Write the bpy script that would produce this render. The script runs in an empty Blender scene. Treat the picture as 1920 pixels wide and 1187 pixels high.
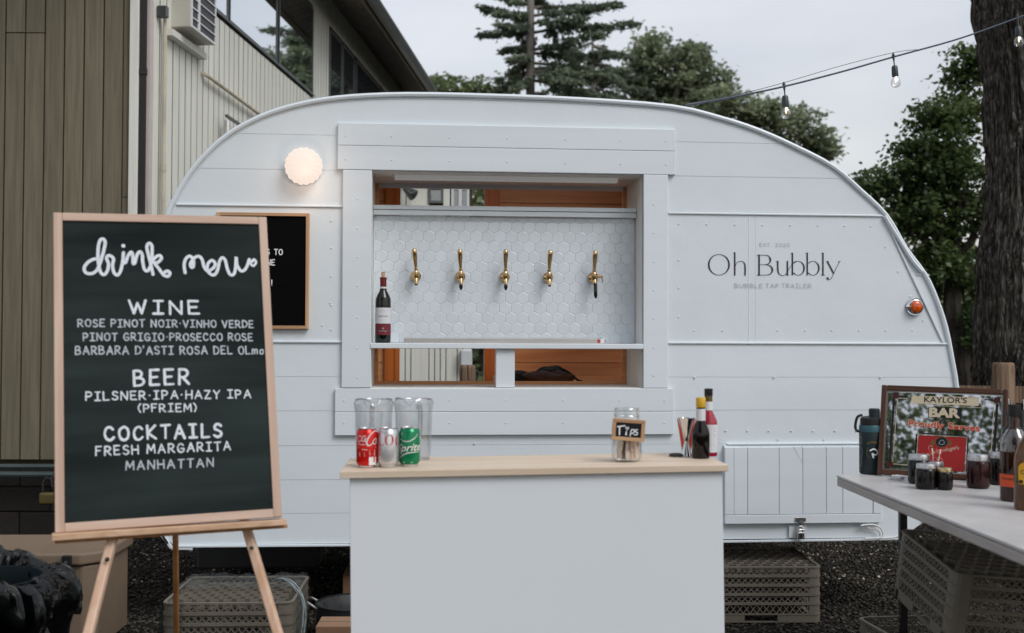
import bpy, bmesh, math, random
import numpy as np
from mathutils import Vector, Matrix, noise as mnoise

random.seed(7)
RNG = np.random.default_rng(11)
SC = bpy.context.scene
COL = SC.collection
PI = math.pi
def rad(a): return math.radians(a)

# ------------------------------------------------------------------ camera
FPX, CXP, CYP, HC = 2133.3, 960.0, 593.5, 1.27
PITCH, ROLL = 0.0227, 0.0035
fwd = Vector((0, math.cos(PITCH), math.sin(PITCH)))
_r = Vector((1, 0, 0)); _u = _r.cross(fwd)
camR = _r * math.cos(ROLL) + _u * math.sin(ROLL)
camU = _u * math.cos(ROLL) - _r * math.sin(ROLL)
CAMP = Vector((0, 0, HC))
cd = bpy.data.cameras.new('camera')
cam = bpy.data.objects.new('camera', cd); COL.objects.link(cam)
cd.sensor_width = 36; cd.lens = FPX / 1920 * 36
cd.clip_start = 0.05; cd.clip_end = 2000
cam.matrix_world = Matrix((
    (camR.x, camU.x, -fwd.x, CAMP.x), (camR.y, camU.y, -fwd.y, CAMP.y),
    (camR.z, camU.z, -fwd.z, CAMP.z), (0, 0, 0, 1)))
cd.dof.use_dof = True; cd.dof.focus_distance = 5.3; cd.dof.aperture_fstop = 2.8
SC.camera = cam

# ------------------------------------------------------------------ sky and sun
SUN_EL, SUN_AZ = rad(46), rad(136)      # azimuth clockwise from +Y (over the viewer's right shoulder)
world = bpy.data.worlds.new('World'); SC.world = world; world.use_nodes = True
nt = world.node_tree; nt.nodes.clear()
def N(nt, t, **k):
    n = nt.nodes.new(t)
    for a, b in k.items(): setattr(n, a, b)
    return n
out = N(nt, 'ShaderNodeOutputWorld')
skyt = N(nt, 'ShaderNodeTexSky'); skyt.sky_type = 'NISHITA'; skyt.sun_disc = False
skyt.sun_elevation = SUN_EL; skyt.sun_rotation = SUN_AZ; skyt.air_density = 1.5; skyt.dust_density = 3
bg1 = N(nt, 'ShaderNodeBackground'); bg1.inputs[1].default_value = 0.05
nt.links.new(skyt.outputs[0], bg1.inputs[0])
tc = N(nt, 'ShaderNodeTexCoord')
mp = N(nt, 'ShaderNodeMapping'); mp.inputs['Scale'].default_value = (1.6, 1.6, 4.0)
nt.links.new(tc.outputs['Generated'], mp.inputs[0])
nz = N(nt, 'ShaderNodeTexNoise'); nz.inputs['Scale'].default_value = 1.5; nz.inputs['Detail'].default_value = 5; nz.inputs['Roughness'].default_value = 0.5
nt.links.new(mp.outputs[0], nz.inputs[0])
cr = N(nt, 'ShaderNodeValToRGB'); cr.color_ramp.elements[0].position = .3; cr.color_ramp.elements[1].position = .72
cr.color_ramp.elements[0].color = (.37, .37, .405, 1); cr.color_ramp.elements[1].color = (.62, .605, .62, 1)
nt.links.new(nz.outputs[0], cr.inputs[0])
bg2 = N(nt, 'ShaderNodeBackground'); bg2.inputs[1].default_value = .97
nt.links.new(cr.outputs[0], bg2.inputs[0])
ad = N(nt, 'ShaderNodeAddShader')
nt.links.new(bg1.outputs[0], ad.inputs[0]); nt.links.new(bg2.outputs[0], ad.inputs[1]); nt.links.new(ad.outputs[0], out.inputs[0])
sd = bpy.data.lights.new('sun', 'SUN'); sd.energy = 1.4; sd.angle = rad(28); sd.color = (.95, .985, 1)
sun = bpy.data.objects.new('sun', sd); COL.objects.link(sun)
sdir = Vector((math.sin(SUN_AZ) * math.cos(SUN_EL), math.cos(SUN_AZ) * math.cos(SUN_EL), math.sin(SUN_EL)))
sun.rotation_euler = sdir.to_track_quat('Z', 'Y').to_euler()
SC.view_settings.view_transform = 'Standard'; SC.view_settings.look = 'None'
SC.view_settings.exposure = 0.13; SC.view_settings.gamma = 1.0
SC.view_settings.use_curve_mapping = False
SC.render.engine = 'CYCLES'
SC.cycles.use_denoising = True
SC.cycles.max_bounces = 10; SC.cycles.transparent_max_bounces = 24
SC.cycles.diffuse_bounces = 4; SC.cycles.glossy_bounces = 5; SC.cycles.transmission_bounces = 10
SC.cycles.caustics_reflective = False; SC.cycles.caustics_refractive = False

# ------------------------------------------------------------------ frames and rays
def ray(px, py):
    d = fwd + camR * ((px - CXP) / FPX) - camU * ((py - CYP) / FPX)
    return d / d.y
def at(px, py, D): return CAMP + ray(px, py) * D
def at_z(px, py, z):
    d = ray(px, py); return CAMP + d * ((z - HC) / d.z)
class Frame:
    """a local frame: X right, Y away from the viewer (into the thing), Z up"""
    def __init__(s, O, X, Y, Z):
        s.O, s.X, s.Y, s.Z = Vector(O), X.normalized(), Y.normalized(), Z.normalized()
        s.M = Matrix(((s.X.x, s.Y.x, s.Z.x, s.O.x), (s.X.y, s.Y.y, s.Z.y, s.O.y), (s.X.z, s.Y.z, s.Z.z, s.O.z), (0, 0, 0, 1)))
    def hit(s, px, py, off=0.0):
        d = ray(px, py); P0 = s.O + s.Y * off
        t = (P0 - CAMP).dot(s.Y) / d.dot(s.Y)
        q = CAMP + d * t - s.O
        return q.dot(s.X), q.dot(s.Z)
    def loc(s, P):
        q = Vector(P) - s.O; return Vector((q.dot(s.X), q.dot(s.Y), q.dot(s.Z)))
def yaw_frame(O, a):
    return Frame(O, Vector((math.cos(a), math.sin(a), 0)), Vector((-math.sin(a), math.cos(a), 0)), Vector((0, 0, 1)))

# ------------------------------------------------------------------ things
def thing(name, label, cat, loc=(0, 0, 0), rotz=0.0, group=None, M=None):
    o = bpy.data.objects.new(name, None); COL.objects.link(o)
    o.empty_display_size = .1
    if M is not None: o.matrix_world = M
    else: o.location = loc; o.rotation_euler = (0, 0, rotz)
    return tag(o, label, cat, group)
def tag(o, label, cat, group=None):
    o['label'] = label; o['category'] = cat
    if group: o['group'] = group
    return o
def structure(o): o['kind'] = 'structure'; return o
def stuff(o, label=None, cat=None):
    o['kind'] = 'stuff'
    if label: o['label'] = label
    if cat: o['category'] = cat
    return o
def copy_tree(o, parent=None):
    c = o.copy(); COL.objects.link(c)
    if parent: c.parent = parent
    for ch in list(o.children): copy_tree(ch, c)
    return c

# ------------------------------------------------------------------ mesh builder
def catmull(pts, n=6, closed=False):
    P = [tuple(p) for p in pts]
    if len(P) < 3: return P
    out = []
    m = len(P)
    rng_ = range(m if closed else m - 1)
    for i in rng_:
        if closed: a, b, c, d = P[(i - 1) % m], P[i], P[(i + 1) % m], P[(i + 2) % m]
        else: a, b, c, d = P[max(i - 1, 0)], P[i], P[i + 1], P[min(i + 2, m - 1)]
        for k in range(n):
            t = k / n
            out.append(tuple(.5 * ((2 * b[j]) + (-a[j] + c[j]) * t + (2 * a[j] - 5 * b[j] + 4 * c[j] - d[j]) * t * t + (-a[j] + 3 * b[j] - 3 * c[j] + d[j]) * t ** 3) for j in range(len(b))))
    if not closed: out.append(P[-1])
    return out
class MB:
    def __init__(s): s.v = []; s.f = []
    def add(s, vs, fs):
        b = len(s.v); s.v += [tuple(q) for q in vs]; s.f += [tuple(b + i for i in q) for q in fs]; return s
    def box(s, x0, x1, y0, y1, z0, z1):
        return s.add([(x0, y0, z0), (x1, y0, z0), (x1, y1, z0), (x0, y1, z0), (x0, y0, z1), (x1, y0, z1), (x1, y1, z1), (x0, y1, z1)],
                     [(0, 3, 2, 1), (4, 5, 6, 7), (0, 1, 5, 4), (1, 2, 6, 5), (2, 3, 7, 6), (3, 0, 4, 7)])
    def prism(s, pts, y0, y1, tilt=None):
        """polygon in X-Z pushed along Y; tilt = (z0, z1, dy0, dy1) leans the front face"""
        n = len(pts)
        def ty(z):
            if not tilt: return 0
            t = (z - tilt[0]) / max(1e-6, tilt[1] - tilt[0]); return tilt[2] * (1 - t) + tilt[3] * t
        vs = [(x, y0 + ty(z), z) for x, z in pts] + [(x, y1, z) for x, z in pts]
        return s.add(vs, [tuple(range(n))[::-1], tuple(range(n, 2 * n))] + [(i, (i + 1) % n, n + (i + 1) % n, n + i) for i in range(n)])
    def prism_z(s, pts, z0, z1):
        n = len(pts)
        vs = [(x, y, z0) for x, y in pts] + [(x, y, z1) for x, y in pts]
        return s.add(vs, [tuple(range(n))[::-1], tuple(range(n, 2 * n))] + [(i, (i + 1) % n, n + (i + 1) % n, n + i) for i in range(n)])
    def bar(s, p, q, w, h=None, up=(0, 0, 1)):
        h = h or w; p = Vector(p); q = Vector(q); d = (q - p).normalized(); up = Vector(up)
        if abs(d.dot(up)) > .98: up = Vector((0, 1, 0))
        a = d.cross(up).normalized() * (w / 2); b = a.cross(d).normalized() * (h / 2)
        vs = [p - a - b, p + a - b, p + a + b, p - a + b, q - a - b, q + a - b, q + a + b, q - a + b]
        return s.add(vs, [(0, 3, 2, 1), (4, 5, 6, 7), (0, 1, 5, 4), (1, 2, 6, 5), (2, 3, 7, 6), (3, 0, 4, 7)])
    def tube(s, path, r, n=8, cap=True, closed=False):
        P = [Vector(p) for p in path]; m = len(P)
        R = r if isinstance(r, (list, tuple)) else [r] * m
        ref = None; vs = []
        for i in range(m):
            if closed: d = (P[(i + 1) % m] - P[i - 1])
            else: d = P[min(i + 1, m - 1)] - P[max(i - 1, 0)]
            d = d.normalized() if d.length > 1e-9 else Vector((0, 0, 1))
            if ref is None:
                ref = Vector((0, 0, 1)) if abs(d.z) < .9 else Vector((1, 0, 0))
            a = d.cross(ref)
            a = a.normalized() if a.length > 1e-6 else Vector((1, 0, 0))
            b = a.cross(d).normalized(); ref = b
            for k in range(n):
                t = 2 * PI * k / n; vs.append(P[i] + a * (R[i] * math.cos(t)) + b * (R[i] * math.sin(t)))
        fs = []
        for i in range(m if closed else m - 1):
            j = (i + 1) % m
            for k in range(n): fs.append((i * n + k, i * n + (k + 1) % n, j * n + (k + 1) % n, j * n + k))
        if cap and not closed: fs += [tuple(range(n))[::-1], tuple((m - 1) * n + k for k in range(n))]
        return s.add(vs, fs)
    def lathe(s, prof, c=(0, 0, 0), n=24, mod=None, axis='z', close=True):
        """prof: (r, h) pairs; mod(angle, h) scales r"""
        vs = []; fs = []; m = len(prof)
        for r_, h in prof:
            for k in range(n):
                t = 2 * PI * k / n; q = r_ * (mod(t, h) if mod else 1)
                if axis == 'z': vs.append((c[0] + q * math.cos(t), c[1] + q * math.sin(t), c[2] + h))
                elif axis == 'y': vs.append((c[0] + q * math.cos(t), c[1] + h, c[2] + q * math.sin(t)))
                else: vs.append((c[0] + h, c[1] + q * math.cos(t), c[2] + q * math.sin(t)))
        for i in range(m - 1):
            for k in range(n): fs.append((i * n + k, i * n + (k + 1) % n, (i + 1) * n + (k + 1) % n, (i + 1) * n + k))
        if close:
            if prof[0][0] > 1e-6: fs.append(tuple(range(n))[::-1])
            if prof[-1][0] > 1e-6: fs.append(tuple((m - 1) * n + k for k in range(n)))
        return s.add(vs, fs)
    def ribbon(s, pts, w, fmap, lift=0.0, smooth=True, n=5, ramp=0.0004, caps=True):
        """flat pen stroke of width w (number or per-point list) through 2D pts; fmap(x, z, lift) gives the 3D point"""
        ww = w if isinstance(w, (list, tuple)) else [w] * len(pts)
        P = [(p[0], p[1], q) for p, q in zip(pts, ww)]
        if smooth and len(P) > 2: P = catmull(P, n)
        m = len(P)
        if m < 2: return s
        L = []
        for i in range(m):
            a = P[max(i - 1, 0)]; b = P[min(i + 1, m - 1)]
            dx, dz = b[0] - a[0], b[1] - a[1]; l = math.hypot(dx, dz) or 1e-9
            nx, nz_ = -dz / l, dx / l; hw = P[i][2] / 2; q = lift + ramp * i / m
            L.append((P[i][0] + nx * hw, P[i][1] + nz_ * hw, q)); L.append((P[i][0] - nx * hw, P[i][1] - nz_ * hw, q))
        vs = [fmap(*q) for q in L]; fs = [(2 * i, 2 * i + 1, 2 * i + 3, 2 * i + 2) for i in range(m - 1)]
        if caps:
            for e, (i, j) in ((0, (0, 1)), (1, (m - 1, m - 2))):
                c = P[i]; dx, dz = c[0] - P[j][0], c[1] - P[j][1]; a0 = math.atan2(dz, dx); hw = c[2] / 2
                q = lift + (ramp if e else 0)
                b = len(vs); vs += [fmap(c[0] + hw * math.cos(a0 + t), c[1] + hw * math.sin(a0 + t), q) for t in (-PI / 2, -PI / 4, 0, PI / 4, PI / 2)]
                fs.append(tuple(range(b, b + 5)))
        return s.add(vs, fs)
    def build(s, name, mat, parent=None, smooth=False, bevel=0, seg=2, recalc=True, ang=35):
        me = bpy.data.meshes.new(name); me.from_pydata(s.v, [], s.f); me.validate()
        if recalc and len(s.f) < 30000:
            bm = bmesh.new(); bm.from_mesh(me); bmesh.ops.recalc_face_normals(bm, faces=bm.faces); bm.to_mesh(me); bm.free()
        if mat: me.materials.append(mat)
        if smooth:
            me.polygons.foreach_set('use_smooth', [True] * len(me.polygons)); me.set_sharp_from_angle(angle=rad(ang))
        o = bpy.data.objects.new(name, me); COL.objects.link(o)
        if parent: o.parent = parent
        if bevel:
            b = o.modifiers.new('bevel', 'BEVEL'); b.width = bevel; b.segments = seg; b.limit_method = 'ANGLE'; b.angle_limit = rad(40)
        return o
def clip_half(poly, a, b, c):
    """keep the side a*x + b*z <= c"""
    out = []
    for i in range(len(poly)):
        p, q = poly[i], poly[(i + 1) % len(poly)]
        fp, fq = a * p[0] + b * p[1] - c, a * q[0] + b * q[1] - c
        if fp <= 0: out.append(p)
        if (fp < 0 < fq) or (fq < 0 < fp):
            t = fp / (fp - fq); out.append((p[0] + (q[0] - p[0]) * t, p[1] + (q[1] - p[1]) * t))
    return out
def clip_rect(poly, x0, x1, z0, z1):
    for h in ((-1, 0, -x0), (1, 0, x1), (0, -1, -z0), (0, 1, z1)):
        if len(poly) < 3: return []
        poly = clip_half(poly, *h)
    if len(poly) < 3: return []
    o = [poly[0]]
    for p in poly[1:]:
        if math.hypot(p[0] - o[-1][0], p[1] - o[-1][1]) > 1e-5: o.append(p)
    if len(o) > 2 and math.hypot(o[0][0] - o[-1][0], o[0][1] - o[-1][1]) < 1e-5: o.pop()
    A = sum(o[i][0] * o[(i + 1) % len(o)][1] - o[(i + 1) % len(o)][0] * o[i][1] for i in range(len(o))) / 2
    return o if len(o) > 2 and abs(A) > 1e-6 else []

# ------------------------------------------------------------------ lettering
def text2d(s, size=1.0, shear=0.0, spacing=1.0, fat=0.0):
    cu = bpy.data.curves.new('t', 'FONT'); cu.body = s; cu.size = size; cu.shear = shear; cu.space_character = spacing; cu.offset = fat
    cu.resolution_u = 4
    o = bpy.data.objects.new('t', cu); COL.objects.link(o)
    bpy.context.view_layer.update()
    me = bpy.data.meshes.new_from_object(o.evaluated_get(bpy.context.evaluated_depsgraph_get()))
    vs = [(v.co.x, v.co.y) for v in me.vertices]; fs = [tuple(p.vertices) for p in me.polygons]
    bpy.data.objects.remove(o); bpy.data.curves.remove(cu); bpy.data.meshes.remove(me)
    return vs, fs
def put_text(mb, s, x0, x1, z0, z1, fmap, lift=.0006, shear=0, fat=0, slope=0.0):
    """text stretched to fill the box x0..x1, z0..z1 (cap height)"""
    vs, fs = text2d(s, 1.0, shear, 1.0, fat)
    if not vs: return
    xa, xb = min(v[0] for v in vs), max(v[0] for v in vs); za, zb = min(v[1] for v in vs), max(v[1] for v in vs)
    mb.add([fmap(x0 + (v[0] - xa) / (xb - xa) * (x1 - x0), z0 + (v[1] - za) / (zb - za) * (z1 - z0) + slope * (v[0] - xa) / (xb - xa), lift) for v in vs], fs)
S = 's'
GLY = {
 'A': (.75, [[(0, 0), (.37, 1), (.75, 0)], [(.14, .36), (.61, .36)]]),
 'B': (.66, [[(0, 0), (0, 1)], [S, (0, 1), (.38, .98), (.52, .77), (.36, .56), (0, .52)], [S, (0, .52), (.45, .5), (.64, .27), (.45, .04), (0, 0)]]),
 'C': (.66, [[S, (.62, .8), (.42, .98), (.14, .88), (0, .5), (.12, .12), (.4, 0), (.66, .2)]]),
 'D': (.68, [[(0, 0), (0, 1)], [S, (0, 1), (.36, .95), (.62, .72), (.66, .42), (.48, .1), (0, 0)]]),
 'E': (.58, [[(.56, 1), (0, 1), (0, 0), (.58, 0)], [(0, .5), (.46, .52)]]),
 'F': (.56, [[(.56, 1), (0, 1), (0, 0)], [(0, .52), (.44, .54)]]),
 'G': (.7, [[S, (.62, .8), (.42, .98), (.14, .88), (0, .5), (.12, .12), (.4, 0), (.66, .15), (.68, .42)], [(.36, .42), (.7, .42)]]),
 'H': (.66, [[(0, 0), (0, 1)], [(.66, 0), (.66, 1)], [(0, .5), (.66, .5)]]),
 'I': (.56, [[(.28, 0), (.28, 1)], [(.02, 1), (.54, 1)], [(0, 0), (.56, 0)]]),
 'J': (.5, [[S, (.5, 1), (.5, .3), (.35, 0), (.1, .04), (0, .25)]]),
 'K': (.64, [[(0, 0), (0, 1)], [(.6, 1), (.02, .44), (.64, 0)]]),
 'L': (.56, [[(0, 1), (0, 0), (.56, .02)]]),
 'M': (.85, [[(0, 0), (.08, 1), (.42, .3), (.77, 1), (.85, 0)]]),
 'N': (.7, [[(0, 0), (.02, 1), (.66, 0), (.7, 1)]]),
 'O': (.7, [[S, (.35, 1), (.06, .8), (0, .45), (.14, .1), (.38, 0), (.62, .14), (.7, .5), (.6, .85), (.35, 1)]]),
 'P': (.6, [[(0, 0), (0, 1)], [S, (0, 1), (.4, .97), (.58, .74), (.42, .48), (0, .44)]]),
 'R': (.64, [[(0, 0), (0, 1)], [S, (0, 1), (.4, .97), (.56, .75), (.4, .5), (0, .46)], [(.22, .46), (.64, 0)]]),
 'S': (.58, [[S, (.54, .85), (.32, 1), (.07, .88), (.08, .62), (.32, .5), (.56, .34), (.52, .1), (.26, 0), (0, .14)]]),
 'T': (.66, [[(.33, 0), (.33, 1)], [(0, .98), (.66, 1)]]),
 'U': (.66, [[S, (0, 1), (0, .35), (.14, .04), (.4, 0), (.62, .2), (.66, .5), (.66, 1)]]),
 'V': (.7, [[(0, 1), (.35, 0), (.7, 1)]]),
 'W': (.95, [[(0, 1), (.25, 0), (.48, .8), (.7, 0), (.95, 1)]]),
 'X': (.66, [[(0, 1), (.66, 0)], [(.66, 1), (0, 0)]]),
 'Y': (.66, [[(0, 1), (.33, .5), (.66, 1)], [(.33, .5), (.33, 0)]]),
 'Z': (.62, [[(.02, 1), (.6, 1), (0, 0), (.62, .02)]]),
 '2': (.6, [[S, (.03, .76), (.14, .96), (.4, .98), (.56, .78), (.42, .48), (0, 0)], [(0, 0), (.6, 0)]]),
 '0': (.62, [[S, (.31, 1), (.06, .85), (0, .5), (.06, .15), (.31, 0), (.56, .15), (.62, .5), (.56, .85), (.31, 1)]]),
 '.': (.1, [[(.03, .0), (.07, .02)]]),
 '·': (.2, [[(.08, .5), (.13, .52)]]),
 "'": (.12, [[(.06, 1), (.04, .78)]]),
 '!': (.12, [[(.06, 1), (.06, .3)], [(.06, .02), (.06, .05)]]),
 '(': (.25, [[S, (.25, 1.05), (.05, .75), (0, .4), (.2, -.05)]]),
 ')': (.25, [[S, (0, 1.05), (.2, .75), (.25, .4), (.05, -.05)]]),
 'm': (.75, [[S, (0, 0), (.04, .6), (.12, .62), (.32, .5), (.34, 0)], [S, (.34, .4), (.5, .62), (.68, .5), (.72, 0)]]),
 'o': (.5, [[S, (.25, .6), (.03, .45), (.05, .1), (.27, 0), (.48, .2), (.44, .52), (.25, .6)]]),
}
def stroke_text(mb, s, x0, x1, z0, h, w, fmap, gap=.26, slope=0.0, jitter=0.0, lift=.0005, space=.55, z1=None):
    adv = []; x = 0
    for c in s:
        if c == ' ': x += space; continue
        adv.append((c, x)); x += GLY[c][0] + gap
    tot = x - gap; sx = (x1 - x0) / tot
    k = 0
    for c, xx in adv:
        jz = random.uniform(-1, 1) * jitter * h; jr = random.uniform(-1, 1) * jitter
        for st in GLY[c][1]:
            sm = st[0] == S; pts = st[1:] if sm else st
            P = [(x0 + (xx + p[0] + jr * p[1]) * sx, z0 + slope * (xx + p[0]) / tot + p[1] * h + jz) for p in pts]
            if sm: mb.ribbon(P, [w * random.uniform(1 - jitter * 5, 1 + jitter * 5) for _ in P], fmap, lift + .00003 * k, True)
            else:
                for a in range(len(P) - 1): mb.ribbon(P[a:a + 2], [w * random.uniform(1 - jitter * 5, 1 + jitter * 5) for _ in (0, 1)], fmap, lift + .00003 * (k + a), False)
            k += 3
            if k > 60: k = 0
def flat(y=0.0):
    return lambda x, z, l: (x, y - l, z)
# ------------------------------------------------------------------ materials
def _base(name):
    m = bpy.data.materials.new(name); m.use_nodes = True
    nt = m.node_tree; return m, nt, nt.nodes['Principled BSDF']
def _set(b, **k):
    for a, v in k.items():
        a = a.replace('_', ' ')
        if a in b.inputs: b.inputs[a].default_value = v
def c4(c): return (c[0], c[1], c[2], 1)
def mul(c, k): return (c[0] * k, c[1] * k, c[2] * k, 1)
def pmat(name, col, rough=.5, metal=0.0, var=.08, scale=6, bump=0.0, bscale=60, stretch=(1, 1, 1), island=0.0, spec=.5, detail=4, col2=None, dist=.01, **kw):
    m, nt, b = _base(name); _set(b, Roughness=rough, Metallic=metal, **{'Specular IOR Level': spec}); _set(b, **kw)
    t = N(nt, 'ShaderNodeTexCoord'); mp = N(nt, 'ShaderNodeMapping'); mp.inputs['Scale'].default_value = stretch
    nt.links.new(t.outputs['Object'], mp.inputs[0])
    nz = N(nt, 'ShaderNodeTexNoise'); nz.inputs['Scale'].default_value = scale; nz.inputs['Detail'].default_value = detail
    nt.links.new(mp.outputs[0], nz.inputs[0])
    r = N(nt, 'ShaderNodeValToRGB'); r.color_ramp.elements[0].position = .3; r.color_ramp.elements[1].position = .7
    r.color_ramp.elements[0].color = mul(col, 1 - var); r.color_ramp.elements[1].color = c4(col2) if col2 else mul(col, 1 + var)
    nt.links.new(nz.outputs[0], r.inputs[0]); last = r.outputs[0]
    if island:
        g = N(nt, 'ShaderNodeNewGeometry'); h = N(nt, 'ShaderNodeHueSaturation')
        a = N(nt, 'ShaderNodeMath', operation='MULTIPLY_ADD'); a.inputs[1].default_value = island * 2; a.inputs[2].default_value = 1 - island
        nt.links.new(g.outputs['Random Per Island'], a.inputs[0]); nt.links.new(a.outputs[0], h.inputs['Value']); nt.links.new(last, h.inputs['Color']); last = h.outputs[0]
    nt.links.new(last, b.inputs['Base Color'])
    # roughness wanders a little
    rr = N(nt, 'ShaderNodeMapRange'); rr.inputs[3].default_value = max(.02, rough * .85); rr.inputs[4].default_value = min(1, rough * 1.15)
    nt.links.new(nz.outputs[0], rr.inputs[0]); nt.links.new(rr.outputs[0], b.inputs['Roughness'])
    if bump:
        n2 = N(nt, 'ShaderNodeTexNoise'); n2.inputs['Scale'].default_value = bscale; n2.inputs['Detail'].default_value = 5
        nt.links.new(mp.outputs[0], n2.inputs[0])
        bp = N(nt, 'ShaderNodeBump'); bp.inputs['Strength'].default_value = bump; bp.inputs['Distance'].default_value = dist
        nt.links.new(n2.outputs[0], bp.inputs['Height']); nt.links.new(bp.outputs[0], b.inputs['Normal'])
    return m
def wood(name, c1, c2, axis=0, scale=1.0, rough=.55, bump=.15, knots=0.0):
    m, nt, b = _base(name); _set(b, Roughness=rough)
    t = N(nt, 'ShaderNodeTexCoord'); mp = N(nt, 'ShaderNodeMapping')
    sc = [26 * scale] * 3; sc[axis] = 1.3 * scale; mp.inputs['Scale'].default_value = sc
    oi = N(nt, 'ShaderNodeObjectInfo'); ad = N(nt, 'ShaderNodeVectorMath', operation='ADD')
    cx = N(nt, 'ShaderNodeCombineXYZ'); mm = N(nt, 'ShaderNodeMath', operation='MULTIPLY'); mm.inputs[1].default_value = 37
    nt.links.new(oi.outputs['Random'], mm.inputs[0])
    for i in range(3): nt.links.new(mm.outputs[0], cx.inputs[i])
    nt.links.new(t.outputs['Object'], mp.inputs[0]); nt.links.new(mp.outputs[0], ad.inputs[0]); nt.links.new(cx.outputs[0], ad.inputs[1])
    nz = N(nt, 'ShaderNodeTexNoise'); nz.inputs['Scale'].default_value = 1; nz.inputs['Detail'].default_value = 6; nz.inputs['Distortion'].default_value = .6
    nt.links.new(ad.outputs[0], nz.inputs[0])
    r = N(nt, 'ShaderNodeValToRGB'); r.color_ramp.elements[0].position = .34; r.color_ramp.elements[1].position = .62
    r.color_ramp.elements[0].color = c4(c1); r.color_ramp.elements[1].color = c4(c2)
    nt.links.new(nz.outputs[0], r.inputs[0]); nt.links.new(r.outputs[0], b.inputs['Base Color'])
    bp = N(nt, 'ShaderNodeBump'); bp.inputs['Strength'].default_value = bump; bp.inputs['Distance'].default_value = .003
    nt.links.new(nz.outputs[0], bp.inputs['Height']); nt.links.new(bp.outputs[0], b.inputs['Normal'])
    return m
def glass(name, col=(1, 1, 1), rough=.0, ior=1.45):
    m, nt, b = _base(name); _set(b, **{'Base Color': c4(col), 'Roughness': rough, 'IOR': ior, 'Transmission Weight': 1.0}); return m
def thin(name, col=(.95, .97, .97), gloss=.12, rough=.05, rim=.5):
    """thin clear plastic or glass wall: mostly see-through, shiny at grazing angles"""
    m = bpy.data.materials.new(name); m.use_nodes = True; nt = m.node_tree; nt.nodes.clear()
    o = N(nt, 'ShaderNodeOutputMaterial'); tr = N(nt, 'ShaderNodeBsdfTransparent'); tr.inputs[0].default_value = c4(col)
    gl = N(nt, 'ShaderNodeBsdfGlossy'); gl.inputs['Roughness'].default_value = rough
    lw = N(nt, 'ShaderNodeLayerWeight'); lw.inputs[0].default_value = .35
    mr = N(nt, 'ShaderNodeMapRange'); mr.inputs[3].default_value = gloss; mr.inputs[4].default_value = rim
    nt.links.new(lw.outputs['Facing'], mr.inputs[0])
    mx = N(nt, 'ShaderNodeMixShader'); nt.links.new(mr.outputs[0], mx.inputs[0]); nt.links.new(tr.outputs[0], mx.inputs[1]); nt.links.new(gl.outputs[0], mx.inputs[2])
    nt.links.new(mx.outputs[0], o.inputs[0]); return m
def leafmat(name, c1, c2, trans=.35):
    m, nt, b = _base(name); _set(b, Roughness=.55)
    t = N(nt, 'ShaderNodeTexCoord'); nz = N(nt, 'ShaderNodeTexNoise'); nz.inputs['Scale'].default_value = .9; nz.inputs['Detail'].default_value = 3
    nt.links.new(t.outputs['Object'], nz.inputs[0])
    g = N(nt, 'ShaderNodeNewGeometry'); a = N(nt, 'ShaderNodeMath', operation='MULTIPLY_ADD'); a.inputs[1].default_value = .45
    nt.links.new(g.outputs['Random Per Island'], a.inputs[0])
    sb = N(nt, 'ShaderNodeMath', operation='SUBTRACT'); sb.inputs[1].default_value = .22
    nt.links.new(nz.outputs[0], a.inputs[2]); nt.links.new(a.outputs[0], sb.inputs[0])
    r = N(nt, 'ShaderNodeValToRGB'); r.color_ramp.elements[0].position = .3; r.color_ramp.elements[1].position = .72
    r.color_ramp.elements[0].color = c4(c1); r.color_ramp.elements[1].color = c4(c2)
    nt.links.new(sb.outputs[0], r.inputs[0]); nt.links.new(r.outputs[0], b.inputs['Base Color'])
    tl = N(nt, 'ShaderNodeBsdfTranslucent'); hs = N(nt, 'ShaderNodeHueSaturation'); hs.inputs['Value'].default_value = 1.5; hs.inputs['Hue'].default_value = .485
    nt.links.new(r.outputs[0], hs.inputs['Color']); nt.links.new(hs.outputs[0], tl.inputs[0])
    mx = N(nt, 'ShaderNodeMixShader'); mx.inputs[0].default_value = trans
    o = nt.nodes['Material Output']; nt.links.new(b.outputs[0], mx.inputs[1]); nt.links.new(tl.outputs[0], mx.inputs[2]); nt.links.new(mx.outputs[0], o.inputs[0])
    return m
def window_glass(name, tint=(.02, .025, .03), refl=.6):
    m = bpy.data.materials.new(name); m.use_nodes = True; nt = m.node_tree; nt.nodes.clear()
    o = N(nt, 'ShaderNodeOutputMaterial'); d = N(nt, 'ShaderNodeBsdfDiffuse'); d.inputs[0].default_value = c4(tint)
    gl = N(nt, 'ShaderNodeBsdfGlossy'); gl.inputs['Roughness'].default_value = .02; gl.inputs[0].default_value = (.9, .93, .95, 1)
    mx = N(nt, 'ShaderNodeMixShader'); mx.inputs[0].default_value = refl
    nt.links.new(d.outputs[0], mx.inputs[1]); nt.links.new(gl.outputs[0], mx.inputs[2]); nt.links.new(mx.outputs[0], o.inputs[0]); return m

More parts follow.
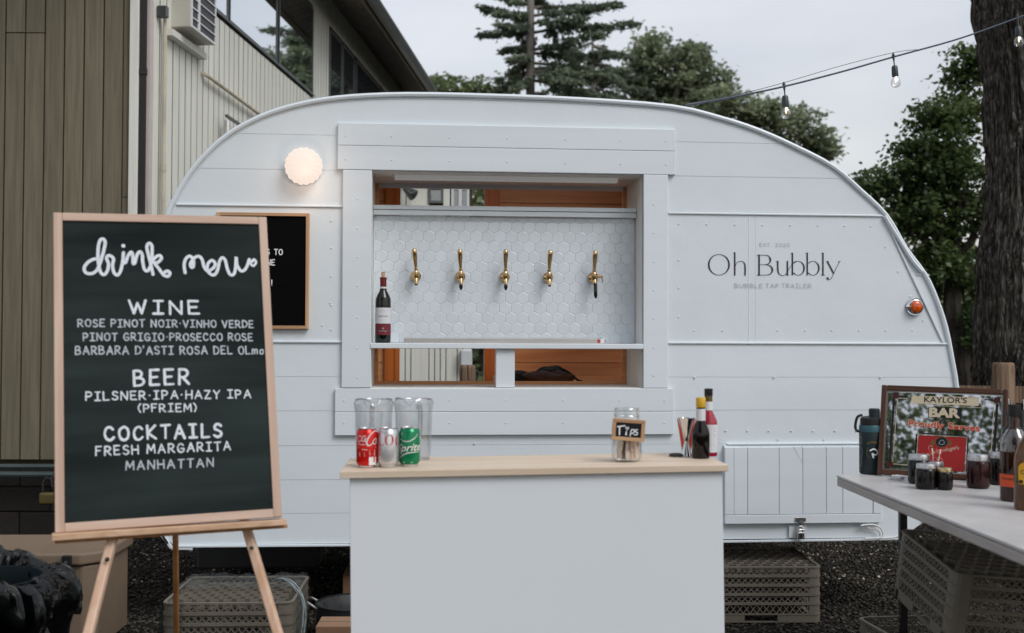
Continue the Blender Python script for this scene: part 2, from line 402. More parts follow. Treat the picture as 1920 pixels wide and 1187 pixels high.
M = {}
M['trailer'] = pmat('trailer_paint', (.685, .742, .780), rough=.40, var=.025, scale=2.2, bump=.16, bscale=3.5, dist=.03)
M['trailer_b'] = pmat('board_paint', (.69, .745, .785), rough=.5, var=.02, scale=5, bump=.08, bscale=14, stretch=(.3, 1, 3), dist=.004)
M['trim'] = pmat('trim_paint', (.69, .75, .79), rough=.4, var=.02)
M['roofp'] = pmat('roof_paint', (.74, .755, .77), rough=.5, var=.05, bump=.1, bscale=12)
M['tile'] = pmat('glazed_tile', (.67, .73, .78), rough=.22, var=.02, scale=3)
M['tile'].node_tree.nodes['Principled BSDF'].inputs['Coat Weight'].default_value = .3
M['grout'] = pmat('grout', (.60, .62, .65), rough=.9, var=.06, bump=.2)
M['brass'] = pmat('brass', (.62, .43, .22), rough=.2, metal=1, var=.08, scale=20)
M['brass_dull'] = pmat('dull_brass', (.13, .10, .035), rough=.5, metal=.6, var=.2, scale=20)
M['chrome'] = pmat('chrome', (.75, .75, .76), rough=.1, metal=1, var=.03)
M['steel'] = pmat('brushed_steel', (.6, .6, .6), rough=.28, metal=1, var=.08, scale=40, stretch=(.1, 1, 1))
M['zinc'] = pmat('galvanised_lid', (.55, .56, .58), rough=.32, metal=1, var=.12, scale=30)
M['goldlid'] = pmat('gold_lid', (.62, .5, .28), rough=.3, metal=1, var=.1, scale=30)
M['black'] = pmat('black_rubber', (.012, .012, .013), rough=.4, var=.2)
M['blackgloss'] = pmat('black_gloss', (.01, .01, .011), rough=.12, var=.1)
M['darkmetal'] = pmat('dark_metal', (.03, .032, .034), rough=.4, metal=.3, var=.2)
M['felt'] = pmat('black_felt', (.0035, .0035, .004), rough=.95, var=.2, scale=120, spec=.1)
M['oak'] = wood('oak_frame', (.36, .19, .09), (.60, .37, .21), axis=2)
M['oakx'] = wood('oak_frame_across', (.36, .19, .09), (.60, .37, .21), axis=0)
M['pine'] = wood('pine', (.52, .32, .20), (.66, .46, .34), axis=2)
M['pinex'] = wood('pine_across', (.50, .31, .18), (.68, .46, .32), axis=0)
M['framez'] = wood('pale_frame_wood', (.45, .30, .225), (.58, .42, .33), axis=2, rough=.6)
M['framex'] = wood('pale_frame_wood_across', (.45, .30, .225), (.58, .42, .33), axis=0, rough=.6)
M['legdark'] = wood('honey_pine', (.34, .15, .05), (.46, .23, .09), axis=2)
M['ply'] = wood('plywood_top', (.58, .45, .33), (.72, .60, .47), axis=0, rough=.5, scale=.7)
M['walnut'] = wood('dark_varnished_wood', (.03, .011, .005), (.08, .03, .013), axis=0, rough=.3)
M['walnutz'] = wood('dark_varnished_wood_up', (.03, .011, .005), (.08, .03, .013), axis=2, rough=.3)
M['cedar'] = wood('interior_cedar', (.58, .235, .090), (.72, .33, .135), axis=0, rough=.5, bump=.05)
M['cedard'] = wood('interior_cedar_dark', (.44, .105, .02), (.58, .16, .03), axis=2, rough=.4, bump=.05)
M['post'] = wood('weathered_post', (.05, .025, .014), (.27, .18, .115), axis=2, rough=.85, bump=.8, scale=1.6)
M['counterp'] = pmat('counter_panel', (.715, .755, .79), rough=.6, var=.02, scale=1.5, bump=.05, bscale=6)
M['tabletop'] = pmat('folding_table_plastic', (.50, .49, .48), rough=.4, var=.07, scale=10, bump=.25, bscale=160, dist=.002)
M['tableedge'] = pmat('folding_table_edge', (.42, .385, .355), rough=.55, var=.12, scale=30, stretch=(3, .2, 1), bump=.2)
M['rack'] = pmat('tan_plastic', (.165, .145, .115), rough=.5, var=.08, scale=8)
M['rackdark'] = pmat('brown_plastic', (.07, .09, .07), rough=.5, var=.1, scale=8)
M['cooler'] = pmat('tan_cooler_plastic', (.20, .145, .10), rough=.6, var=.06, bump=.3, bscale=250, dist=.002)
M['bag'] = pmat('black_bin_liner', (.003, .0045, .0045), rough=.20, var=.3, scale=4, bump=.6, bscale=16, dist=.02, spec=.5)
M['card'] = pmat('cardboard', (.30, .17, .10), rough=.9, var=.1, scale=5, bump=.1)
M['siding_olive'] = wood('olive_siding', (.125, .110, .072), (.175, .152, .102), axis=2, scale=1.6, rough=.8, bump=.3)
M['siding_cream'] = wood('cream_siding', (.64, .64, .57), (.72, .72, .66), axis=2, scale=1.4, rough=.75, bump=.2)
M['groove'] = pmat('siding_groove', (.05, .042, .018), rough=.9, var=.3)
M['pinktrim'] = pmat('pinkish_trim', (.52, .46, .43), rough=.7)
M['downpipe'] = pmat('dark_downpipe', (.018, .014, .013), rough=.5)
M['soffit'] = wood('dark_soffit', (.11, .098, .085), (.16, .145, .125), axis=1, rough=.8)
M['gutter'] = pmat('gutter_metal', (.10, .11, .11), rough=.35, metal=.5, var=.15)
M['fascia'] = pmat('fascia_board', (.20, .15, .11), rough=.7, var=.2)
M['shingle'] = pmat('roof_shingle', (.06, .06, .06), rough=.9, var=.3, scale=20, bump=.5)
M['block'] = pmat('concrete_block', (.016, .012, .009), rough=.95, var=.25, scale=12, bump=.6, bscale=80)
M['pipe'] = pmat('grey_green_pipe', (.05, .07, .07), rough=.5, var=.15)
M['conduit'] = pmat('painted_conduit', (.50, .45, .35), rough=.7, var=.15)
M['ac'] = pmat('ac_casing', (.50, .48, .42), rough=.6, var=.06)
M['acg'] = pmat('ac_grille', (.68, .69, .70), rough=.5)
M['acd'] = pmat('ac_slots', (.06, .06, .065), rough=.7)
M['wglass'] = window_glass('building_window_glass', refl=.95)
M['wdark'] = window_glass('dim_window_glass', refl=.25)
M['alu'] = pmat('window_aluminium', (.12, .13, .13), rough=.4, metal=.5)
M['winw'] = pmat('white_window_frame', (.6, .62, .64), rough=.5)
M['mirror'] = pmat('mirror_silver', (.80, .81, .80), rough=.015, metal=1, var=.01)
M['cream'] = pmat('cream_print', (.50, .43, .30), rough=.4, var=.05)
M['redp'] = pmat('red_print', (.28, .008, .008), rough=.35, var=.12)
M['redt'] = pmat('red_letter_print', (.45, .04, .02), rough=.4)
M['blackp'] = pmat('black_print', (.006, .006, .010), rough=.3)
M['maroon'] = pmat('maroon_print', (.05, .006, .008), rough=.3)
M['white'] = pmat('white_letter', (.78, .80, .82), rough=.7)
M['chalk'] = pmat('chalk', (.66, .70, .75), rough=.9, var=.14, scale=160, detail=2)
M['chalk2'] = pmat('thin_chalk', (.45, .50, .54), rough=.9, var=.35, scale=220, detail=2)
M['board'] = pmat('blackboard', (.007, .013, .012), rough=.8, var=.35, scale=2.2, stretch=(.5, 1, 3.5), col2=(.030, .041, .041), spec=.12)
M['ink'] = pmat('black_vinyl_letter', (.012, .013, .018), rough=.5)
M['inkgrey'] = pmat('grey_vinyl_letter', (.33, .35, .38), rough=.5)
M['amber'] = pmat('amber_lens', (.60, .085, .006), rough=.15, var=.35, scale=60, **{'Coat_Weight': .6})
M['lampshade'] = None
M['coke'] = pmat('red_can', (.62, .012, .008), rough=.2, metal=.35, var=.05)
M['silvercan'] = pmat('silver_can', (.62, .63, .65), rough=.25, metal=.7, var=.04)
M['greencan'] = pmat('green_can', (.005, .20, .08), rough=.2, metal=.35, var=.06)
M['canmetal'] = pmat('can_aluminium', (.72, .72, .72), rough=.25, metal=1, var=.03)
M['reddark'] = pmat('red_can_letter', (.55, .03, .03), rough=.3)
M['clear'] = thin('clear_plastic', (.93, .94, .95), gloss=.13, rough=.12, rim=.6)
M['clearjar'] = thin('clear_jar_glass', (.95, .96, .955), gloss=.08, rough=.04, rim=.75)
M['wrap'] = thin('stretch_wrap', (.86, .88, .88), gloss=.04, rough=.28, rim=.14)
M['bill'] = pmat('banknote', (.62, .46, .36), rough=.85, var=.3, scale=60)
M['bill2'] = pmat('banknote_pale', (.78, .68, .60), rough=.85, var=.25, scale=60)
M['bottle'] = pmat('dark_bottle_glass', (.004, .007, .005), rough=.07, var=.1)
M['brownb'] = pmat('dark_brown_glass', (.005, .003, .002), rough=.09, var=.2, spec=.4)
M['jarfill'] = pmat('dark_preserve', (.006, .004, .004), rough=.16, var=.6, scale=40, spec=.35)
M['jarred'] = pmat('dark_red_preserve', (.02, .004, .004), rough=.15, var=.6, scale=30, spec=.35)
M['redliq'] = pmat('red_bitters', (.35, .008, .03), rough=.08, var=.3, **{'Coat_Weight': .6})
M['label'] = pmat('paper_label', (.66, .67, .70), rough=.6, var=.03)
M['labelred'] = pmat('maroon_label', (.15, .012, .02), rough=.5)
M['foil'] = pmat('maroon_capsule', (.16, .012, .016), rough=.3, metal=.3)
M['cork'] = pmat('cork', (.55, .35, .24), rough=.9, var=.3, scale=120)
M['yellow'] = pmat('yellow_cap', (.68, .40, .03), rough=.45, var=.06)
M['orangecup'] = pmat('orange_red_cup', (.72, .07, .012), rough=.35, var=.06)
M['teal'] = pmat('teal_flask_paint', (.006, .018, .022), rough=.45, var=.15)
M['tealb'] = pmat('blue_teal_band', (.02, .09, .12), rough=.4)
M['whiskey'] = pmat('amber_spirit', (.028, .008, .003), rough=.08, var=.5, scale=12)
M['tequila'] = pmat('gold_spirit', (.09, .035, .006), rough=.08, var=.4, scale=12)
M['orangel'] = pmat('orange_label', (.62, .07, .012), rough=.5)
M['yellowl'] = pmat('yellow_label', (.72, .38, .01), rough=.45)
M['gravelbase'] = pmat('gravel_bed', (.018, .016, .013), rough=.95, var=.5, scale=60, bump=1.0, bscale=70, dist=.03, col2=(.04, .037, .032), spec=.1)
M['stone'] = pmat('gravel_stone', (.046, .041, .034), rough=.9, spec=.15, var=.3, scale=3, island=.9)
M['bark'] = pmat('bark', (.022, .017, .013), rough=.95, var=.5, scale=9, stretch=(1.5, 1.5, .35), bump=1.0, bscale=28, dist=.03, col2=(.10, .088, .072), detail=8, spec=.2)
def barkmat(name, dark, pale):
    m, nt, b = _base(name); _set(b, Roughness=.95, **{'Specular IOR Level': .15})
    t = N(nt, 'ShaderNodeTexCoord'); mp = N(nt, 'ShaderNodeMapping'); mp.inputs['Scale'].default_value = (1, 1, .22); nt.links.new(t.outputs['Object'], mp.inputs[0])
    dn = N(nt, 'ShaderNodeTexNoise'); dn.inputs['Scale'].default_value = 9; dn.inputs['Detail'].default_value = 4; nt.links.new(mp.outputs[0], dn.inputs[0])
    mx = N(nt, 'ShaderNodeMixRGB'); mx.inputs[0].default_value = .10; nt.links.new(mp.outputs[0], mx.inputs[1]); nt.links.new(dn.outputs['Color'], mx.inputs[2])
    v = N(nt, 'ShaderNodeTexVoronoi'); v.feature = 'DISTANCE_TO_EDGE'; v.inputs['Scale'].default_value = 30; nt.links.new(mx.outputs[0], v.inputs[0])
    n2 = N(nt, 'ShaderNodeTexNoise'); n2.inputs['Scale'].default_value = 34; n2.inputs['Detail'].default_value = 8; n2.inputs['Roughness'].default_value = .7; nt.links.new(mp.outputs[0], n2.inputs[0])
    vr = N(nt, 'ShaderNodeMapRange'); vr.inputs[1].default_value = 0; vr.inputs[2].default_value = .22; nt.links.new(v.outputs['Distance'], vr.inputs[0])
    ml = N(nt, 'ShaderNodeMath', operation='MULTIPLY'); nt.links.new(vr.outputs[0], ml.inputs[0]); nt.links.new(n2.outputs[0], ml.inputs[1])
    r = N(nt, 'ShaderNodeValToRGB'); e = r.color_ramp.elements; e[0].position = .30; e[0].color = c4(dark); e[1].position = .62; e[1].color = c4(pale)
    q = e.new(.5); q.color = c4([(a * .62 + c * .38) for a, c in zip(dark, pale)])
    n3 = N(nt, 'ShaderNodeTexNoise'); n3.inputs['Scale'].default_value = 60; n3.inputs['Detail'].default_value = 6; nt.links.new(mp.outputs[0], n3.inputs[0]); nt.links.new(n3.outputs[0], r.inputs[0]); nt.links.new(r.outputs[0], b.inputs['Base Color'])
    bp = N(nt, 'ShaderNodeBump'); bp.inputs['Strength'].default_value = 1; bp.inputs['Distance'].default_value = .045; nt.links.new(ml.outputs[0], bp.inputs['Height']); nt.links.new(bp.outputs[0], b.inputs['Normal'])
    return m
M['barktree'] = barkmat('furrowed_bark', (.026, .022, .017), (.18, .165, .145))
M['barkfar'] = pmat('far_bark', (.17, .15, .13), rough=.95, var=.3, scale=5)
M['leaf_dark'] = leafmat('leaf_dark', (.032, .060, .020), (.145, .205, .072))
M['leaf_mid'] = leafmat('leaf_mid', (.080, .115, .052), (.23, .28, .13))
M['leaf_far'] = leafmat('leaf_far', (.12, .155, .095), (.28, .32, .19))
M['needle'] = leafmat('needle', (.080, .110, .075), (.19, .23, .15), .35)
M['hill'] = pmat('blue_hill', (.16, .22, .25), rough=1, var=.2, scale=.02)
M['cord'] = pmat('blue_grey_cable', (.035, .05, .08), rough=.5)
M['socket'] = pmat('lamp_socket', (.02, .035, .04), rough=.4)
M['cordwhite'] = pmat('white_cable', (.7, .7, .7), rough=.5)
M['bagfab'] = pmat('black_bag_fabric', (.010, .010, .009), rough=.7, var=.4, scale=20, bump=.5, bscale=50)
M['leather'] = pmat('brown_leather', (.07, .026, .011), rough=.5, var=.3, scale=10, bump=.4, bscale=40)
M['tyre'] = pmat('tyre_rubber', (.015, .015, .016), rough=.8)
M['tank'] = pmat('grey_underbody', (.045, .045, .045), rough=.7, var=.15)
def emission(name, col, st):
    m = bpy.data.materials.new(name); m.use_nodes = True; nt = m.node_tree; nt.nodes.clear()
    o = N(nt, 'ShaderNodeOutputMaterial'); e = N(nt, 'ShaderNodeEmission'); e.inputs[0].default_value = c4(col); e.inputs[1].default_value = st
    d = N(nt, 'ShaderNodeBsdfPrincipled'); d.inputs['Base Color'].default_value = (.12, .11, .10, 1); d.inputs['Roughness'].default_value = .6
    a = N(nt, 'ShaderNodeAddShader'); nt.links.new(e.outputs[0], a.inputs[0]); nt.links.new(d.outputs[0], a.inputs[1]); nt.links.new(a.outputs[0], o.inputs[0]); return m
M['lampshade'] = emission('lit_opal_shade', (1, .83, .72), .80)
M['lining'] = pmat('hatch_lining_warm_lit', (.82, .79, .745), rough=.5, var=.02)  # warm light from the interior is put into this colour
M['striplight'] = emission('strip_diffuser', (1, .98, .95), .16)
M['filament'] = emission('glowing_filament', (1, .72, .5), 2.2)

def object_tint(m, amt):
    """each copy of a piece gets its own slight shade"""
    nt = m.node_tree; b = nt.nodes['Principled BSDF']; src = b.inputs['Base Color'].links[0].from_socket
    oi = N(nt, 'ShaderNodeObjectInfo'); a = N(nt, 'ShaderNodeMath', operation='MULTIPLY_ADD'); a.inputs[1].default_value = amt * 2; a.inputs[2].default_value = 1 - amt
    h = N(nt, 'ShaderNodeHueSaturation'); nt.links.new(oi.outputs['Random'], a.inputs[0]); nt.links.new(a.outputs[0], h.inputs['Value']); nt.links.new(src, h.inputs['Color']); nt.links.new(h.outputs[0], b.inputs['Base Color'])
object_tint(M['tile'], .035); object_tint(M['siding_olive'], .10); object_tint(M['siding_cream'], .035); object_tint(M['block'], .3); object_tint(M['trailer_b'], .012); object_tint(M['soffit'], .12)
# ------------------------------------------------------------------ ground
g = MB(); n = 40
ys = [-60, -20, -5, 0, 3, 5, 7, 9, 12, 20, 40, 90, 300]; xs = [-300, -60, -20, -8, -4, -2, 0, 2, 4, 8, 20, 60, 300]
vs = [(x, y, 0) for y in ys for x in xs]; nx = len(xs)
g.add(vs, [(j * nx + i, j * nx + i + 1, (j + 1) * nx + i + 1, (j + 1) * nx + i) for j in range(len(ys) - 1) for i in range(nx - 1)])
structure(g.build('ground', M['gravelbase'], recalc=False))
# loose gravel stones
def gravel(num, x0, x1, y0, y1, s0, s1):
    base = np.array([(1, 0, 0), (-1, 0, 0), (0, 1, 0), (0, -1, 0), (0, 0, 1), (0, 0, -1)], float)
    tri = np.array([(0, 2, 4), (2, 1, 4), (1, 3, 4), (3, 0, 4), (2, 0, 5), (1, 2, 5), (3, 1, 5), (0, 3, 5)])
    c = np.stack([RNG.uniform(x0, x1, num), RNG.uniform(y0, y1, num), RNG.uniform(0, .006, num)], 1)
    s = RNG.uniform(s0, s1, (num, 1, 1)) * RNG.uniform(.5, 1.1, (num, 6, 1)) * np.array([1, 1, .55])
    a = RNG.uniform(0, 2 * PI, num); ca, sa = np.cos(a), np.sin(a); tl = RNG.normal(0, .4, num)
    R = np.zeros((num, 3, 3)); R[:, 0, 0] = ca; R[:, 0, 1] = -sa; R[:, 1, 0] = sa; R[:, 1, 1] = ca; R[:, 2, 2] = 1
    T = np.zeros((num, 3, 3)); T[:, 0, 0] = 1; T[:, 1, 1] = np.cos(tl); T[:, 1, 2] = -np.sin(tl); T[:, 2, 1] = np.sin(tl); T[:, 2, 2] = np.cos(tl)
    v = np.einsum('nij,njk,nlk->nli', R, T, base[None] * s) + c[:, None]
    me = bpy.data.meshes.new('gravel'); me.vertices.add(num * 6); me.vertices.foreach_set('co', v.reshape(-1))
    f = (tri[None] + np.arange(num)[:, None, None] * 6).reshape(-1)
    me.loops.add(len(f)); me.loops.foreach_set('vertex_index', f.astype(np.int32))
    me.polygons.add(num * 8); me.polygons.foreach_set('loop_start', (np.arange(num * 8) * 3).astype(np.int32))
    me.update(); me.validate(); me.materials.append(M['stone'])
    o = bpy.data.objects.new('gravel', me); COL.objects.link(o); return o
stuff(gravel(75000, -3.2, 3.6, 4.6, 9.2, .008, .017), 'loose grey gravel stones covering the ground beneath the trailer', 'gravel')

M['stonelit'] = pmat('daylit_gravel_stone', (.30, .27, .22), rough=.9, spec=.2, var=.3, scale=3, island=.6)  # far-side daylight is put into the paler stone colour
g2 = gravel(3600, -3.0, 4.0, 5.9, 9.0, .006, .015); g2.data.materials[0] = M['stonelit']; g2.name = 'daylit_gravel'
stuff(g2, 'pale stones in the dark gravel at the far side of the trailer, coloured for the daylight there', 'gravel')
# ------------------------------------------------------------------ the building on the left
bld = thing('building', 'cream and olive sided two storey building with dark eave, left of the white trailer', 'building', (-2.394, 7.4, 0))
BO = Vector((-2.394, 7.4, 0))
WX = Vector((.075, 1, 0)).normalized(); WY = Vector((0, 0, 1)).cross(WX)
W = Frame(BO, WX, WY, Vector((0, 0, 1)))
def wmap(mb):   # wall frame -> building local
    mb.v = [tuple(WX * v[0] + WY * v[1] + Vector((0, 0, v[2]))) for v in mb.v]; return mb
def wpx(px, py, off=0): return W.hit(px, py, off)
SILL, HEAD, EAVE = 3.83, 4.72, 5.07
L_END = 14.5
s_ = lambda px: wpx(px, 300)[0]
wins = [(s_(380), s_(425)), (s_(428), s_(517.5)), (s_(521.5), s_(586))]
wins2 = [(s_(617), s_(640)), (s_(641.5), s_(663)), (s_(667), s_(712)), (s_(714), s_(740))]
GY = .0135
mb = MB().box(-.02, L_END, GY, .25, .48, SILL - .03); mb.box(-.02, L_END, GY, .25, HEAD + .03, EAVE + .1)
for a, b in ((-.02, wins[0][0]), (wins[2][1] + .03, wins2[0][0] - .03), (wins2[-1][1], L_END)): mb.box(a, b, GY, .25, SILL - .03, HEAD + .03)
wmap(mb).build('wall', M['groove'], bld)
PW = .121
k = 0; s = .12; far = MB()
allw = [(a - .03, b + .03) for a, b in wins + wins2]
while s < L_END - PW:
    x0, x1 = s + .0105, s + PW - .0105
    segs = [(.5, EAVE + .05)]
    for a, b in allw:
        lo, hi = max(a, s), min(b, s + PW)
        if hi - lo > PW * .5: segs = [(.5, SILL - .04), (HEAD + .04, EAVE + .05)]
    if k < 12:
        m_ = MB()
        for z0, z1 in segs: m_.box(x0, x1, .0085 + .002 * random.random(), GY, z0, z1)
        wmap(m_).build('siding_board', M['siding_cream'], bld)
    else:
        for z0, z1 in segs: far.box(x0, x1, .0085 + .002 * random.random(), GY, z0, z1)
    s += PW; k += 1
stuff(wmap(far).build('siding_board', M['siding_cream'], bld))
# windows of the long wall
def window(a, b, gm, fm, z0=SILL, z1=HEAD, fw=.018, y=0.0):
    f = MB()
    f.box(a, b, y - .004, y + .05, z0, z0 + fw); f.box(a, b, y - .004, y + .05, z1 - fw, z1)
    f.box(a, a + fw, y - .004, y + .05, z0 + fw, z1 - fw); f.box(b - fw, b, y - .004, y + .05, z0 + fw, z1 - fw)
    o = wmap(f).build('window', fm, bld)
    wmap(MB().box(a + fw, b - fw, y + .002, y + .012, z0 + fw, z1 - fw)).build('pane', gm, o)
    return o
M['wmid'] = window_glass('dull_window_glass', (.03, .035, .04), refl=.5)
for a, b in wins: window(a, b, M['wglass'], M['alu'])
for i, (a, b) in enumerate(wins2): window(a, b, M['wmid'] if i < 2 else M['wdark'], M['alu'], fw=.035)
wmap(MB().box(wins[0][0], wins[2][1] + .04, -.010, .008, SILL - .016, SILL - .004)).build('window_sill', M['alu'], bld)
# corner trims and downpipe
tr = MB().box(-.02, .035, -.03, .06, .45, 5.2)
wmap(tr).build('corner_trim', M['pinktrim'], bld)
def nb(px, off=7.38): return (px - 960) / FPX * off
tb = MB(); tb.box(nb(240) - BO.x, nb(257) - BO.x, -.05, -.005, .45, 5.4)
tb.build('corner_trim', M['siding_cream'], bld, bevel=.003)
dp = MB(); dp.box(nb(258.5) - BO.x, nb(270) - BO.x, -.04, .02, .2, 5.4); dp.box(nb(258) - BO.x, nb(271.5) - BO.x, -.045, .0, at(264, 135, 7.38).z - .02, at(264, 135, 7.38).z + .02)
dp.build('downpipe', M['downpipe'], bld)
# the near olive wall that faces the camera
xw1 = nb(239.5) - BO.x
NB = MB().box(-4.4, xw1 + .01, .012, .3, .48, 5.5)
NB.build('near_wall', M['groove'], bld)
x = xw1; wds = [.052] + [.128] * 30; i = 0
seamz = at(30, 62, 7.39).z; seam2 = at(232, 370, 7.39).z
farn = MB()
while x > -4.3:
    w = wds[min(i, 30)]
    for z0, z1 in (([(.5, seam2 - .003), (seam2 + .003, 5.5)] if i == 0 else [(.5, seamz - .003), (seamz + .003, 5.5)] if i in (5, 6) else [(.5, 5.5)])):
        d_ = .004 * random.random()
        if i < 9: MB().box(x - w + .005, x - .005, -.012 - d_, .012, z0, z1).build('siding_board', M['siding_olive'], bld, bevel=.002, seg=1)
        else: farn.box(x - w + .005, x - .005, -.012 - d_, .012, z0, z1)
    x -= w; i += 1
stuff(farn.build('siding_board', M['siding_olive'], bld))
# block foundation
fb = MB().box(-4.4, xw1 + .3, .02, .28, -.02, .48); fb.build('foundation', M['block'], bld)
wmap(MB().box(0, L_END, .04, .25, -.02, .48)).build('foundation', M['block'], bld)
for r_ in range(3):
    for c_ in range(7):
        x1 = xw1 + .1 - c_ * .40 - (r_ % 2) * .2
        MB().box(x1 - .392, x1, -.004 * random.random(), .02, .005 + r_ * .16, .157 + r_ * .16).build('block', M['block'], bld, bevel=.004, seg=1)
# roof: soffit boards, fascia, gutter, roof slab
OV = .46
zs = EAVE; ze = 4.88
n_s = 0; sb = MB(); s = -1.2
while s < L_END + .8:
    v = [(s + .005, -OV, ze), (s + .155, -OV, ze), (s + .155, .02, zs), (s + .005, .02, zs)]
    t = [(a, b, c + .02) for a, b, c in v]
    piece = MB().add(v + t, [(0, 3, 2, 1), (4, 5, 6, 7), (0, 1, 5, 4), (1, 2, 6, 5), (2, 3, 7, 6), (3, 0, 4, 7)])
    if 3 < s < 11: wmap(piece).build('soffit_board', M['soffit'], bld)
    else: sb.add(piece.v, piece.f)
    s += .16
stuff(wmap(sb).build('soffit_board', M['soffit'], bld))
ro = MB().add([(-1.2, -OV - .06, ze + .10), (L_END + .8, -OV - .06, ze + .10), (L_END + .8, 4, ze + 2.0), (-1.2, 4, ze + 2.0),
               (-1.2, -OV - .06, ze + .022), (L_END + .8, -OV - .06, ze + .022), (L_END + .8, 4, ze + 1.92), (-1.2, 4, ze + 1.92)],
              [(0, 1, 2, 3), (7, 6, 5, 4), (0, 4, 5, 1), (1, 5, 6, 2), (2, 6, 7, 3), (3, 7, 4, 0)])
wmap(ro).build('roof', M['shingle'], bld)
wmap(MB().box(-1.2, L_END + .8, -OV - .025, -OV, ze - .04, ze + .09)).build('fascia', M['fascia'], bld)
gt = MB(); prof = [(0, 0), (-.02, -.03), (-.07, -.03), (-.10, .03), (-.11, .06), (-.10, .065), (-.09, .035), (-.065, -.02), (-.02, -.02)]
gt.v = [(s, -OV - .028 + a, ze + .02 + b) for s in (-1.2, L_END + .8) for a, b in prof]; m_ = len(prof)
gt.f = [(i, (i + 1) % m_, m_ + (i + 1) % m_, m_ + i) for i in range(m_)] + [tuple(range(m_)), tuple(range(m_, 2 * m_))]
wmap(gt).build('gutter', M['gutter'], bld)
# conduit pipes on the wall
a0, za = wpx(387, 141, -.03); a1, zb = wpx(497, 222, -.03)
cp = MB().tube([(a0, .02, za + .02), (a0, -.03, za), (a0 + .1, -.03, za), (a1, -.03, zb)], .015, 8)
wmap(cp).build('conduit', M['conduit'], bld, smooth=True)
a0, _z = wpx(311, 60, -.03)
cp = MB().tube([(a0, -.025, .9), (a0, -.025, wpx(311, 42)[1])], .014, 8); cp.lathe([(.018, 0), (.018, .05)], (a0, -.025, wpx(311, 320)[1] - .02), 8)
wmap(cp).build('conduit', M['conduit'], bld, smooth=True)
jb0, jz1 = wpx(309, 10, -.05); jb1, jz0 = wpx(322, 41, -.05)
wmap(MB().box(jb0, jb0 + .05, -.06, .005, jz0, jz1)).build('junction_box', M['gutter'], bld, bevel=.004)
# steel bracket near the trailer roof
p0 = wpx(414, 218, -.02); p1 = wpx(432, 226, -.02); zb_ = wpx(414, 265, -.02)[1]
br = MB().tube([(p0[0] + .03, -.06, zb_ - .5), (p0[0] + .03, -.06, p0[1] - .03)], .028, 10)
wmap(br).build('vent_pipe', M['steel'], bld, smooth=True)
br = MB().bar((p0[0] - .02, -.07, p0[1]), (p0[0] + .42, -.07, p0[1] - .01), .02, .02); br.bar((p0[0] + .38, -.07, p0[1]), (p0[0] + .38, -.07, zb_ - .5), .022, .022); br.bar((p0[0] + .36, -.07, p0[1] - .03), (p0[0] + .12, -.07, zb_ - .2), .015, .015)
br.bar((p0[0] + .4, -.07, p0[1] - .02), (p0[0] + 1.4, -.05, p0[1] - .03), .008, .008)
wmap(br).build('bracket', M['gutter'], bld)
# air conditioner: hangs out of the wall, a thing of its own
aD = 7.83; ax = (317 - 960) / FPX * aD
P_ = at(360, 50, aD); sA = W.loc(P_)
ac = thing('air_conditioner', 'boxy wall air conditioner with white grille under the upper windows of the building', 'air conditioner', M=W.M @ Matrix.Translation((sA.x, sA.y, sA.z)))
AL, AH, AD_ = .50, .42, abs(sA.y)
MB().box(0, AL, .012, AD_ + .02, 0, AH).build('casing', M['ac'], ac, bevel=.006)
gf = MB(); gf.box(0, AL, 0, .012, 0, .014); gf.box(0, AL, 0, .012, AH - .014, AH); gf.box(0, .014, 0, .012, .014, AH - .014); gf.box(AL - .014, AL, 0, .012, .014, AH - .014); gf.box(.13, .16, -.002, .012, .014, AH - .014)
go = gf.build('grille', M['acg'], ac)
MB().box(.014, AL - .014, .008, .0115, .014, AH - .014).build('grille_back', M['acd'], ac)
for i in range(1, 6): MB().box(.014, AL - .014, -.001, .009, i * .07 - .004, i * .07 + .004).build('slat', M['acg'], go)
wmap(MB().box(sA.x - .12, sA.x + AL + .06, -.05, .01, sA.z - .09, sA.z - .045)).build('support_strip', M['siding_cream'], bld)
# pipes low on the near wall
for py in (876, 891):
    z = at(50, py, 7.25).z
    t_ = MB().tube([(-4.4, -.06, z), (xw1 - .25, -.06, z)], .016 if py < 880 else .02, 8)
    t_.v = [(a, b - .05, c) for a, b, c in t_.v]; t_.build('pipe', M['pipe'], bld, smooth=True)

# ------------------------------------------------------------------ low annex seen through the trailer
AO = at(490, 642, 10.0); AO.z = 0
A = yaw_frame(AO, rad(4))
anx = thing('annex', 'low cream sided annex with a lamp and dark windows, seen through the trailer window', 'building', M=A.M)
ax1 = A.hit(886, 400)[0]
MB().box(0, ax1, .03, 3.2, 0, 2.85).build('wall', M['groove'], anx)
x = 0; wn0, wz0 = A.hit(803, 381); wn1, wz1 = A.hit(831, 381); dn0, dz = A.hit(846, 381); dn1 = ax1 - .03
widths = [.12, .12, .12, .12]; i = 0
fm = MB()
while x < ax1 - .01:
    w = [.05, .05, .10, .05, .16, .05][i % 6] if x > A.hit(740, 600)[0] else .14
    x1 = min(x + w, ax1)
    mid = (x + x1) / 2
    tgt = fm
    zt = 2.84
    if wn0 - .01 < mid < wn1 + .01: segs = [(.05, wz0 - .02), (2.65, zt)]
    elif mid > dn0 - .01: segs = [(.05, dz - .35), (2.65, zt)]
    else: segs = [(.05, zt)]
    for z0, z1 in segs: fm.box(x + .004, x1 - .004, 0, .03, z0, z1)
    x = x1; i += 1
stuff(fm.build('siding_board', M['siding_cream'], anx))
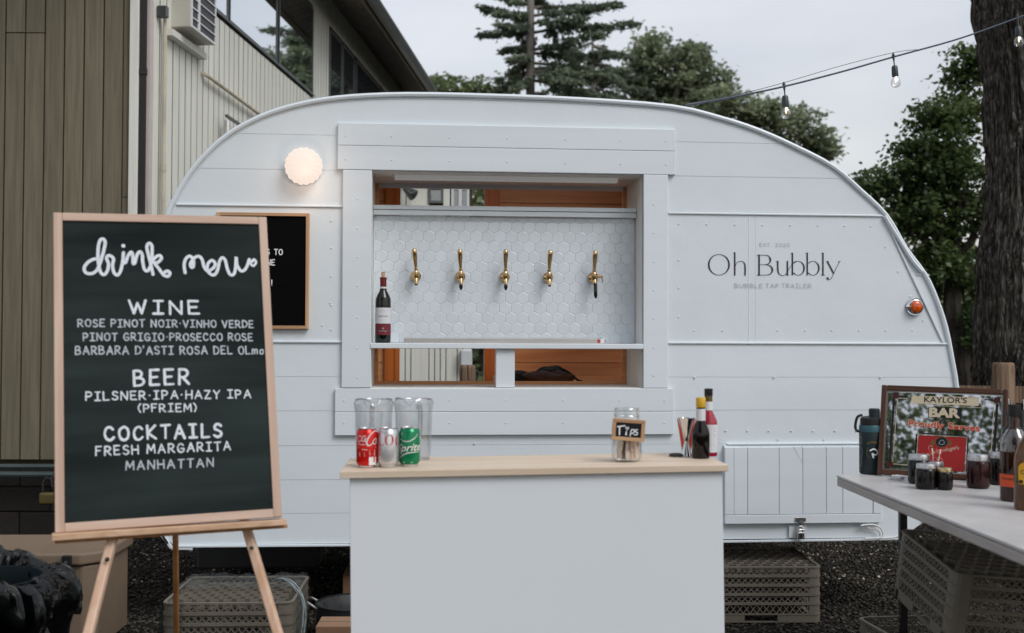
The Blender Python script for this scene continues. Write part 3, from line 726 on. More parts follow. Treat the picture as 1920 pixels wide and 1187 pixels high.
def awin(a, b, z0, z1, fm_, nm='window', panes=1):
    f = MB(); fw = .022
    f.box(a, b, -.02, .03, z0, z0 + fw); f.box(a, b, -.02, .03, z1 - fw, z1); f.box(a, a + fw, -.02, .03, z0 + fw, z1 - fw); f.box(b - fw, b, -.02, .03, z0 + fw, z1 - fw)
    for k in range(1, panes): xm = a + (b - a) * k / panes; f.box(xm - .016, xm + .016, -.02, .03, z0 + fw, z1 - fw)
    o = f.build(nm, fm_, anx)
    for k in range(panes):
        xa = a + (b - a) * k / panes; xb = a + (b - a) * (k + 1) / panes
        MB().box(xa + .02, xb - .02, .008, .018, z0 + fw, z1 - fw).build('pane', M['wdark'], o)
awin(wn0, wn1, wz0, 2.65, M['alu']); awin(dn0, dn1, dz - .35, 2.65, M['winw'], panes=2)
for xa, xb in ((wn0 - .16, wn0 - .002), (wn1 + .002, dn0 - .012)): MB().box(xa, xb, -.006, .029, wz0 - .10, 2.68).build('window_trim', M['siding_cream'], anx)
fx, fz = A.hit(757, 360)
lp = MB().tube([(fx, .03, fz + .06), (fx, -.06, fz + .05), (fx + .05, -.12, fz)], .012, 8)
lo = lp.build('floodlight', M['gutter'], anx, smooth=True)
ll = MB(); ll.lathe([(.0, -.03), (.02, -.03), (.03, 0), (.055, .08), (.052, .085), (.0, .06)], n=14)
o_ = ll.build('lamp_head', M['gutter'], lo, smooth=True); o_.location = (fx + .03, -.12, fz - .0); o_.rotation_euler = (rad(20), rad(128), 0)
MB().add([(-.2, -.35, 2.86), (ax1 + .06, -.12, 2.86), (ax1 + .06, 3.4, 3.05), (-.2, 3.4, 3.05), (-.2, -.35, 2.92), (ax1 + .06, -.12, 2.92), (ax1 + .06, 3.4, 3.11), (-.2, 3.4, 3.11)],
         [(0, 3, 2, 1), (4, 5, 6, 7), (0, 1, 5, 4), (1, 2, 6, 5), (2, 3, 7, 6), (3, 0, 4, 7)]).build('roof', M['shingle'], anx)
ux, uz = A.hit(873, 675)
ub = thing('utility_box', 'small pale utility box on the annex corner behind the split log post', 'box', M=A.M @ Matrix.Translation((ux - .045, -.03, uz - .07)))
MB().box(0, .10, -.05, .03, 0, .16).build('box', M['winw'], ub, bevel=.006); MB().box(.005, .095, -.056, -.05, .01, .15).build('lid', M['winw'], ub, bevel=.002)

# ------------------------------------------------------------------ fence posts behind the trailer
def fence_post(pxl, pxr, pyt, D, label):
    P = at((pxl + pxr) / 2, pyt, D); w = (pxr - pxl) / FPX * D
    t = thing('fence_post', label, 'post', (P.x, P.y, 0), random.uniform(-.2, .2), group='rough wooden fence posts behind the trailer')
    pts = []
    for k in range(18):
        a = 2 * PI * k / 18; q = .5 * w * (1 + .12 * math.sin(3 * a + 1) + .06 * math.sin(7 * a)) / max(abs(math.cos(a)), abs(math.sin(a))) ** .35
        pts.append((q * math.cos(a), q * math.sin(a)))
    mb = MB(); hs = [0, .4, .8, P.z - .03, P.z - .005, P.z]; sc = [1, 1, 1, 1, .93, .8]
    vs = []
    for h, k in zip(hs, sc): vs += [(x * k + .004 * mnoise.noise((x * 20, h * 3, 0)), y * k, h) for x, y in pts]
    m_ = 18; mb.v = vs; mb.f = [(i * m_ + j, i * m_ + (j + 1) % m_, (i + 1) * m_ + (j + 1) % m_, (i + 1) * m_ + j) for i in range(len(hs) - 1) for j in range(m_)] + [tuple((len(hs) - 1) * m_ + j for j in range(m_))]
    mb.build('post', M['post'], t, smooth=True, ang=50)
    return t
fence_post(861, 890, 684, 8.6, 'split log fence post framed in the lower opening of the trailer')
pr = fence_post(1862, 1901, 680, 7.4, 'rough pale fence post standing before the big tree trunk')
z_r = at(1830, 724, 7.5).z
MB().bar((1.4, .1, z_r - .06), (-1.75, .45, z_r - .06), .05, .11).build('rail', M['post'], pr)
# ------------------------------------------------------------------ the trailer
YAW = rad(4.9)
TO = Vector((0, 5.21, 0)); T = yaw_frame(TO, YAW)
trl = thing('trailer', 'white rounded vintage camping trailer converted to a tap bar with a serving hatch', 'trailer', M=T.M)
def tp(px, py, off=0): return T.hit(px, py, off)
OUT_PX = [(325, 1022), (304, 1000), (289, 930), (279, 840), (275, 740), (278, 620), (287, 500), (308, 408), (325, 368), (351, 324), (380, 289), (413, 258), (452, 232),
          (509, 206), (581, 187), (660, 177), (768, 173), (923, 176), (1092, 183), (1260, 196), (1354, 218), (1424, 241), (1494, 272), (1564, 309), (1616, 354),
          (1665, 402), (1701, 463), (1737, 512), (1759, 559), (1777, 614), (1789, 675), (1797, 725), (1799, 800), (1793, 880), (1771, 940), (1733, 978), (1690, 1008)]
OUT = [tp(*p) for p in OUT_PX]
ctr_curve = catmull(OUT[1:-1], 3)
OUTL = [OUT[0]] + ctr_curve + [OUT[-1]]
def zl(px, py): return tp(px, py)[1]
z0b = zl(500, 1021)
Zs = [z0b, zl(600, 962), zl(600, 899), zl(600, 835), zl(600, 770), zl(600, 706), zl(600, 640.5), zl(500, 386), zl(500, 317), zl(500, 251), 9]
HX0, HX1 = tp(697, 500)[0], tp(1205, 500)[0]
HZ1 = (zl(697, 321) + zl(1205, 329)) / 2; HZ0 = (zl(697, 727) + zl(1205, 727)) / 2
# side skin: overlapping sheet strips, cut round the hatch opening
xr_panel = tp(1404, 500)[0]
for k in range(len(Zs) - 1):
    z0, z1 = Zs[k] + (.0001 if k else 0), Zs[k + 1] + .003
    regs = []
    if z1 > HZ0 and z0 < HZ1: regs = [(-9, HX0), (HX1, 9)]
    else: regs = [(-9, 9)]
    if k == 6: regs = [(-9, HX0), (HX1, xr_panel - .001), (xr_panel + .001, 9)]
    for a, b in regs:
        P = clip_rect(OUTL, a, b, z0, z1)
        if not P: continue
        if (z0 < HZ0 < z1) or (z0 < HZ1 < z1):      # strips that only partly meet the hole
            for c_, d_, e_, f_ in ((a, b, z0, HZ0) if z0 < HZ0 else (a, b, HZ1, z1),): pass
        zt = min(z1, max(p[1] for p in P))
        big = (k == 6)
        tilt = (z0, z0 + .158, -.0008, .0004) if not big else (z0, z1, 0.0, 0.0)
        MB().prism(P, 0, .014 + .001 * (k % 2), tilt).build('side_panel', M['trailer'], trl)
# the piece of skin between the hatch sides where a strip straddles the hatch edge
for k in range(len(Zs) - 1):
    z0, z1 = Zs[k] + .0015, Zs[k + 1] - .0015
    for lo, hi in ((z0, min(z1, HZ0)), (max(z0, HZ1), z1)):
        if z1 > HZ0 and z0 < HZ1 and hi - lo > .004:
            P = clip_rect(OUTL, HX0, HX1, lo, hi)
            if P: MB().prism(P, .002, .014).build('side_panel', M['trailer'], trl)
# trim strips
def strip(px0, px1, py, h=.010, y=-.008):
    x0, x1 = tp(px0, 500)[0], tp(px1, 500)[0]; z = zl((px0 + px1) / 2 if px1 < 700 else 1450, py)
    return MB().box(x0, x1, y, -.0005, z - h / 2, z + h / 2).build('trim_strip', M['trim'], trl, bevel=.003)
strip(330, 642, 385.5); strip(290, 642, 640.5); strip(1252, 1655, 402); strip(1252, 1781, 643.5)
def seg_strip(pts, w=.012, y0=-.010, name='trim_strip', mat='trim'):
    P = [tp(*p) for p in pts]; mb = MB()
    for a, b in zip(P, P[1:]): mb.bar((a[0], y0 / 2, a[1]), (b[0], y0 / 2, b[1]), w, abs(y0), up=(0, 1, 0))
    return mb.build(name, M[mat], trl, bevel=.002)
seg_strip([(1656, 404), (1768, 642)], w=.010, y0=-.008)
seg_strip([(1404, 405), (1404, 641)], w=.005, y0=-.0014)
seg_strip([(1417, 405), (1417, 641)], w=.003, y0=-.0010)
seg_strip([(1782, 648), (1797, 728)], w=.006, y0=-.006)
seg_strip([(1718, 515), (1742, 516)], w=.006, y0=-.006)
# dark gap beside the rear roof rail
seg_strip([(1722, 493), (1733, 512)], w=.006, y0=-.006, name='rail_gap', mat='black')
# casing round the serving hatch: every board a part
def brd(px0, px1, py0a, py0b, py1a, py1b, y=-.02, name='casing_board', gap=.0006, d=.018, mat='trailer_b'):
    x0, x1 = tp(px0, 500)[0], tp(px1, 500)[0]
    z1 = (tp(px0, py0a)[1] + tp(px1, py0b)[1]) / 2; z0 = (tp(px0, py1a)[1] + tp(px1, py1b)[1]) / 2
    return MB().box(x0 + gap, x1 - gap, y, y + d, z0 + gap, z1 - gap).build(name, M[mat], trl, bevel=.0025)
brd(632, 1265, 231, 243.5, 273.5, 285); brd(632, 1265, 273.5, 285, 319, 329)
brd(630, 1262, 727.5, 728, 771, 772); brd(630, 1262, 771, 772, 815, 815.5)
brd(642, 697, 319.5, 320, 727, 727); brd(1205, 1251, 328, 329, 727.5, 728)
# hatch lining
LD = .40
ln = MB(); t_ = .012
ln.box(HX0 - t_, HX0, 0, LD, HZ0, HZ1); ln.box(HX1, HX1 + t_, 0, LD, HZ0, HZ1)
ln.box(HX0 - t_, HX1 + t_, 0, LD, HZ0 - t_, HZ0); ln.box(HX0 - t_, HX1 + t_, 0, LD, HZ1, HZ1 + t_)
ln.build('hatch_lining', M['lining'], trl)
fr = MB(); e = .018
fr.box(HX0 - .01, HX0 + e, LD, LD + .03, HZ0, HZ1); fr.box(HX1 - e, HX1 + .01, LD, LD + .03, HZ0, HZ1); fr.box(HX0 + e, HX1 - e, LD, LD + .03, HZ0, HZ0 + .016); 
fr.build('hatch_inner_frame', M['cedar'], trl)
MB().box(HX0 + e, HX1 - e, LD, LD + .03, HZ1 - .018, HZ1).build('hatch_inner_frame', M['trailer_b'], trl)
# LED strip fitting under the hatch head
lx0, lx1 = tp(740, 330, .10)[0], tp(1158, 330, .10)[0]
MB().box(lx0, lx1, .09, .125, HZ1 - .022, HZ1 - .001).build('strip_light', M['striplight'], trl, bevel=.003)
# shelves
SY = .17
zsh1 = tp(960, 644)[1]; zsh0 = tp(960, 654)[1]
MB().box(HX0 - .004, HX1 - .0, -.024, .26, zsh0, zsh1).build('shelf', M['trim'], trl, bevel=.003)
tz1 = tp(960, 389, SY)[1]; tzm = tp(960, 397, SY)[1]; tz0 = tp(960, 407, SY)[1]
txr = tp(1191, 400, SY)[0]
MB().box(HX0 + .001, txr, SY - .035, SY + .05, tzm, tz1).build('ledge', M['trim'], trl, bevel=.002)
MB().box(HX0 + .001, txr, SY - .030, SY - .001, tz0, tzm - .002).build('ledge', M['trim'], trl, bevel=.002)
MB().box(HX0 + .0015, HX1 - .0015, SY - .02, SY + .05, zsh0 - .35 if False else zsh1 + .001, zsh1 + .002).build('shelf_caulk', M['trim'], trl)
# divider post between the lower openings
dx0, dx1 = tp(930, 690)[0], tp(965, 690)[0]
MB().box(dx0, dx1, -.004, .08, HZ0 + .001, zsh0 - .001).build('divider', M['trailer_b'], trl, bevel=.002)
# tile wall
tw0, tw1 = HX0 + .001, tp(1189, 500, SY)[0]
tlw = MB().box(tw0, tw1, SY, SY + .03, zsh1 + .002, tz0 - .001).build('tile_wall', M['grout'], trl)
MB().box(tw1, HX1 - .001, SY + .004, SY + .03, zsh1 + .002, tz1).build('wall_strip', M['trailer_b'], trl)
HP = (tp(1005, 500, SY)[0] - tp(785, 500, SY)[0]) / 10; RP = HP * .866; R_ = HP / math.sqrt(3) - .0006
hexp = [(R_ * math.sin(PI / 3 * k), R_ * math.cos(PI / 3 * k)) for k in range(6)]
cx0, cz0 = tp(793.5, 424, SY)       # a hexagon centre read off the photograph
hexme = None; nt_ = 0
def tile_mesh(P):
    mb = MB(); n_ = len(P); cx = sum(p[0] for p in P) / n_; cz = sum(p[1] for p in P) / n_
    k = .93
    vs = [(x, 0, z) for x, z in P] + [(x, -.0010, z) for x, z in P] + [(cx + (x - cx) * k, -.0018, cz + (z - cz) * k) for x, z in P]
    mb.add(vs, [(i, (i + 1) % n_, n_ + (i + 1) % n_, n_ + i) for i in range(n_)] + [(n_ + i, n_ + (i + 1) % n_, 2 * n_ + (i + 1) % n_, 2 * n_ + i) for i in range(n_)] + [tuple(range(2 * n_, 3 * n_))])
    return mb
for r_ in range(-2, 14):
    for c_ in range(-8, 22):
        cx = cx0 + (c_ + (r_ % 2) * .5) * HP; cz = cz0 - r_ * RP
        P = [(cx + a, cz + b) for a, b in hexp]
        C_ = clip_rect(P, tw0 + .0005, tw1 - .0005, zsh1 + .003, tz0 - .002)
        if not C_: continue
        Ar = abs(sum(C_[i][0] * C_[(i + 1) % len(C_)][1] - C_[(i + 1) % len(C_)][0] * C_[i][1] for i in range(len(C_))) / 2)
        if Ar < .00012: continue
        if len(C_) == 6 and abs(Ar - 2.598 * R_ * R_) < 1e-6:
            if hexme is None:
                hexme = tile_mesh(hexp).build('tile', M['tile'], tlw); o = hexme
            else: o = hexme.copy(); COL.objects.link(o)
            o.location = (cx, SY, cz); o.rotation_euler = (random.uniform(-.006, .006), 0, random.uniform(-.006, .006))
        else:
            o = tile_mesh([(x - cx, z - cz) for x, z in C_]).build('tile', M['tile'], tlw); o.location = (cx, SY, cz)
        nt_ += 1
print('tiles', nt_)
# taps
def make_tap(px, pytop, pyfl, lean, nozzle, label, pxf):
    x, z = tp(pxf, pyfl, SY); h = tp(px, pytop, SY - .06)[1] - z
    b = MB(); b.lathe([(.0, .0), (.024, .0), (.024, -.004), (.019, -.010), (.012, -.014), (.010, -.045), (.0, -.047)], (x, SY - .004, z), 20, axis='y')
    b.v = [(v[0], v[1], v[2]) for v in b.v]
    b.lathe([(.0, -.014), (.013, -.014), (.015, 0), (.015, .014), (.011, .019), (.0105, .024), (.0, .026)], (x, SY - .052, z), 16)
    b.tube([(x, SY - .052, z - .006), (x + .001, SY - .060, z - .022), (x + .001, SY - .064, z - .040)], [.010, .009, .0082], 12)
    t = b.build('tap', M['brass'], trl, smooth=True); t['label'] = label
    hd = MB(); tx = x + lean
    pr = [(0.0055, 0), (.0075, .006), (.0060, .012), (.0056, .02), (.0072, .038), (.0092, .060), (.0100, .078), (.0096, .090), (.0072, .098), (.0, .101)]
    zz = z + .024; k = (h - .024) / .101
    pts = [(x + (tx - x) * (q[1] / .101), SY - .052 - .018 * (q[1] / .101), zz + q[1] * k) for q in pr]
    hd.tube(pts, [q[0] * 1.22 if q[0] > 0 else .0005 for q in pr], 14); hd.build('handle', M['brass'], t, smooth=True, ang=60)
    if nozzle == 'plug':
        MB().lathe([(.0, -.030), (.004, -.026), (.0085, -.016), (.0092, -.008), (.0075, 0), (.0, .001)], (x + .001, SY - .066, z - .038), 14).build('plug', M['blackgloss'], t, smooth=True)
    elif nozzle == 'hose':
        MB().tube([(x + .002, SY - .066, z - .03), (x + .003, SY - .068, z - .034), (x + .004, SY - .070, z - .085), (x + .005, SY - .070, z - .100)], [.008, .0085, .0088, .005], 12).build('spout', M['blackgloss'], t, smooth=True)
        s_b = MB().tube([(x + .008, SY - .05, z + .003), (x + .040, SY - .052, z + .004)], .007, 10); s_b.tube([(x + .036, SY - .054, z + .006), (x + .040, SY - .056, z - .024)], [.004, .003], 8)
        s_b.tube([(x - .010, SY - .054, z - .006), (x - .010, SY - .054, z + .014)], .004, 8)
        s_b.build('side_lever', M['brass'], t, smooth=True)
    else:
        MB().lathe([(.0, -.006), (.0065, -.006), (.0068, .002), (0, .003)], (x + .001, SY - .064, z - .040), 12).build('nozzle_mouth', M['black'], t, smooth=True)
make_tap(776.5, 466, 518, -.010, 'open', 'brass tap with open nozzle nearest the wine bottle', 780)
make_tap(862, 467, 519, -.006, 'plug', 'brass tap with black plug second from the left', 863)
make_tap(947.5, 467.5, 519.5, .0, 'plug', 'brass tap with black plug in the middle', 946)
make_tap(1030, 469, 520.5, .004, 'open', 'brass tap with open nozzle second from the right', 1027)
make_tap(1114, 470, 521, .002, 'hose', 'brass tap with side lever and long black spout at the right', 1111)
# screws: tiny, joined
sc_ = MB()
def screw(px, py, off=-.021, r=.0042):
    x, z = tp(px, py, off)
    sc_.lathe([(r, .002), (r * .8, -.001), (0, -.0022)], (x, off, z), 6, axis='y', close=False)
for px in (648, 734, 843, 951, 1060, 1164, 1249):
    t_ = (px - 632) / 633
    for base in (254, 298): screw(px, base + 11 * t_)
for px in (645, 731, 843, 949, 1056, 1162, 1246):
    for base in (751, 793): screw(px, base)
for py in (373, 428, 482, 536, 595, 653, 708): screw(670, py); 
for py in (383, 436, 490, 544, 597, 651, 704): screw(1226, py + .5)
for px in (1273, 1325, 1378, 1430, 1482, 1534, 1584, 1633): screw(px, 420 + (px - 1273) * .012, -.002)
for px in (1302, 1355, 1458, 1510, 1560, 1611, 1661, 1711): screw(px, 619.5, -.002)
for py in (488, 540, 594): screw(1273, py, -.002)
for px, py in ((1660, 463), (1684, 509), (1707, 556), (1731, 601)): screw(px, py, -.002)
for py in (414, 465, 518, 572, 618): screw(621, py, -.002)
for px in (1303, 1452, 1652): screw(px, 707.5, -.006, .005)
for px in (1361, 1402, 1442, 1484, 1525, 1566, 1606): screw(px, 808, -.004, .0048)
for px in (890, 1300, 1320): screw(px, 832, -.004, .005)
for px in (1459, 1545): screw(px, 824.5, -.004, .005)
for px, py in ((604, 610), (619, 568)): screw(px, py, -.002, .004)
stuff(sc_.build('screw', M['trailer_b'], trl, smooth=True))
# storage hatch with boards
def hx(px): return tp(px, 900)[0]
def hz(py): return tp(1500, py)[1]
dr = MB().box(hx(1356), hx(1649), -.012, -.001, hz(980), hz(834)).build('storage_door', M['trailer_b'], trl, bevel=.002)
def db(a, b, z0, z1, y=-.024): return MB().box(hx(a) + .001, hx(b) - .001, y, -.012, hz(z0) + .001, hz(z1) - .001).build('door_board', M['trailer_b'], dr, bevel=.0015, seg=1)
db(1356, 1373.5, 963, 837, -.027); db(1633, 1649, 963, 837, -.027); db(1356, 1649, 980, 963, -.027)
for a, b in ((1373.5, 1399), (1399, 1458), (1502, 1546), (1546, 1576.5), (1576.5, 1633)): db(a, b, 963, 837)
XA, XB = hx(1458) + .001, hx(1502) - .001; zt_, zb2 = hz(837) - .001, hz(963) + .001; xm, zm = hx(1484), hz(868)
MB().prism([(XA, zb2), (XB, zb2), (XB, zm), (xm, zt_), (XA, zt_)], -.024, -.012).build('door_board', M['trailer_b'], dr, bevel=.0012, seg=1)
MB().prism([(XB, zm + .004), (XB, zt_), (xm + .003, zt_)], -.022, -.012).build('door_board', M['trailer_b'], dr)
MB().box(hx(1362), hx(1612), -.016, -.0, hz(833) , hz(831)).build('door_hinge', M['trim'], trl)
# hasp and keeper plate
hs_ = MB(); hxm, hzm = tp(1497, 972)
hs_.box(hxm - .024, hxm + .024, -.034, -.027, hzm - .009, hzm + .009); hs_.box(hxm - .008, hxm + .008, -.034, -.029, hzm - .05, hzm - .008)
hs_.tube([(hxm - .012, -.034, hzm - .055), (hxm - .012, -.045, hzm - .045), (hxm + .012, -.045, hzm - .045), (hxm + .012, -.034, hzm - .055)], .003, 6)
hs_.build('hasp', M['steel'], dr, bevel=.001)
kx0, kz0 = tp(1478, 1008); kx1, kz1 = tp(1510, 984)
MB().box(kx0, kx1, -.012, -.004, kz0, kz1).build('keeper_plate', M['trim'], trl, bevel=.001)
# bottom rim, rear cable loop
seg_strip([(330, 1024), (655, 1021.5), (1355, 1015), (1690, 1010)], w=.010, y0=-.014, name='bottom_rim')
seg_strip([(303, 1002), (312, 1012), (322, 1027), (362, 1028)], w=.014, y0=-.012, name='corner_bracket')
seg_strip([(306, 1003), (316, 1018)], w=.008, y0=-.018, name='corner_gap', mat='black')
# roof shell, far side and floor
DEP = 2.0
O2 = OUTL
def shell(pts, y0, y1, th, mat, name):
    m_ = len(pts); mb = MB()
    cx = sum(p[0] for p in pts) / m_; cz = sum(p[1] for p in pts) / m_
    nrm = []
    for i in range(m_):
        a = pts[max(i - 1, 0)]; b = pts[min(i + 1, m_ - 1)]; dx, dz = b[0] - a[0], b[1] - a[1]; l = math.hypot(dx, dz)
        nrm.append((dz / l, -dx / l))
    ins = [(p[0] + q[0] * th, p[1] + q[1] * th) for p, q in zip(pts, nrm)]
    mb.v = [(x, y0, z) for x, z in pts] + [(x, y1, z) for x, z in pts] + [(x, y0, z) for x, z in ins] + [(x, y1, z) for x, z in ins]
    for i in range(m_ - 1):
        mb.f += [(i, i + 1, m_ + i + 1, m_ + i), (2 * m_ + i, 3 * m_ + i, 3 * m_ + i + 1, 2 * m_ + i + 1), (i, 2 * m_ + i, 2 * m_ + i + 1, i + 1), (m_ + i, m_ + i + 1, 3 * m_ + i + 1, 3 * m_ + i)]
    return mb.build(name, M[mat], trl, smooth=True, ang=40)
shell(O2, .015, .42, .02, 'roofp', 'roof'); shell(O2, 1.58, DEP - .001, .02, 'roofp', 'roof')
# between the sides, added unseen openings in both ends and roof let light in
mid_runs = []; run = []
for p in O2:
    end_gap = 1.15 < p[1] < 1.95; roof_gap = p[1] > 2.2 and -.35 < p[0] < .75
    if end_gap or roof_gap:
        if len(run) > 1: mid_runs.append(run)
        run = []
    else: run.append(p)
if len(run) > 1: mid_runs.append(run)
for r__ in mid_runs: shell(r__, .421, 1.579, .02, 'roofp', 'roof')
# rail along the side edge of the roof + inner drip bead
def inset(pts, d):
    o = []
    for i, p in enumerate(pts):
        a = pts[max(i - 1, 0)]; b = pts[min(i + 1, len(pts) - 1)]; dx, dz = b[0] - a[0], b[1] - a[1]; l = math.hypot(dx, dz) or 1
        o.append((p[0] + dz / l * d, p[1] - dx / l * d))
    return o
rl = MB().tube([(x, -.004, z) for x, z in inset(O2, .011)[1:-1]], .0115, 8); rl.build('roof_rail', M['trim'], trl, smooth=True)
cz = 1.3; inr = []
top = [p for p in O2 if p[1] > zl(400, 470)]
for i, p in enumerate(top):
    a = top[max(i - 1, 0)]; b = top[min(i + 1, len(top) - 1)]; dx, dz = b[0] - a[0], b[1] - a[1]; l = math.hypot(dx, dz) or 1
    inr.append((p[0] + dz / l * .028, .0, p[1] - dx / l * .028))
MB().tube(inr, .0028, 6).build('drip_rail', M['trim'], trl, smooth=True)
# a gutter lip on the rear curve
lip = [tp(*p) for p in ((1657, 406), (1684, 450), (1708, 488), (1727, 510))]
MB().tube([(x, -.012, z) for x, z in catmull(lip, 3)], .009, 6).build('awning_rail', M['trim'], trl, smooth=True)
# far wall with its window hole
FY = 1.93
wx0, wz1_ = tp(751, 346, FY); wx1, _ = tp(909, 347, FY); wz0_ = tp(830, 722, FY)[1] - .05; wz1_ = tp(830, 346, FY)[1]
for nm, y0, y1, mt in (('far_panel', DEP - .03, DEP, 'trailer'),):
    for (a, b, c, d) in ((-9, wx0, -9, 9), (wx1, 9, -9, 9), (wx0, wx1, -9, wz0_), (wx0, wx1, wz1_, 9)):
        P = clip_rect(O2, a, b, c, d)
        if P: MB().prism(P, y0, y1).build(nm, M[mt], trl)
seams = [z0b + .02, tp(960, 680, FY)[1] - .51, tp(960, 680, FY)[1], (tp(960, 680, FY)[1] + tp(1000, 381, FY)[1]) / 2, tp(1000, 381, FY)[1], 2.42]
INN = [(p[0] * .985, 1.3 + (p[1] - 1.3) * .975) for p in O2]
for k in range(len(seams) - 1):
    for (a, b) in ((-9, wx0), (wx1, 9)):
        P = clip_rect(INN, a, b, seams[k] + .002, seams[k + 1] - .002)
        if P: MB().prism(P, FY, FY + .012).build('interior_board', M['cedar'], trl)
    if seams[k + 1] <= wz0_ + .01 or seams[k] >= wz1_:
        P = clip_rect(INN, wx0, wx1, seams[k] + .002, min(seams[k + 1] - .002, 9))
        if P: MB().prism(P, FY, FY + .012).build('interior_board', M['cedar'], trl)
P = clip_rect(INN, wx0, wx1, wz1_, seams[4] if seams[4] > wz1_ else 2.42)
if P: MB().prism(P, FY + .002, FY + .012).build('interior_board', M['cedar'], trl)
# window casing inside
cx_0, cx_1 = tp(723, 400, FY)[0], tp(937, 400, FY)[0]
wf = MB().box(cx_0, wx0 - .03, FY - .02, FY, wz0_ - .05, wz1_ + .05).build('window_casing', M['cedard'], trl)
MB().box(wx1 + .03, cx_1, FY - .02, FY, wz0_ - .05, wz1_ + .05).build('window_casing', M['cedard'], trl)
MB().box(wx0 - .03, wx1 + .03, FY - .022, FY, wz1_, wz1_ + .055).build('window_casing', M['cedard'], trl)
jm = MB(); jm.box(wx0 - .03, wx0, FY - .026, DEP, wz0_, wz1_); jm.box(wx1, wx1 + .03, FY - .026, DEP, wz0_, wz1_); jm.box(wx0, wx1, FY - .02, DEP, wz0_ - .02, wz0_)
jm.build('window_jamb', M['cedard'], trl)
# floor, interior ends, inner bench
MB().box(O2[0][0] + .05, O2[-1][0] - .02, .02, DEP - .04, z0b, z0b + .03).build('floor', M['tank'], trl)
bx0, bz = tp(968, 716, LD + .35)
MB().box(wx1 + .05, HX1 + .5, LD + .05, FY - .05, bz - .05, bz).build('bench', M['cedar'], trl)
# underbody and wheel
ux0, uz = tp(372, 1064, .9); ux1, _ = tp(600, 1064, .9)
MB().box(ux0, ux1, .85, 1.2, uz, z0b).build('underbody_tank', M['tank'], trl, bevel=.01)
for wy in (.12, 1.78):
    tyre = MB().lathe([(.16, -.08), (.30, -.085), (.325, -.06), (.33, 0), (.325, .06), (.30, .085), (.16, .08)], (.1, wy, .33), 32, axis='y', close=False)
    w_ = tyre.build('wheel', M['tyre'], trl, smooth=True)
    MB().lathe([(.0, -.05), (.05, -.06), (.14, -.03), (.17, -.06), (.17, .05), (0, .05)], (.1, wy, .33), 28, axis='y').build('rim', M['trim'], w_, smooth=True)
MB().tube([(.1, .1, .33), (.1, 1.8, .33)], .03, 10).build('axle', M['tank'], trl, smooth=True)
# scalloped wall lamp (lit)
lx, lz = tp(569.5, 312, -.03); LR = .0825
wl = MB().lathe([(0, .0), (.06, .0), (.062, -.012), (0, -.013)], (lx, -.006, lz), 24, axis='y').build('wall_lamp', M['trim'], trl, smooth=True)
sh = MB().lathe([(LR * .80, 0), (LR, -.012), (LR * .985, -.030), (LR * .86, -.052), (LR * .62, -.068), (LR * .32, -.076), (0, -.078)], (lx, -.018, lz), 144, axis='y',
                mod=lambda t, h: 1 + (.060 * abs(math.cos(9 * t)) - .030) * (1 if h > -.07 else .3), close=False)
so = sh.build('lamp_shade', M['lampshade'], wl, smooth=True, ang=70)
ld = bpy.data.lights.new('lamp_glow', 'POINT'); ld.energy = .6; ld.color = (1, .70, .5); ld.shadow_soft_size = .03
lg = bpy.data.objects.new('lamp_glow', ld); COL.objects.link(lg); lg.parent = wl; lg.location = (lx + .03, -.20, lz - .08)
# amber marker lamp
mx_, mz_ = tp(1719, 575, -.03)
ml = MB().lathe([(0, .0), (.041, .0), (.042, -.006), (.038, -.012), (.034, -.018), (.031, -.020), (0, -.018)], (mx_, -.004, mz_), 32, axis='y').build('marker_lamp', M['chrome'], trl, smooth=True)
def star(t, h): return 1 + .015 * math.cos(12 * t)
MB().lathe([(.0305, -.018), (.030, -.022), (.026, -.029), (.014, -.033), (0, -.034)], (mx_, -.004, mz_), 48, axis='y', mod=star, close=False).build('lens', M['amber'], ml, smooth=True, ang=60)
MB().lathe([(.0335, -.0195), (.0335, -.022), (.030, -.024), (.0295, -.020)], (mx_, -.004, mz_), 32, axis='y', close=False).build('rim', M['chrome'], ml, smooth=True)
# sign writing on the side
def zq(x, y): return tp(1240 + x / 3.2, 380 + y / 3.2, -.002)      # zoomed reading of the lettering
K_ = (tp(1500, 500)[0] - tp(1400, 500)[0]) / 320.0
wr = MB(); fm_ = flat(-.0020)
def sw(pts, w, lift=.0003, smooth=True):
    P = [zq(*p) for p in pts]; ww = [(q + .6) * K_ * 1.06 for q in w] if isinstance(w, (list, tuple)) else (w + .6) * K_ * 1.06
    wr.ribbon(P, ww, fm_, lift, smooth, n=5, ramp=.0002)
def ell(cx, cy, rx, ry, thick, thin_, a0=0, a1=360, n=36):
    pts = []; ws = []
    for i in range(n + 1):
        a = rad(a0 + (a1 - a0) * i / n); pts.append((cx + rx * math.cos(a), cy + ry * math.sin(a))); ws.append(thin_ + (thick - thin_) * abs(math.cos(a)) ** 2.2)
    P = [zq(*p) for p in pts]; wr.ribbon(P, [(q + .6) * K_ * 1.06 for q in ws], fm_, .0003, False, ramp=.0001, caps=False)
ell(346, 372, 61, 62, 8, 2)
sw([(441, 300), (441, 434)], 7, .0005, False); sw([(433, 301), (441, 303)], 2.5, .0006, False)
sw([(444, 385), (452, 362), (470, 352), (490, 354), (501, 370), (503, 395)], [1.5, 2, 2, 3, 6, 7]); sw([(503, 390), (503, 434)], 7, .0007, False)
wr.build('lettering', M['ink'], trl); wr = MB()
sw([(587, 315), (587, 434)], 8, .0005, False); sw([(574, 315), (625, 315)], 2.2, .0006, False); sw([(574, 434), (630, 434)], 2.2, .0007, False)
sw([(622, 315), (643, 320), (655, 343), (645, 365), (620, 371), (590, 371)], [2, 4, 8, 4, 2, 2], .0008)
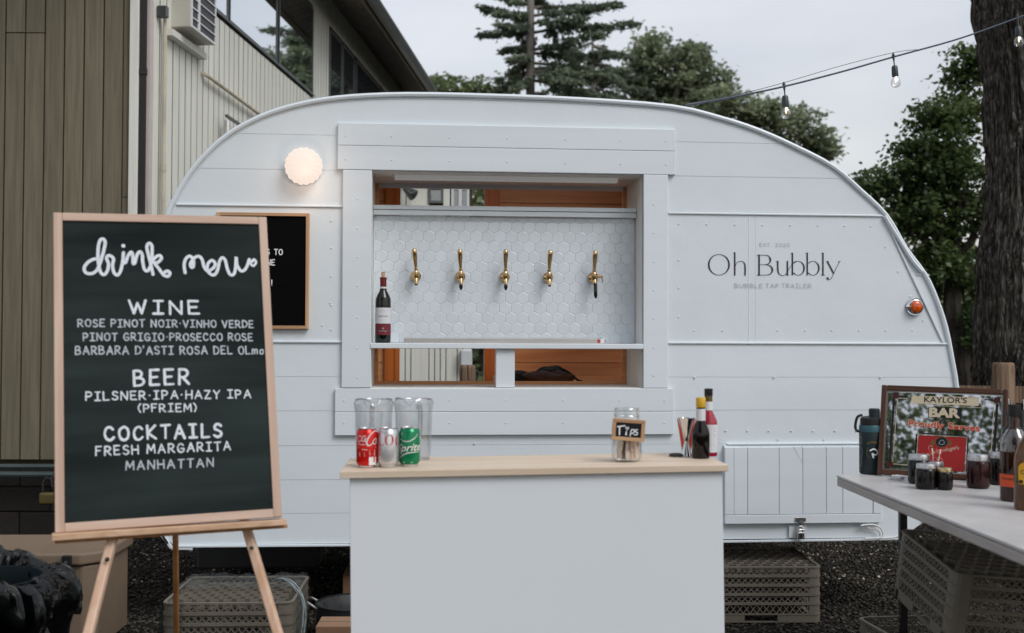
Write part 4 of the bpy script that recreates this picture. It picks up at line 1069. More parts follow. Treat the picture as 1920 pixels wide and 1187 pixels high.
sw([(622, 371), (652, 378), (667, 402), (655, 427), (628, 434)], [2, 4, 8, 4, 2], .0009)
sw([(699, 352), (699, 400)], 7, .0005, False); sw([(690, 352), (700, 353)], 2.5, .0006, False)
sw([(699, 398), (704, 422), (722, 437), (744, 432), (757, 410)], [7, 5, 2.2, 2, 1.5], .0007); sw([(757, 352), (757, 434)], 7, .0008, False); sw([(757, 433), (765, 434)], 2.5, .0009, False)
sw([(752, 432), (768, 395), (792, 360), (806, 352)], 1.6, .0010)
for bx in (787, 876):
    sw([(bx, 303), (bx, 432)], 7, .0005, False); sw([(bx - 9, 303), (bx, 304)], 2.5, .0006, False)
    ell(bx + 34, 393, 36, 42, 7.5, 2, -135, 140)
sw([(970, 303), (970, 434)], 7, .0005, False); sw([(961, 303), (970, 304)], 2.5, .0006, False); sw([(960, 434), (982, 434)], 2.2, .0007, False)
sw([(997, 353), (1034, 424)], 7, .0005, False); sw([(1071, 352), (1050, 392), (1034, 425), (1018, 456), (1000, 462)], [2, 2, 2, 2, 3], .0007)
sw([(990, 353), (1004, 353)], 2.2, .0008, False); sw([(1062, 353), (1074, 353)], 2.2, .0008, False); sw([(997, 453), (999, 454)], 11, .0009, False)
wr.build('lettering', M['ink'], trl)
def side_text(s, px0, px1, pyb, h, w, gap):
    mb = MB(); x0, z0 = tp(px0, pyb, -.002); x1, _ = tp(px1, pyb, -.002); z1 = tp(px0, pyb - h, -.002)[1]
    stroke_text(mb, s, x0, x1, z0, z1 - z0, w, fm_, gap=gap, slope=tp(px1, pyb, -.002)[1] * 0, space=.7); mb.build('lettering', M['inkgrey'], trl)
side_text('EST. 2020', 1424.5, 1480, 462, 6, .0016, .42); side_text('BUBBLE', 1377.5, 1430, 539.5, 7.6, .0018, .34); side_text('TAP', 1436, 1460, 539.5, 7.6, .0018, .34); side_text('TRAILER', 1466, 1521, 539.5, 7.6, .0018, .34)
# the added roof opening stays uncovered

# ------------------------------------------------------------------ chalkboard on its easel
yw, ln_, rl_ = .3605, .2387, .0215
u = Vector((math.cos(yw), math.sin(yw), 0)); nn = Vector((-math.sin(yw), math.cos(yw), 0)); v = Vector((0, 0, 1)) * math.cos(ln_) + nn * math.sin(ln_)
u2 = u * math.cos(rl_) + v * math.sin(rl_); v2 = v * math.cos(rl_) - u * math.sin(rl_)
CB = Frame((-1.2369, 3.0971, .749), u2, v2.cross(u2), v2)
CW, CH, FW = .6122, .92, .0245
ch = thing('chalkboard', 'tall wooden framed chalkboard listing the drinks, leaning on a pine easel', 'chalkboard', M=CB.M)
MB().box(0, FW, 0, .022, 0, CH).build('frame_rail', M['framez'], ch, bevel=.002)
MB().box(CW - FW, CW, 0, .022, 0, CH).build('frame_rail', M['framez'], ch, bevel=.002)
MB().box(FW, CW - FW, .0, .022, 0, FW).build('frame_rail', M['framex'], ch, bevel=.002)
MB().box(FW, CW - FW, .0, .022, CH - FW, CH).build('frame_rail', M['framex'], ch, bevel=.002)
MB().box(FW - .003, CW - FW + .003, .006, .018, FW - .003, CH - FW + .003).build('board', M['board'], ch)
cf = flat(.0058)
def cq(x, y): return CB.hit(60 + x / 3.4286, 380 + y / 3.4286, .0058)
def chalkline(s, pxL, yL, pxR, yR, hpx, wpx_, mat='chalk', gap=.26, space=.6):
    x0, z0 = CB.hit(pxL, yL, .0058); x1, z1 = CB.hit(pxR, yR, .0058); _, zt = CB.hit(pxL, yL - hpx, .0058)
    mb = MB(); stroke_text(mb, s, x0, x1, z0, zt - z0, wpx_ / 690, cf, gap=gap, slope=z1 - z0, jitter=.035, space=space)
    mb.build('lettering', M[mat], ch)
chalkline('WINE', 243, 588, 373, 589, 24, 4.8, gap=.42)
chalkline('ROSE PINOT NOIR·VINHO VERDE', 146.5, 612.5, 475, 614.5, 13.5, 2.6, 'chalk2', gap=.34)
chalkline('PINOT GRIGIO·PROSECCO ROSE', 156.5, 639, 473, 639, 14, 2.6, 'chalk2', gap=.34)
chalkline("BARBARA D'ASTI ROSA DEL OLmo", 141.5, 664.5, 494, 664, 15, 2.6, 'chalk2', gap=.34)
chalkline('BEER', 252, 724, 354, 720, 28, 4.9, gap=.40)
chalkline('PILSNER·IPA·HAZY IPA', 161, 751, 470, 746, 15.5, 2.8, 'chalk', gap=.36)
chalkline('(PFRIEM)', 260, 773, 368, 771, 14.5, 2.6, 'chalk', gap=.34)
chalkline('COCKTAILS', 197, 826, 415, 819, 25, 4.8, gap=.40)
chalkline('FRESH MARGARITA', 180, 854, 432, 844, 16.5, 2.8, 'chalk', gap=.38)
chalkline('MANHATTAN', 236, 881, 400, 875, 16, 2.6, 'chalk2', gap=.38)
sm = MB(); wS = 6.4 / 690
strokes = [
 [(430, 365), (402, 362), (362, 382), (336, 418), (346, 450), (385, 456), (420, 430), (442, 375), (462, 305), (470, 255), (458, 234), (440, 240), (428, 275), (424, 330), (428, 395), (440, 445), (462, 464), (484, 440), (492, 395), (480, 362), (487, 342), (510, 345), (524, 365), (518, 405), (528, 452), (552, 466), (572, 430), (584, 370), (588, 322)],
 [(588, 322), (586, 372), (600, 388), (616, 345), (638, 318), (648, 345), (650, 392), (662, 385), (676, 335), (694, 316), (708, 335), (712, 385), (724, 432), (745, 438), (762, 408)],
 [(778, 462), (764, 400), (748, 335), (738, 285), (752, 262), (770, 276), (772, 330), (768, 390), (790, 355), (820, 340), (832, 360), (810, 384), (790, 392), (815, 425), (845, 465), (875, 474), (886, 452), (868, 440), (852, 450)],
 [(984, 452), (978, 400), (990, 360), (1015, 345), (1036, 368), (1038, 408), (1026, 418), (1018, 395), (1042, 358), (1074, 346), (1095, 372), (1106, 415), (1130, 440), (1162, 424), (1178, 396), (1158, 372), (1132, 392), (1126, 430), (1146, 460), (1174, 464), (1194, 430), (1204, 382), (1222, 355), (1242, 372), (1254, 422), (1272, 462), (1296, 462), (1308, 420), (1312, 350), (1318, 402), (1342, 440), (1368, 432), (1386, 398), (1396, 366)],
 [(1396, 366), (1404, 392), (1422, 408), (1440, 384), (1426, 366), (1414, 382), (1400, 372)]]
for i, st in enumerate(strokes):
    sm.ribbon([cq(*p) for p in st], wS * (1 if i < 4 else .8), cf, .0004 + .0004 * i, True, 5, ramp=.0008)
sm.ribbon([cq(586, 277), cq(588, 279)], wS * 1.2, cf, .0004, False)
sm.build('lettering', M['chalk'], ch)
# easel
def along(a, b, t): return Vector(a) + (Vector(b) - Vector(a)) * t
eas = thing('easel', 'slim pine tripod easel holding the drink menu chalkboard', 'easel', (-.95, 3.3, 0))
def E(P): return Vector(P) - Vector((-.95, 3.3, 0))
def leg(pxa, pya, Da, pxb, pyb, Db, mat, w=.024, upext=.0, dot=None):
    a, b = at(pxa, pya, Da), at(pxb, pyb, Db)
    t = (0 - a.z) / (b.z - a.z); foot = along(a, b, t); topp = along(a, b, -upext)
    return MB().bar(E(topp), E(foot), w, w, up=(0, 1, 0)).build('leg', M[mat], eas, bevel=.005)
lA = leg(213, 1002, 3.185, 166, 1187, 3.06, 'pine', w=.026, upext=2.6)
lB = leg(461, 985, 3.36, 521, 1187, 3.24, 'pine', w=.026, upext=2.6)
leg(329, 1003, 3.75, 331, 1187, 3.95, 'legdark', w=.018, upext=.9)
for l_, (px, py, D_) in ((lA, (201, 1049, 3.13)), (lB, (472, 1027, 3.31))):
    P_ = E(at(px, py, D_ - .002)); 
    MB().lathe([(0, 0), (.007, 0), (.006, -.004), (0, -.0045)], (P_.x, P_.y, P_.z), 12, axis='y').build('bolt', M['chrome'], l_, smooth=True)
pl, pr_ = at(97, 1005.5, 3.09), at(535, 976.5, 3.335)
MB().bar(E(pl) + Vector((0, 0, -.002)), E(pr_) + Vector((0, 0, -.002)), .035, .017).build('ledge', M['pinex'], eas, bevel=.002)
MB().bar(E(pl) + Vector((0, .02, -.0165)), E(pr_) + Vector((0, .02, -.0165)), .03, .011).build('ledge_support', M['legdark'], eas, bevel=.002)

# ------------------------------------------------------------------ letter board on the trailer
lb0 = tp(405, 500, -.02)[0]; lb1, lbz1 = tp(580, 400, -.02); _, lbz0 = tp(578, 617, -.02)
LBW, LBH = lb1 - lb0, lbz1 - lbz0
LB = Frame(TO + T.X * lb0 + T.Y * -.024 + Vector((0, 0, lbz0)), T.X, T.Y, T.Z)
lb = thing('letter_board', 'black felt letter board with thin oak frame hung on the trailer behind the chalkboard', 'letter board', M=LB.M)
q = .0145
MB().box(0, q, 0, .022, 0, LBH).build('frame_rail', M['oak'], lb, bevel=.0015); MB().box(LBW - q, LBW, 0, .022, 0, LBH).build('frame_rail', M['oak'], lb, bevel=.0015)
MB().box(q, LBW - q, 0, .022, 0, q).build('frame_rail', M['oakx'], lb, bevel=.0015); MB().box(q, LBW - q, 0, .022, LBH - q, LBH).build('frame_rail', M['oakx'], lb, bevel=.0015)
fb_ = MB().box(q, LBW - q, .012, .02, q, LBH - q)
for i in range(int((LBH - 2 * q) / .0075)): fb_.box(q + .001, LBW - q - .001, .009, .0125, q + i * .0075 + .001, q + i * .0075 + .006)
fb_.build('felt', M['felt'], lb)
lf = flat(.0086); mb = MB()
for s_t, a, b, yb in (('S', 499, 505, 477), ('TO', 514.5, 529.5, 477.5), ('NE', 500.5, 515, 497), ('!', 508.5, 510.5, 535)):
    x0, z0 = LB.hit(a, yb, .0086); x1, _ = LB.hit(b, yb, .0086); zt = LB.hit(a, yb - 10, .0086)[1]
    stroke_text(mb, s_t, x0, x1, z0, zt - z0, .0045, lf, gap=.3, lift=.0008)
mb.build('lettering', M['white'], lb)

# ------------------------------------------------------------------ the bar counter
ZC = .884
PL = at_z(637.5, 884.5, ZC); cyw, ctl = rad(4.0), .0140        # the counter stands a little out of level on the gravel
cX = Vector((math.cos(cyw), math.sin(cyw), math.tan(ctl))).normalized(); cZ = Vector((-math.sin(ctl) * math.cos(cyw), -math.sin(ctl) * math.sin(cyw), math.cos(ctl))); cYv = cZ.cross(cX)
CF = Frame(PL - cZ * ZC, cX, cYv, cZ)
def cbase(px, py, r=0.0):
    d = ray(px, py); t = (PL - CAMP).dot(CF.Z) / d.dot(CF.Z); P = CAMP + d * t
    e = Vector((P.x, P.y, 0)).normalized(); P = P + e * r; P.z = PL.z - ((P.x - PL.x) * CF.Z.x + (P.y - PL.y) * CF.Z.y) / CF.Z.z; return P
ctr = thing('bar_counter', 'plain white bar counter with a pale plywood top in front of the trailer', 'counter', M=CF.M)
TW = CF.hit(1366, 870)[0]; TD = .39
MB().box(0, TW, 0, TD, ZC - .021, ZC).build('counter_top', M['ply'], ctr, bevel=.002)
bl, br_ = CF.hit(656.5, 1000, .015)[0], CF.hit(1356, 1000, .015)[0]
MB().box(bl, br_, .015, .027, .01, ZC - .0215).build('front_panel', M['counterp'], ctr, bevel=.0015)
MB().box(bl + .001, bl + .013, .0275, TD - .03, .01, ZC - .0215).build('side_panel', M['counterp'], ctr); MB().box(br_ - .013, br_ - .001, .0275, TD - .03, .01, ZC - .0215).build('side_panel', M['counterp'], ctr)
MB().box(bl + .02, br_ - .02, .03, TD - .04, .4, .418).build('inner_shelf', M['ply'], ctr)

# ------------------------------------------------------------------ things on the counter
def base(px, py, z, r=0.0):
    P = at_z(px, py, z); d = Vector((P.x, P.y, 0)).normalized(); return Vector((P.x, P.y, z)) + d * r
def face_rot(P): return -math.atan2(P.x, P.y)       # turn -Y towards the camera
def cylmap(R, th0=0.0): return lambda x, z, l: ((R + l) * math.sin(x / R + th0), -(R + l) * math.cos(x / R + th0), z)
def can(px, py, mat, label, art, amat):
    R = .033; P = cbase(px, py, R)
    t = thing('drink_can', label, 'can', P, face_rot(P), group='soda cans on the counter')
    MB().lathe([(.0265, .006), (.0325, .014), (R, .018), (R, .104), (.031, .109), (.0275, .1165)], n=40, close=False).build('can_body', M[mat], t, smooth=True)
    MB().lathe([(0, .003), (.022, .003), (.024, .0), (.0262, .002), (.0268, .0062)], n=32).build('can_base', M['canmetal'], t, smooth=True)
    MB().lathe([(.0272, .1164), (.0278, .1195), (.0262, .1205), (.0250, .1165), (0, .1165)], n=32, close=False).build('can_lid', M['canmetal'], t, smooth=True)
    MB().box(-.008, .008, -.012, .010, .1185, .1195).build('ring_pull', M['canmetal'], t, bevel=.0004)
    cm = cylmap(R + .0002)
    mb = MB(); art(mb, cm, R); mb.build('lettering', M[amat], t)
    return t
def cp_(cx, yb):
    def f(x, y):
        q = max(-.98, min(.98, (x - cx) / 4274 / .033)); return (.033 * math.asin(q), (yb - y) / 4274)
    return f
def art_coke(mb, cm, R):
    f = cp_(327, 1038)
    def s(pts, w): mb.ribbon([f(*p) for p in pts], w, cm, .0003 + .0001 * (len(mb.f) % 7), True)
    s([(252, 632), (234, 618), (210, 640), (202, 680), (222, 696), (248, 680)], .0022)
    s([(306, 622), (282, 622), (262, 655), (264, 686), (286, 684), (306, 640), (300, 690), (318, 686)], .0022)
    s([(318, 655), (335, 652)], .002)
    s([(448, 560), (420, 560), (372, 600), (335, 660), (322, 715), (346, 745), (385, 725), (402, 690)], [.002, .003, .0035, .0045, .005, .004, .0025, .002])
    s([(440, 650), (414, 672), (404, 712), (420, 730), (438, 708), (440, 665)], .0022); s([(455, 560), (470, 580), (480, 565), (488, 580)], .0035)
    s([(215, 722), (262, 735), (300, 728)], .0018); s([(262, 795), (330, 800)], .0016)
    for y in (768, 776): s([(212, y), (438, y)], .0009)
    for y in (835, 850, 866, 880): s([(226, y), (300, y)], .0009)
    for x0, x1, y0, y1 in ((352, 440, 895, 1000), (356, 430, 805, 880)):
        P = [f(x0, y1), f((x0 + x1) / 2, y1), f(x1, y1), f(x1, y0), f((x0 + x1) / 2, y0), f(x0, y0)]
        if y0 > 890: mb.add([cm(a, b, .0004) for a, b in P], [(0, 1, 4, 5), (1, 2, 3, 4)])
        else:
            for y in range(y0, y1, 9): s([f_ for f_ in ((x0, y), (x1, y))], .0006)
def art_diet(mb, cm, R):
    f = cp_(612, 1038)
    def s(pts, w): mb.ribbon([f(*p) for p in pts], w, cm, .0003 + .0001 * (len(mb.f) % 5), True)
    s([(560, 590), (540, 566), (512, 570), (490, 615), (486, 670), (500, 725), (530, 744), (556, 725)], [.0014, .0014, .0020, .0040, .0045, .0030, .0018, .0014])
    s([(626, 610), (594, 625), (580, 670), (592, 725), (626, 742), (660, 725), (672, 670), (658, 622), (626, 610)], [.0012, .003, .0055, .003, .0012, .003, .0055, .003, .0012])
    s([(722, 640), (712, 690), (722, 742)], .004)
def art_sprite(mb, cm, R):
    f = cp_(893, 1026)
    def s(pts, w): mb.ribbon([f(*p) for p in pts], w, cm, .0003 + .0001 * (len(mb.f) % 5), True)
    a = f(752, 850); b = f(1018, 800)
    put_text(mb, 'Sprite', a[0], b[0] + .006, a[1] - .004, a[1] + .027, cm, .0004, shear=.35, fat=.012, slope=.006)
    s([(760, 940), (800, 880), (870, 845), (950, 835), (1018, 832)], [.001, .0025, .003, .0025, .001])
    s([(772, 655), (820, 690), (890, 690), (960, 650), (1000, 600)], [.001, .0025, .003, .0025, .001])
    for y in (590, 604): s([(790, y), (985, y)], .0016)
    s([(815, 970), (935, 970)], .0014)
M['cokewhite'] = pmat('white_can_letter', (.75, .72, .72), rough=.3)
can(688, 878, 'coke', 'red soda can with white script lettering, leftmost of the three', art_coke, 'cokewhite')
can(727.5, 877.5, 'silvercan', 'silver soda can with red letters, between the red and green cans', art_diet, 'reddark')
can(767.5, 875.5, 'greencan', 'green soda can with white slanted lettering, rightmost of the three', art_sprite, 'cokewhite')
# pitchers
def pitcher(px, py, label, rt, H_=.195, R=.062):
    P = cbase(px, py, R)
    t = thing('pitcher', label, 'pitcher', P, rt, group='clear plastic pitchers behind the cans')
    def rib(a, h): return 1 + (.010 * (math.cos(16 * a)) if .02 < h < H_ - .045 else 0)
    n = 64; prof = [(.0, .004), (R * .8, .004), (R * .86, .0), (R * .9, .02), (R * .95, .10), (R * .98, H_ - .04), (R * 1.0, H_ - .03), (R * 1.04, H_ - .018), (R * 1.05, H_ - .006), (R * .96, H_ + .004), (R * .90, H_)]
    b = MB().lathe(prof, n=n, mod=rib, close=False)
    vs = []
    for x, y, z in b.v:
        a = math.atan2(y, x)
        if z > H_ - .03:
            k = (z - (H_ - .03)) / .034
            d = -.016 * math.exp(-((a) / .20) ** 2) + .006 * (math.exp(-((abs(a) - .75) / .5) ** 2) - .5) ; z2 = z + d * k
            q = 1 + .16 * k * math.exp(-((a) / .35) ** 2) ; vs.append((x * q, y * q, z2))
        else: vs.append((x, y, z))
    b.v = vs; b.build('body', M['clear'], t, smooth=True, ang=80)
    MB().tube([(vs[i][0], vs[i][1], vs[i][2]) for i in range(9 * n, 10 * n)], .0022, 6, closed=True).build('rim', M['clear'], t, smooth=True)
    hdl = catmull([(-R * .95, 0, H_ - .03), (-R - .03, 0, H_ - .02), (-R - .045, 0, H_ - .06), (-R - .035, 0, .06), (-R * .9, 0, .035)], 5)
    MB().tube(hdl, .0075, 8).build('handle', M['clear'], t, smooth=True)
pitcher(700, 866, 'clear ribbed plastic pitcher standing behind the red and silver cans', rad(-80))
pitcher(775, 865, 'clear ribbed plastic pitcher standing behind the green can', rad(-97))
# tip jar
JR = .0475; P = cbase(1175, 868, JR)
tj = thing('tip_jar', 'clear glass jar half full of folded banknotes on the counter', 'jar', P, 0)
JH = .168
MB().lathe([(0, .004), (JR * .8, .002), (JR * .97, .010), (JR, .02), (JR, .112), (JR * .96, .124), (JR * .82, .138), (JR * .82, .160), (JR * .78, JH - .002)], n=40, close=False).build('glass', M['clearjar'], tj, smooth=True)
MB().lathe([(JR * .83, .140), (JR * .86, .143), (JR * .83, .146)], n=40, close=False).build('thread', M['clearjar'], tj, smooth=True)
MB().lathe([(JR * .78, JH - .006), (JR * .83, JH - .003), (JR * .80, JH)], n=40, close=False).build('rim', M['clearjar'], tj, smooth=True)
for i in range(13):
    a = 2 * PI * i / 13 + random.uniform(-.2, .2); r_ = random.uniform(.012, .030); cx, cy = r_ * math.cos(a), r_ * math.sin(a)
    w, h = random.uniform(.026, .040), random.uniform(.06, .10); ph = a + PI / 2 + random.uniform(-.5, .5); vs = []; nx_, nz2 = 7, 9
    for j in range(nz2):
        for k in range(nx_):
            s0 = (k / (nx_ - 1) - .5) * w; z = .008 + random.uniform(-.001, .002) + h * j / (nz2 - 1)
            off = .005 * math.sin(k * 2.1 + j * .5 + i)
            x = cx + s0 * math.cos(ph) + off * math.sin(ph); y = cy + s0 * math.sin(ph) - off * math.cos(ph)
            rr_ = math.hypot(x, y)
            if rr_ > JR * .9: x *= JR * .9 / rr_; y *= JR * .9 / rr_
            vs.append((x, y, z))
    mb = MB(); mb.add(vs, [(j * nx_ + k, j * nx_ + k + 1, (j + 1) * nx_ + k + 1, (j + 1) * nx_ + k) for j in range(nz2 - 1) for k in range(nx_ - 1)])
    o = mb.build('banknote', M['bill'] if i % 2 else M['bill2'], None, smooth=True)
    o.location = P; tag(o, 'crumpled folded banknote stuffed inside the glass tip jar', 'banknote', 'banknotes in the tip jar')
sp = Vector((P.x, P.y - JR - .008, 0)); SF0 = yaw_frame(sp, rad(-3))
sx0, sz0 = SF0.hit(1146.5, 824.5); sx1, _ = SF0.hit(1208, 828); _, sz1 = SF0.hit(1149, 784)
SG = Frame(sp + SF0.X * sx0 + Vector((0, 0, sz0)), SF0.X * math.cos(.065) - SF0.Z * math.sin(.065), SF0.Y, SF0.Z * math.cos(.065) + SF0.X * math.sin(.065))
sg = thing('tip_sign', 'little framed blackboard reading Tips tied onto the glass jar', 'sign', M=SG.M)
sw_, sh_ = sx1 - sx0, sz1 - sz0; q = .0115
MB().box(0, sw_, 0, .006, 0, q).build('frame_rail', M['oakx'], sg, bevel=.001); MB().box(0, sw_, 0, .006, sh_ - q, sh_).build('frame_rail', M['oakx'], sg, bevel=.001)
MB().box(0, q, 0, .006, q, sh_ - q).build('frame_rail', M['oak'], sg, bevel=.001); MB().box(sw_ - q, sw_, 0, .006, q, sh_ - q).build('frame_rail', M['oak'], sg, bevel=.001)
MB().box(q, sw_ - q, .002, .006, q, sh_ - q).build('board', M['blackp'], sg)
def tq(x, y): return SG.hit(1120 + x / 6.246, 710 + y / 6.246, .0018)
mb = MB(); tf = flat(.0018)
for i, (st, w) in enumerate((([(238, 562), (285, 556), (322, 552)], .0042), ([(262, 558), (260, 610), (258, 655)], .0045), ([(340, 620), (334, 655)], .0040), ([(328, 652), (345, 652)], .003),
    ([(382, 672), (392, 630), (400, 600), (425, 598), (432, 620), (412, 640), (394, 640)], .0036), ([(470, 598), (446, 600), (442, 618), (468, 632), (462, 655), (432, 656)], .0036),
    ([(350, 600), (338, 586), (332, 572), (342, 568), (350, 578), (358, 568), (368, 572), (362, 588), (350, 600)], .0022))):
    mb.ribbon([tq(*p) for p in st], w, tf, .0003 + .0002 * i, len(st) > 2, 5)
mb.build('lettering', M['white'], sg)
# lid ring, jigger, cup, bitters bottles
P = cbase(1268, 857, .020)
o = MB().lathe([(.0, 0), (.023, 0), (.0235, .004), (.0225, .009), (.018, .0095), (.017, .006), (0, .006)], n=32).build('jar_lid', M['darkmetal'], None, smooth=True); o.location = P
tag(o, 'flat dark metal jar lid lying beside the steel jigger', 'lid')
P = cbase(1287, 857, .018)
o = MB().lathe([(.015, 0), (.0165, .001), (.013, .018), (.0065, .044), (.0063, .046), (.0075, .049), (.0068, .052), (.014, .090), (.0255, .126), (.0262, .1265), (.0245, .126), (.013, .09), (.003, .055), (0, .055)], n=36, close=False).build('jigger', M['chrome'], None, smooth=True); o.location = P
o.data.transform(Matrix.Diagonal((1.12, 1.12, 1.0, 1))); tag(o, 'polished steel double cone jigger standing before the orange cup', 'jigger')
P = cbase(1287, 853, .030)
o = MB().lathe([(0, 0), (.013, 0), (.014, .004), (.030, .108), (.0315, .118), (.030, .118), (.0285, .108), (.012, .006), (0, .006)], n=32, close=False).build('cup', M['orangecup'], None, smooth=True); o.location = P
tag(o, 'orange red tapered cup behind the steel jigger', 'cup')
def bottle(name, label, cat, P, prof, mat, parts, group=None, rotz=None):
    t = thing(name, label, cat, P, face_rot(P) if rotz is None else rotz, group)
    MB().lathe(prof, n=36).build('glass', M[mat], t, smooth=True, ang=50)
    for nm, pr2, m2 in parts: MB().lathe(pr2, n=36, close=nm in ('cap', 'cork', 'stopper')).build(nm, M[m2], t, smooth=True)
    return t
R = .0285; P = cbase(1314, 861, R)
b1 = bottle('bitters_bottle', 'small dark brown bottle with a yellow cap and white neck label', 'bottle', P,
       [(0, .001), (R * .93, .001), (R, .005), (R, .078), (R * .96, .088), (R * .55, .116), (R * .5, .125), (R * .5, .165), (0, .165)], 'brownb',
       [('neck_label', [(R * .52, .120), (R * .52, .159)], 'label'), ('cap', [(R * .50, .163), (R * .54, .165), (R * .54, .192), (R * .5, .195), (0, .195)], 'yellow')])
R = .030; 
P = cbase(1328.5, 857, R)
b2 = bottle('bitters_bottle', 'taller red bitters bottle with black cap and white label behind the yellow capped one', 'bottle', P,
       [(0, .001), (R * .88, .001), (R * .95, .005), (R * .95, .108), (R * .9, .118), (R * .48, .145), (R * .42, .155), (R * .40, .205), (0, .205)], 'redliq',
       [('label', [(R * .965, .014), (R * .965, .104)], 'label'), ('neck_label', [(R * .50, .150), (R * .43, .178)], 'label'), ('neck_band', [(R * .43, .180), (R * .42, .198)], 'brass_dull'), ('cap', [(R * .44, .198), (R * .46, .200), (R * .46, .220), (0, .222)], 'black')])
mb = MB(); cm = cylmap(R * .97)
for i, (z, w) in enumerate(((.092, .0018), (.084, .0018), (.070, .0022), (.040, .001), (.034, .001))): mb.ribbon([(-.02, z), (0, z), (.022, z)], w, cm, .0004, False)
mb.build('lettering', M['reddark'], b2)

# ------------------------------------------------------------------ on the trailer shelf
def shelf_pt(px, y): x, _ = tp(px, 640, y); return TO + T.X * x + T.Y * y + Vector((0, 0, zsh1 + .0005))
P = shelf_pt(718, .035); R = .0355
bt = bottle('wine_bottle', 'red wine bottle with cork and white label standing left of the taps', 'bottle', P,
   [(0, .0), (R * .9, .0), (R, .004), (R, .185), (R * .97, .200), (R * .80, .217), (R * .50, .235), (R * .40, .250), (R * .38, .292), (R * .43, .293), (R * .43, .298), (0, .298)], 'bottle',
   [('label', [(R * 1.006, .088), (R * 1.006, .160)], 'label'), ('lower_label', [(R * 1.005, .036), (R * 1.005, .070)], 'labelred'), ('neck_band', [(R * .42, .240), (R * .405, .256)], 'label'),
    ('capsule', [(R * .41, .257), (R * .41, .290), (R * .46, .292), (R * .46, .2985), (R * .40, .2995)], 'foil'), ('cork', [(.0085, .292), (.009, .325), (0, .325)], 'cork')])
# white label reaches further round; maroon band joins it
mb = MB(); mb.lathe([(R * 1.004, .070), (R * 1.004, .088)], n=36, close=False); mb.build('label_band', M['labelred'], bt, smooth=True)
cm = cylmap(R * 1.007); mb = MB()
put_text(mb, 'JARMANO', -.024, .024, .116, .124, cm, .0003)
mb.build('lettering', M['brass_dull'], bt)
mb = MB(); mb.ribbon([(-.012, .142), (0, .146), (.012, .142)], .0012, cm, .0003); mb.ribbon([(-.010, .138), (.010, .138)], .0009, cm, .0003, False); mb.ribbon([(-.014, .104), (.014, .104)], .0007, cm, .0003, False)
mb.ribbon([(-.020, .057), (-.010, .052), (0, .056), (.010, .052), (.020, .057)], .0022, cm, .0006); mb.ribbon([(-.015, .046), (.015, .046)], .001, cm, .0006, False); mb.ribbon([(-.004, .064), (0, .069), (.004, .064), (-.004, .064)], .0022, cm, .0006)
mb.build('lettering', M['inkgrey'], bt)
dt0 = tp(757, 640, .02)[0]; dt1 = tp(1137, 640, .02)[0]; dz1 = tp(800, 633.5, .02)[1]
P = TO + T.X * dt0 + T.Y * .02 + Vector((0, 0, zsh1 + .0004)); DT = Frame(P, T.X, T.Y, T.Z); hh = dz1 - zsh1
dtr = thing('drip_tray', 'long low steel drip tray on the shelf under the brass taps', 'drip tray', M=DT.M)
MB().box(0, dt1 - dt0, 0, .12, 0, hh - .002).build('tray', M['steel'], dtr, bevel=.001)
gm = MB(); L_ = dt1 - dt0
for k in range(60): gm.box(.004 + k * (L_ - .01) / 60, .004 + k * (L_ - .01) / 60 + .004, -.0005, .118, hh - .0015, hh + .001)
stuff(gm.build('grate', M['steel'], dtr))
xa = tp(1120, 640, .02)[0] - dt0
mb = MB().box(xa, xa + .014, -.0012, 0, .003, hh - .004); mb.build('sticker', M['redt'], dtr)
MB().box(xa + .015, xa + .032, -.0012, 0, .003, hh - .004).build('sticker', M['label'], dtr)
# bag on the bench inside
P = TO + T.X * tp(1030, 700, LD + .25)[0] + T.Y * (LD + .25) + Vector((0, 0, bz)); BG = Frame(P, T.X, T.Y, T.Z)
bag = thing('shoulder_bag', 'slouched black and brown bag lying inside the trailer behind the divider', 'bag', M=BG.M)
def lump(cx, cy, rx, ry, rz, mat, nm, sd, nu=40, nv=20, amp=.25):
    vs = []; 
    for j in range(nv + 1):
        th = PI * j / nv
        for i in range(nu):
            a = 2 * PI * i / nu; d = Vector((math.sin(th) * math.cos(a), math.sin(th) * math.sin(a), math.cos(th)))
            k = 1 + amp * mnoise.noise(d * 2.2 + Vector((sd, sd, 0))) + amp * .5 * abs(mnoise.noise(d * 5 + Vector((0, sd, 2))))
            vs.append((cx + d.x * rx * k, cy + d.y * ry * k, max(0, rz * .5 + d.z * rz * k * .62)))
    mb = MB(); mb.add(vs, [(j * nu + i, j * nu + (i + 1) % nu, (j + 1) * nu + (i + 1) % nu, (j + 1) * nu + i) for j in range(nv) for i in range(nu)])
    return mb.build(nm, M[mat], bag, smooth=True, ang=80)
lump(.015, 0, .085, .07, .075, 'bagfab', 'body', 1); lump(-.02, -.05, .13, .035, .055, 'leather', 'flap', 4); lump(-.15, 0, .05, .06, .055, 'bagfab', 'pocket', 7)
MB().tube(catmull([(.06, -.03, .07), (.10, -.04, .05), (.14, -.05, .015), (.165, -.05, .006)], 4), .007, 6).build('strap', M['bagfab'], bag, smooth=True)
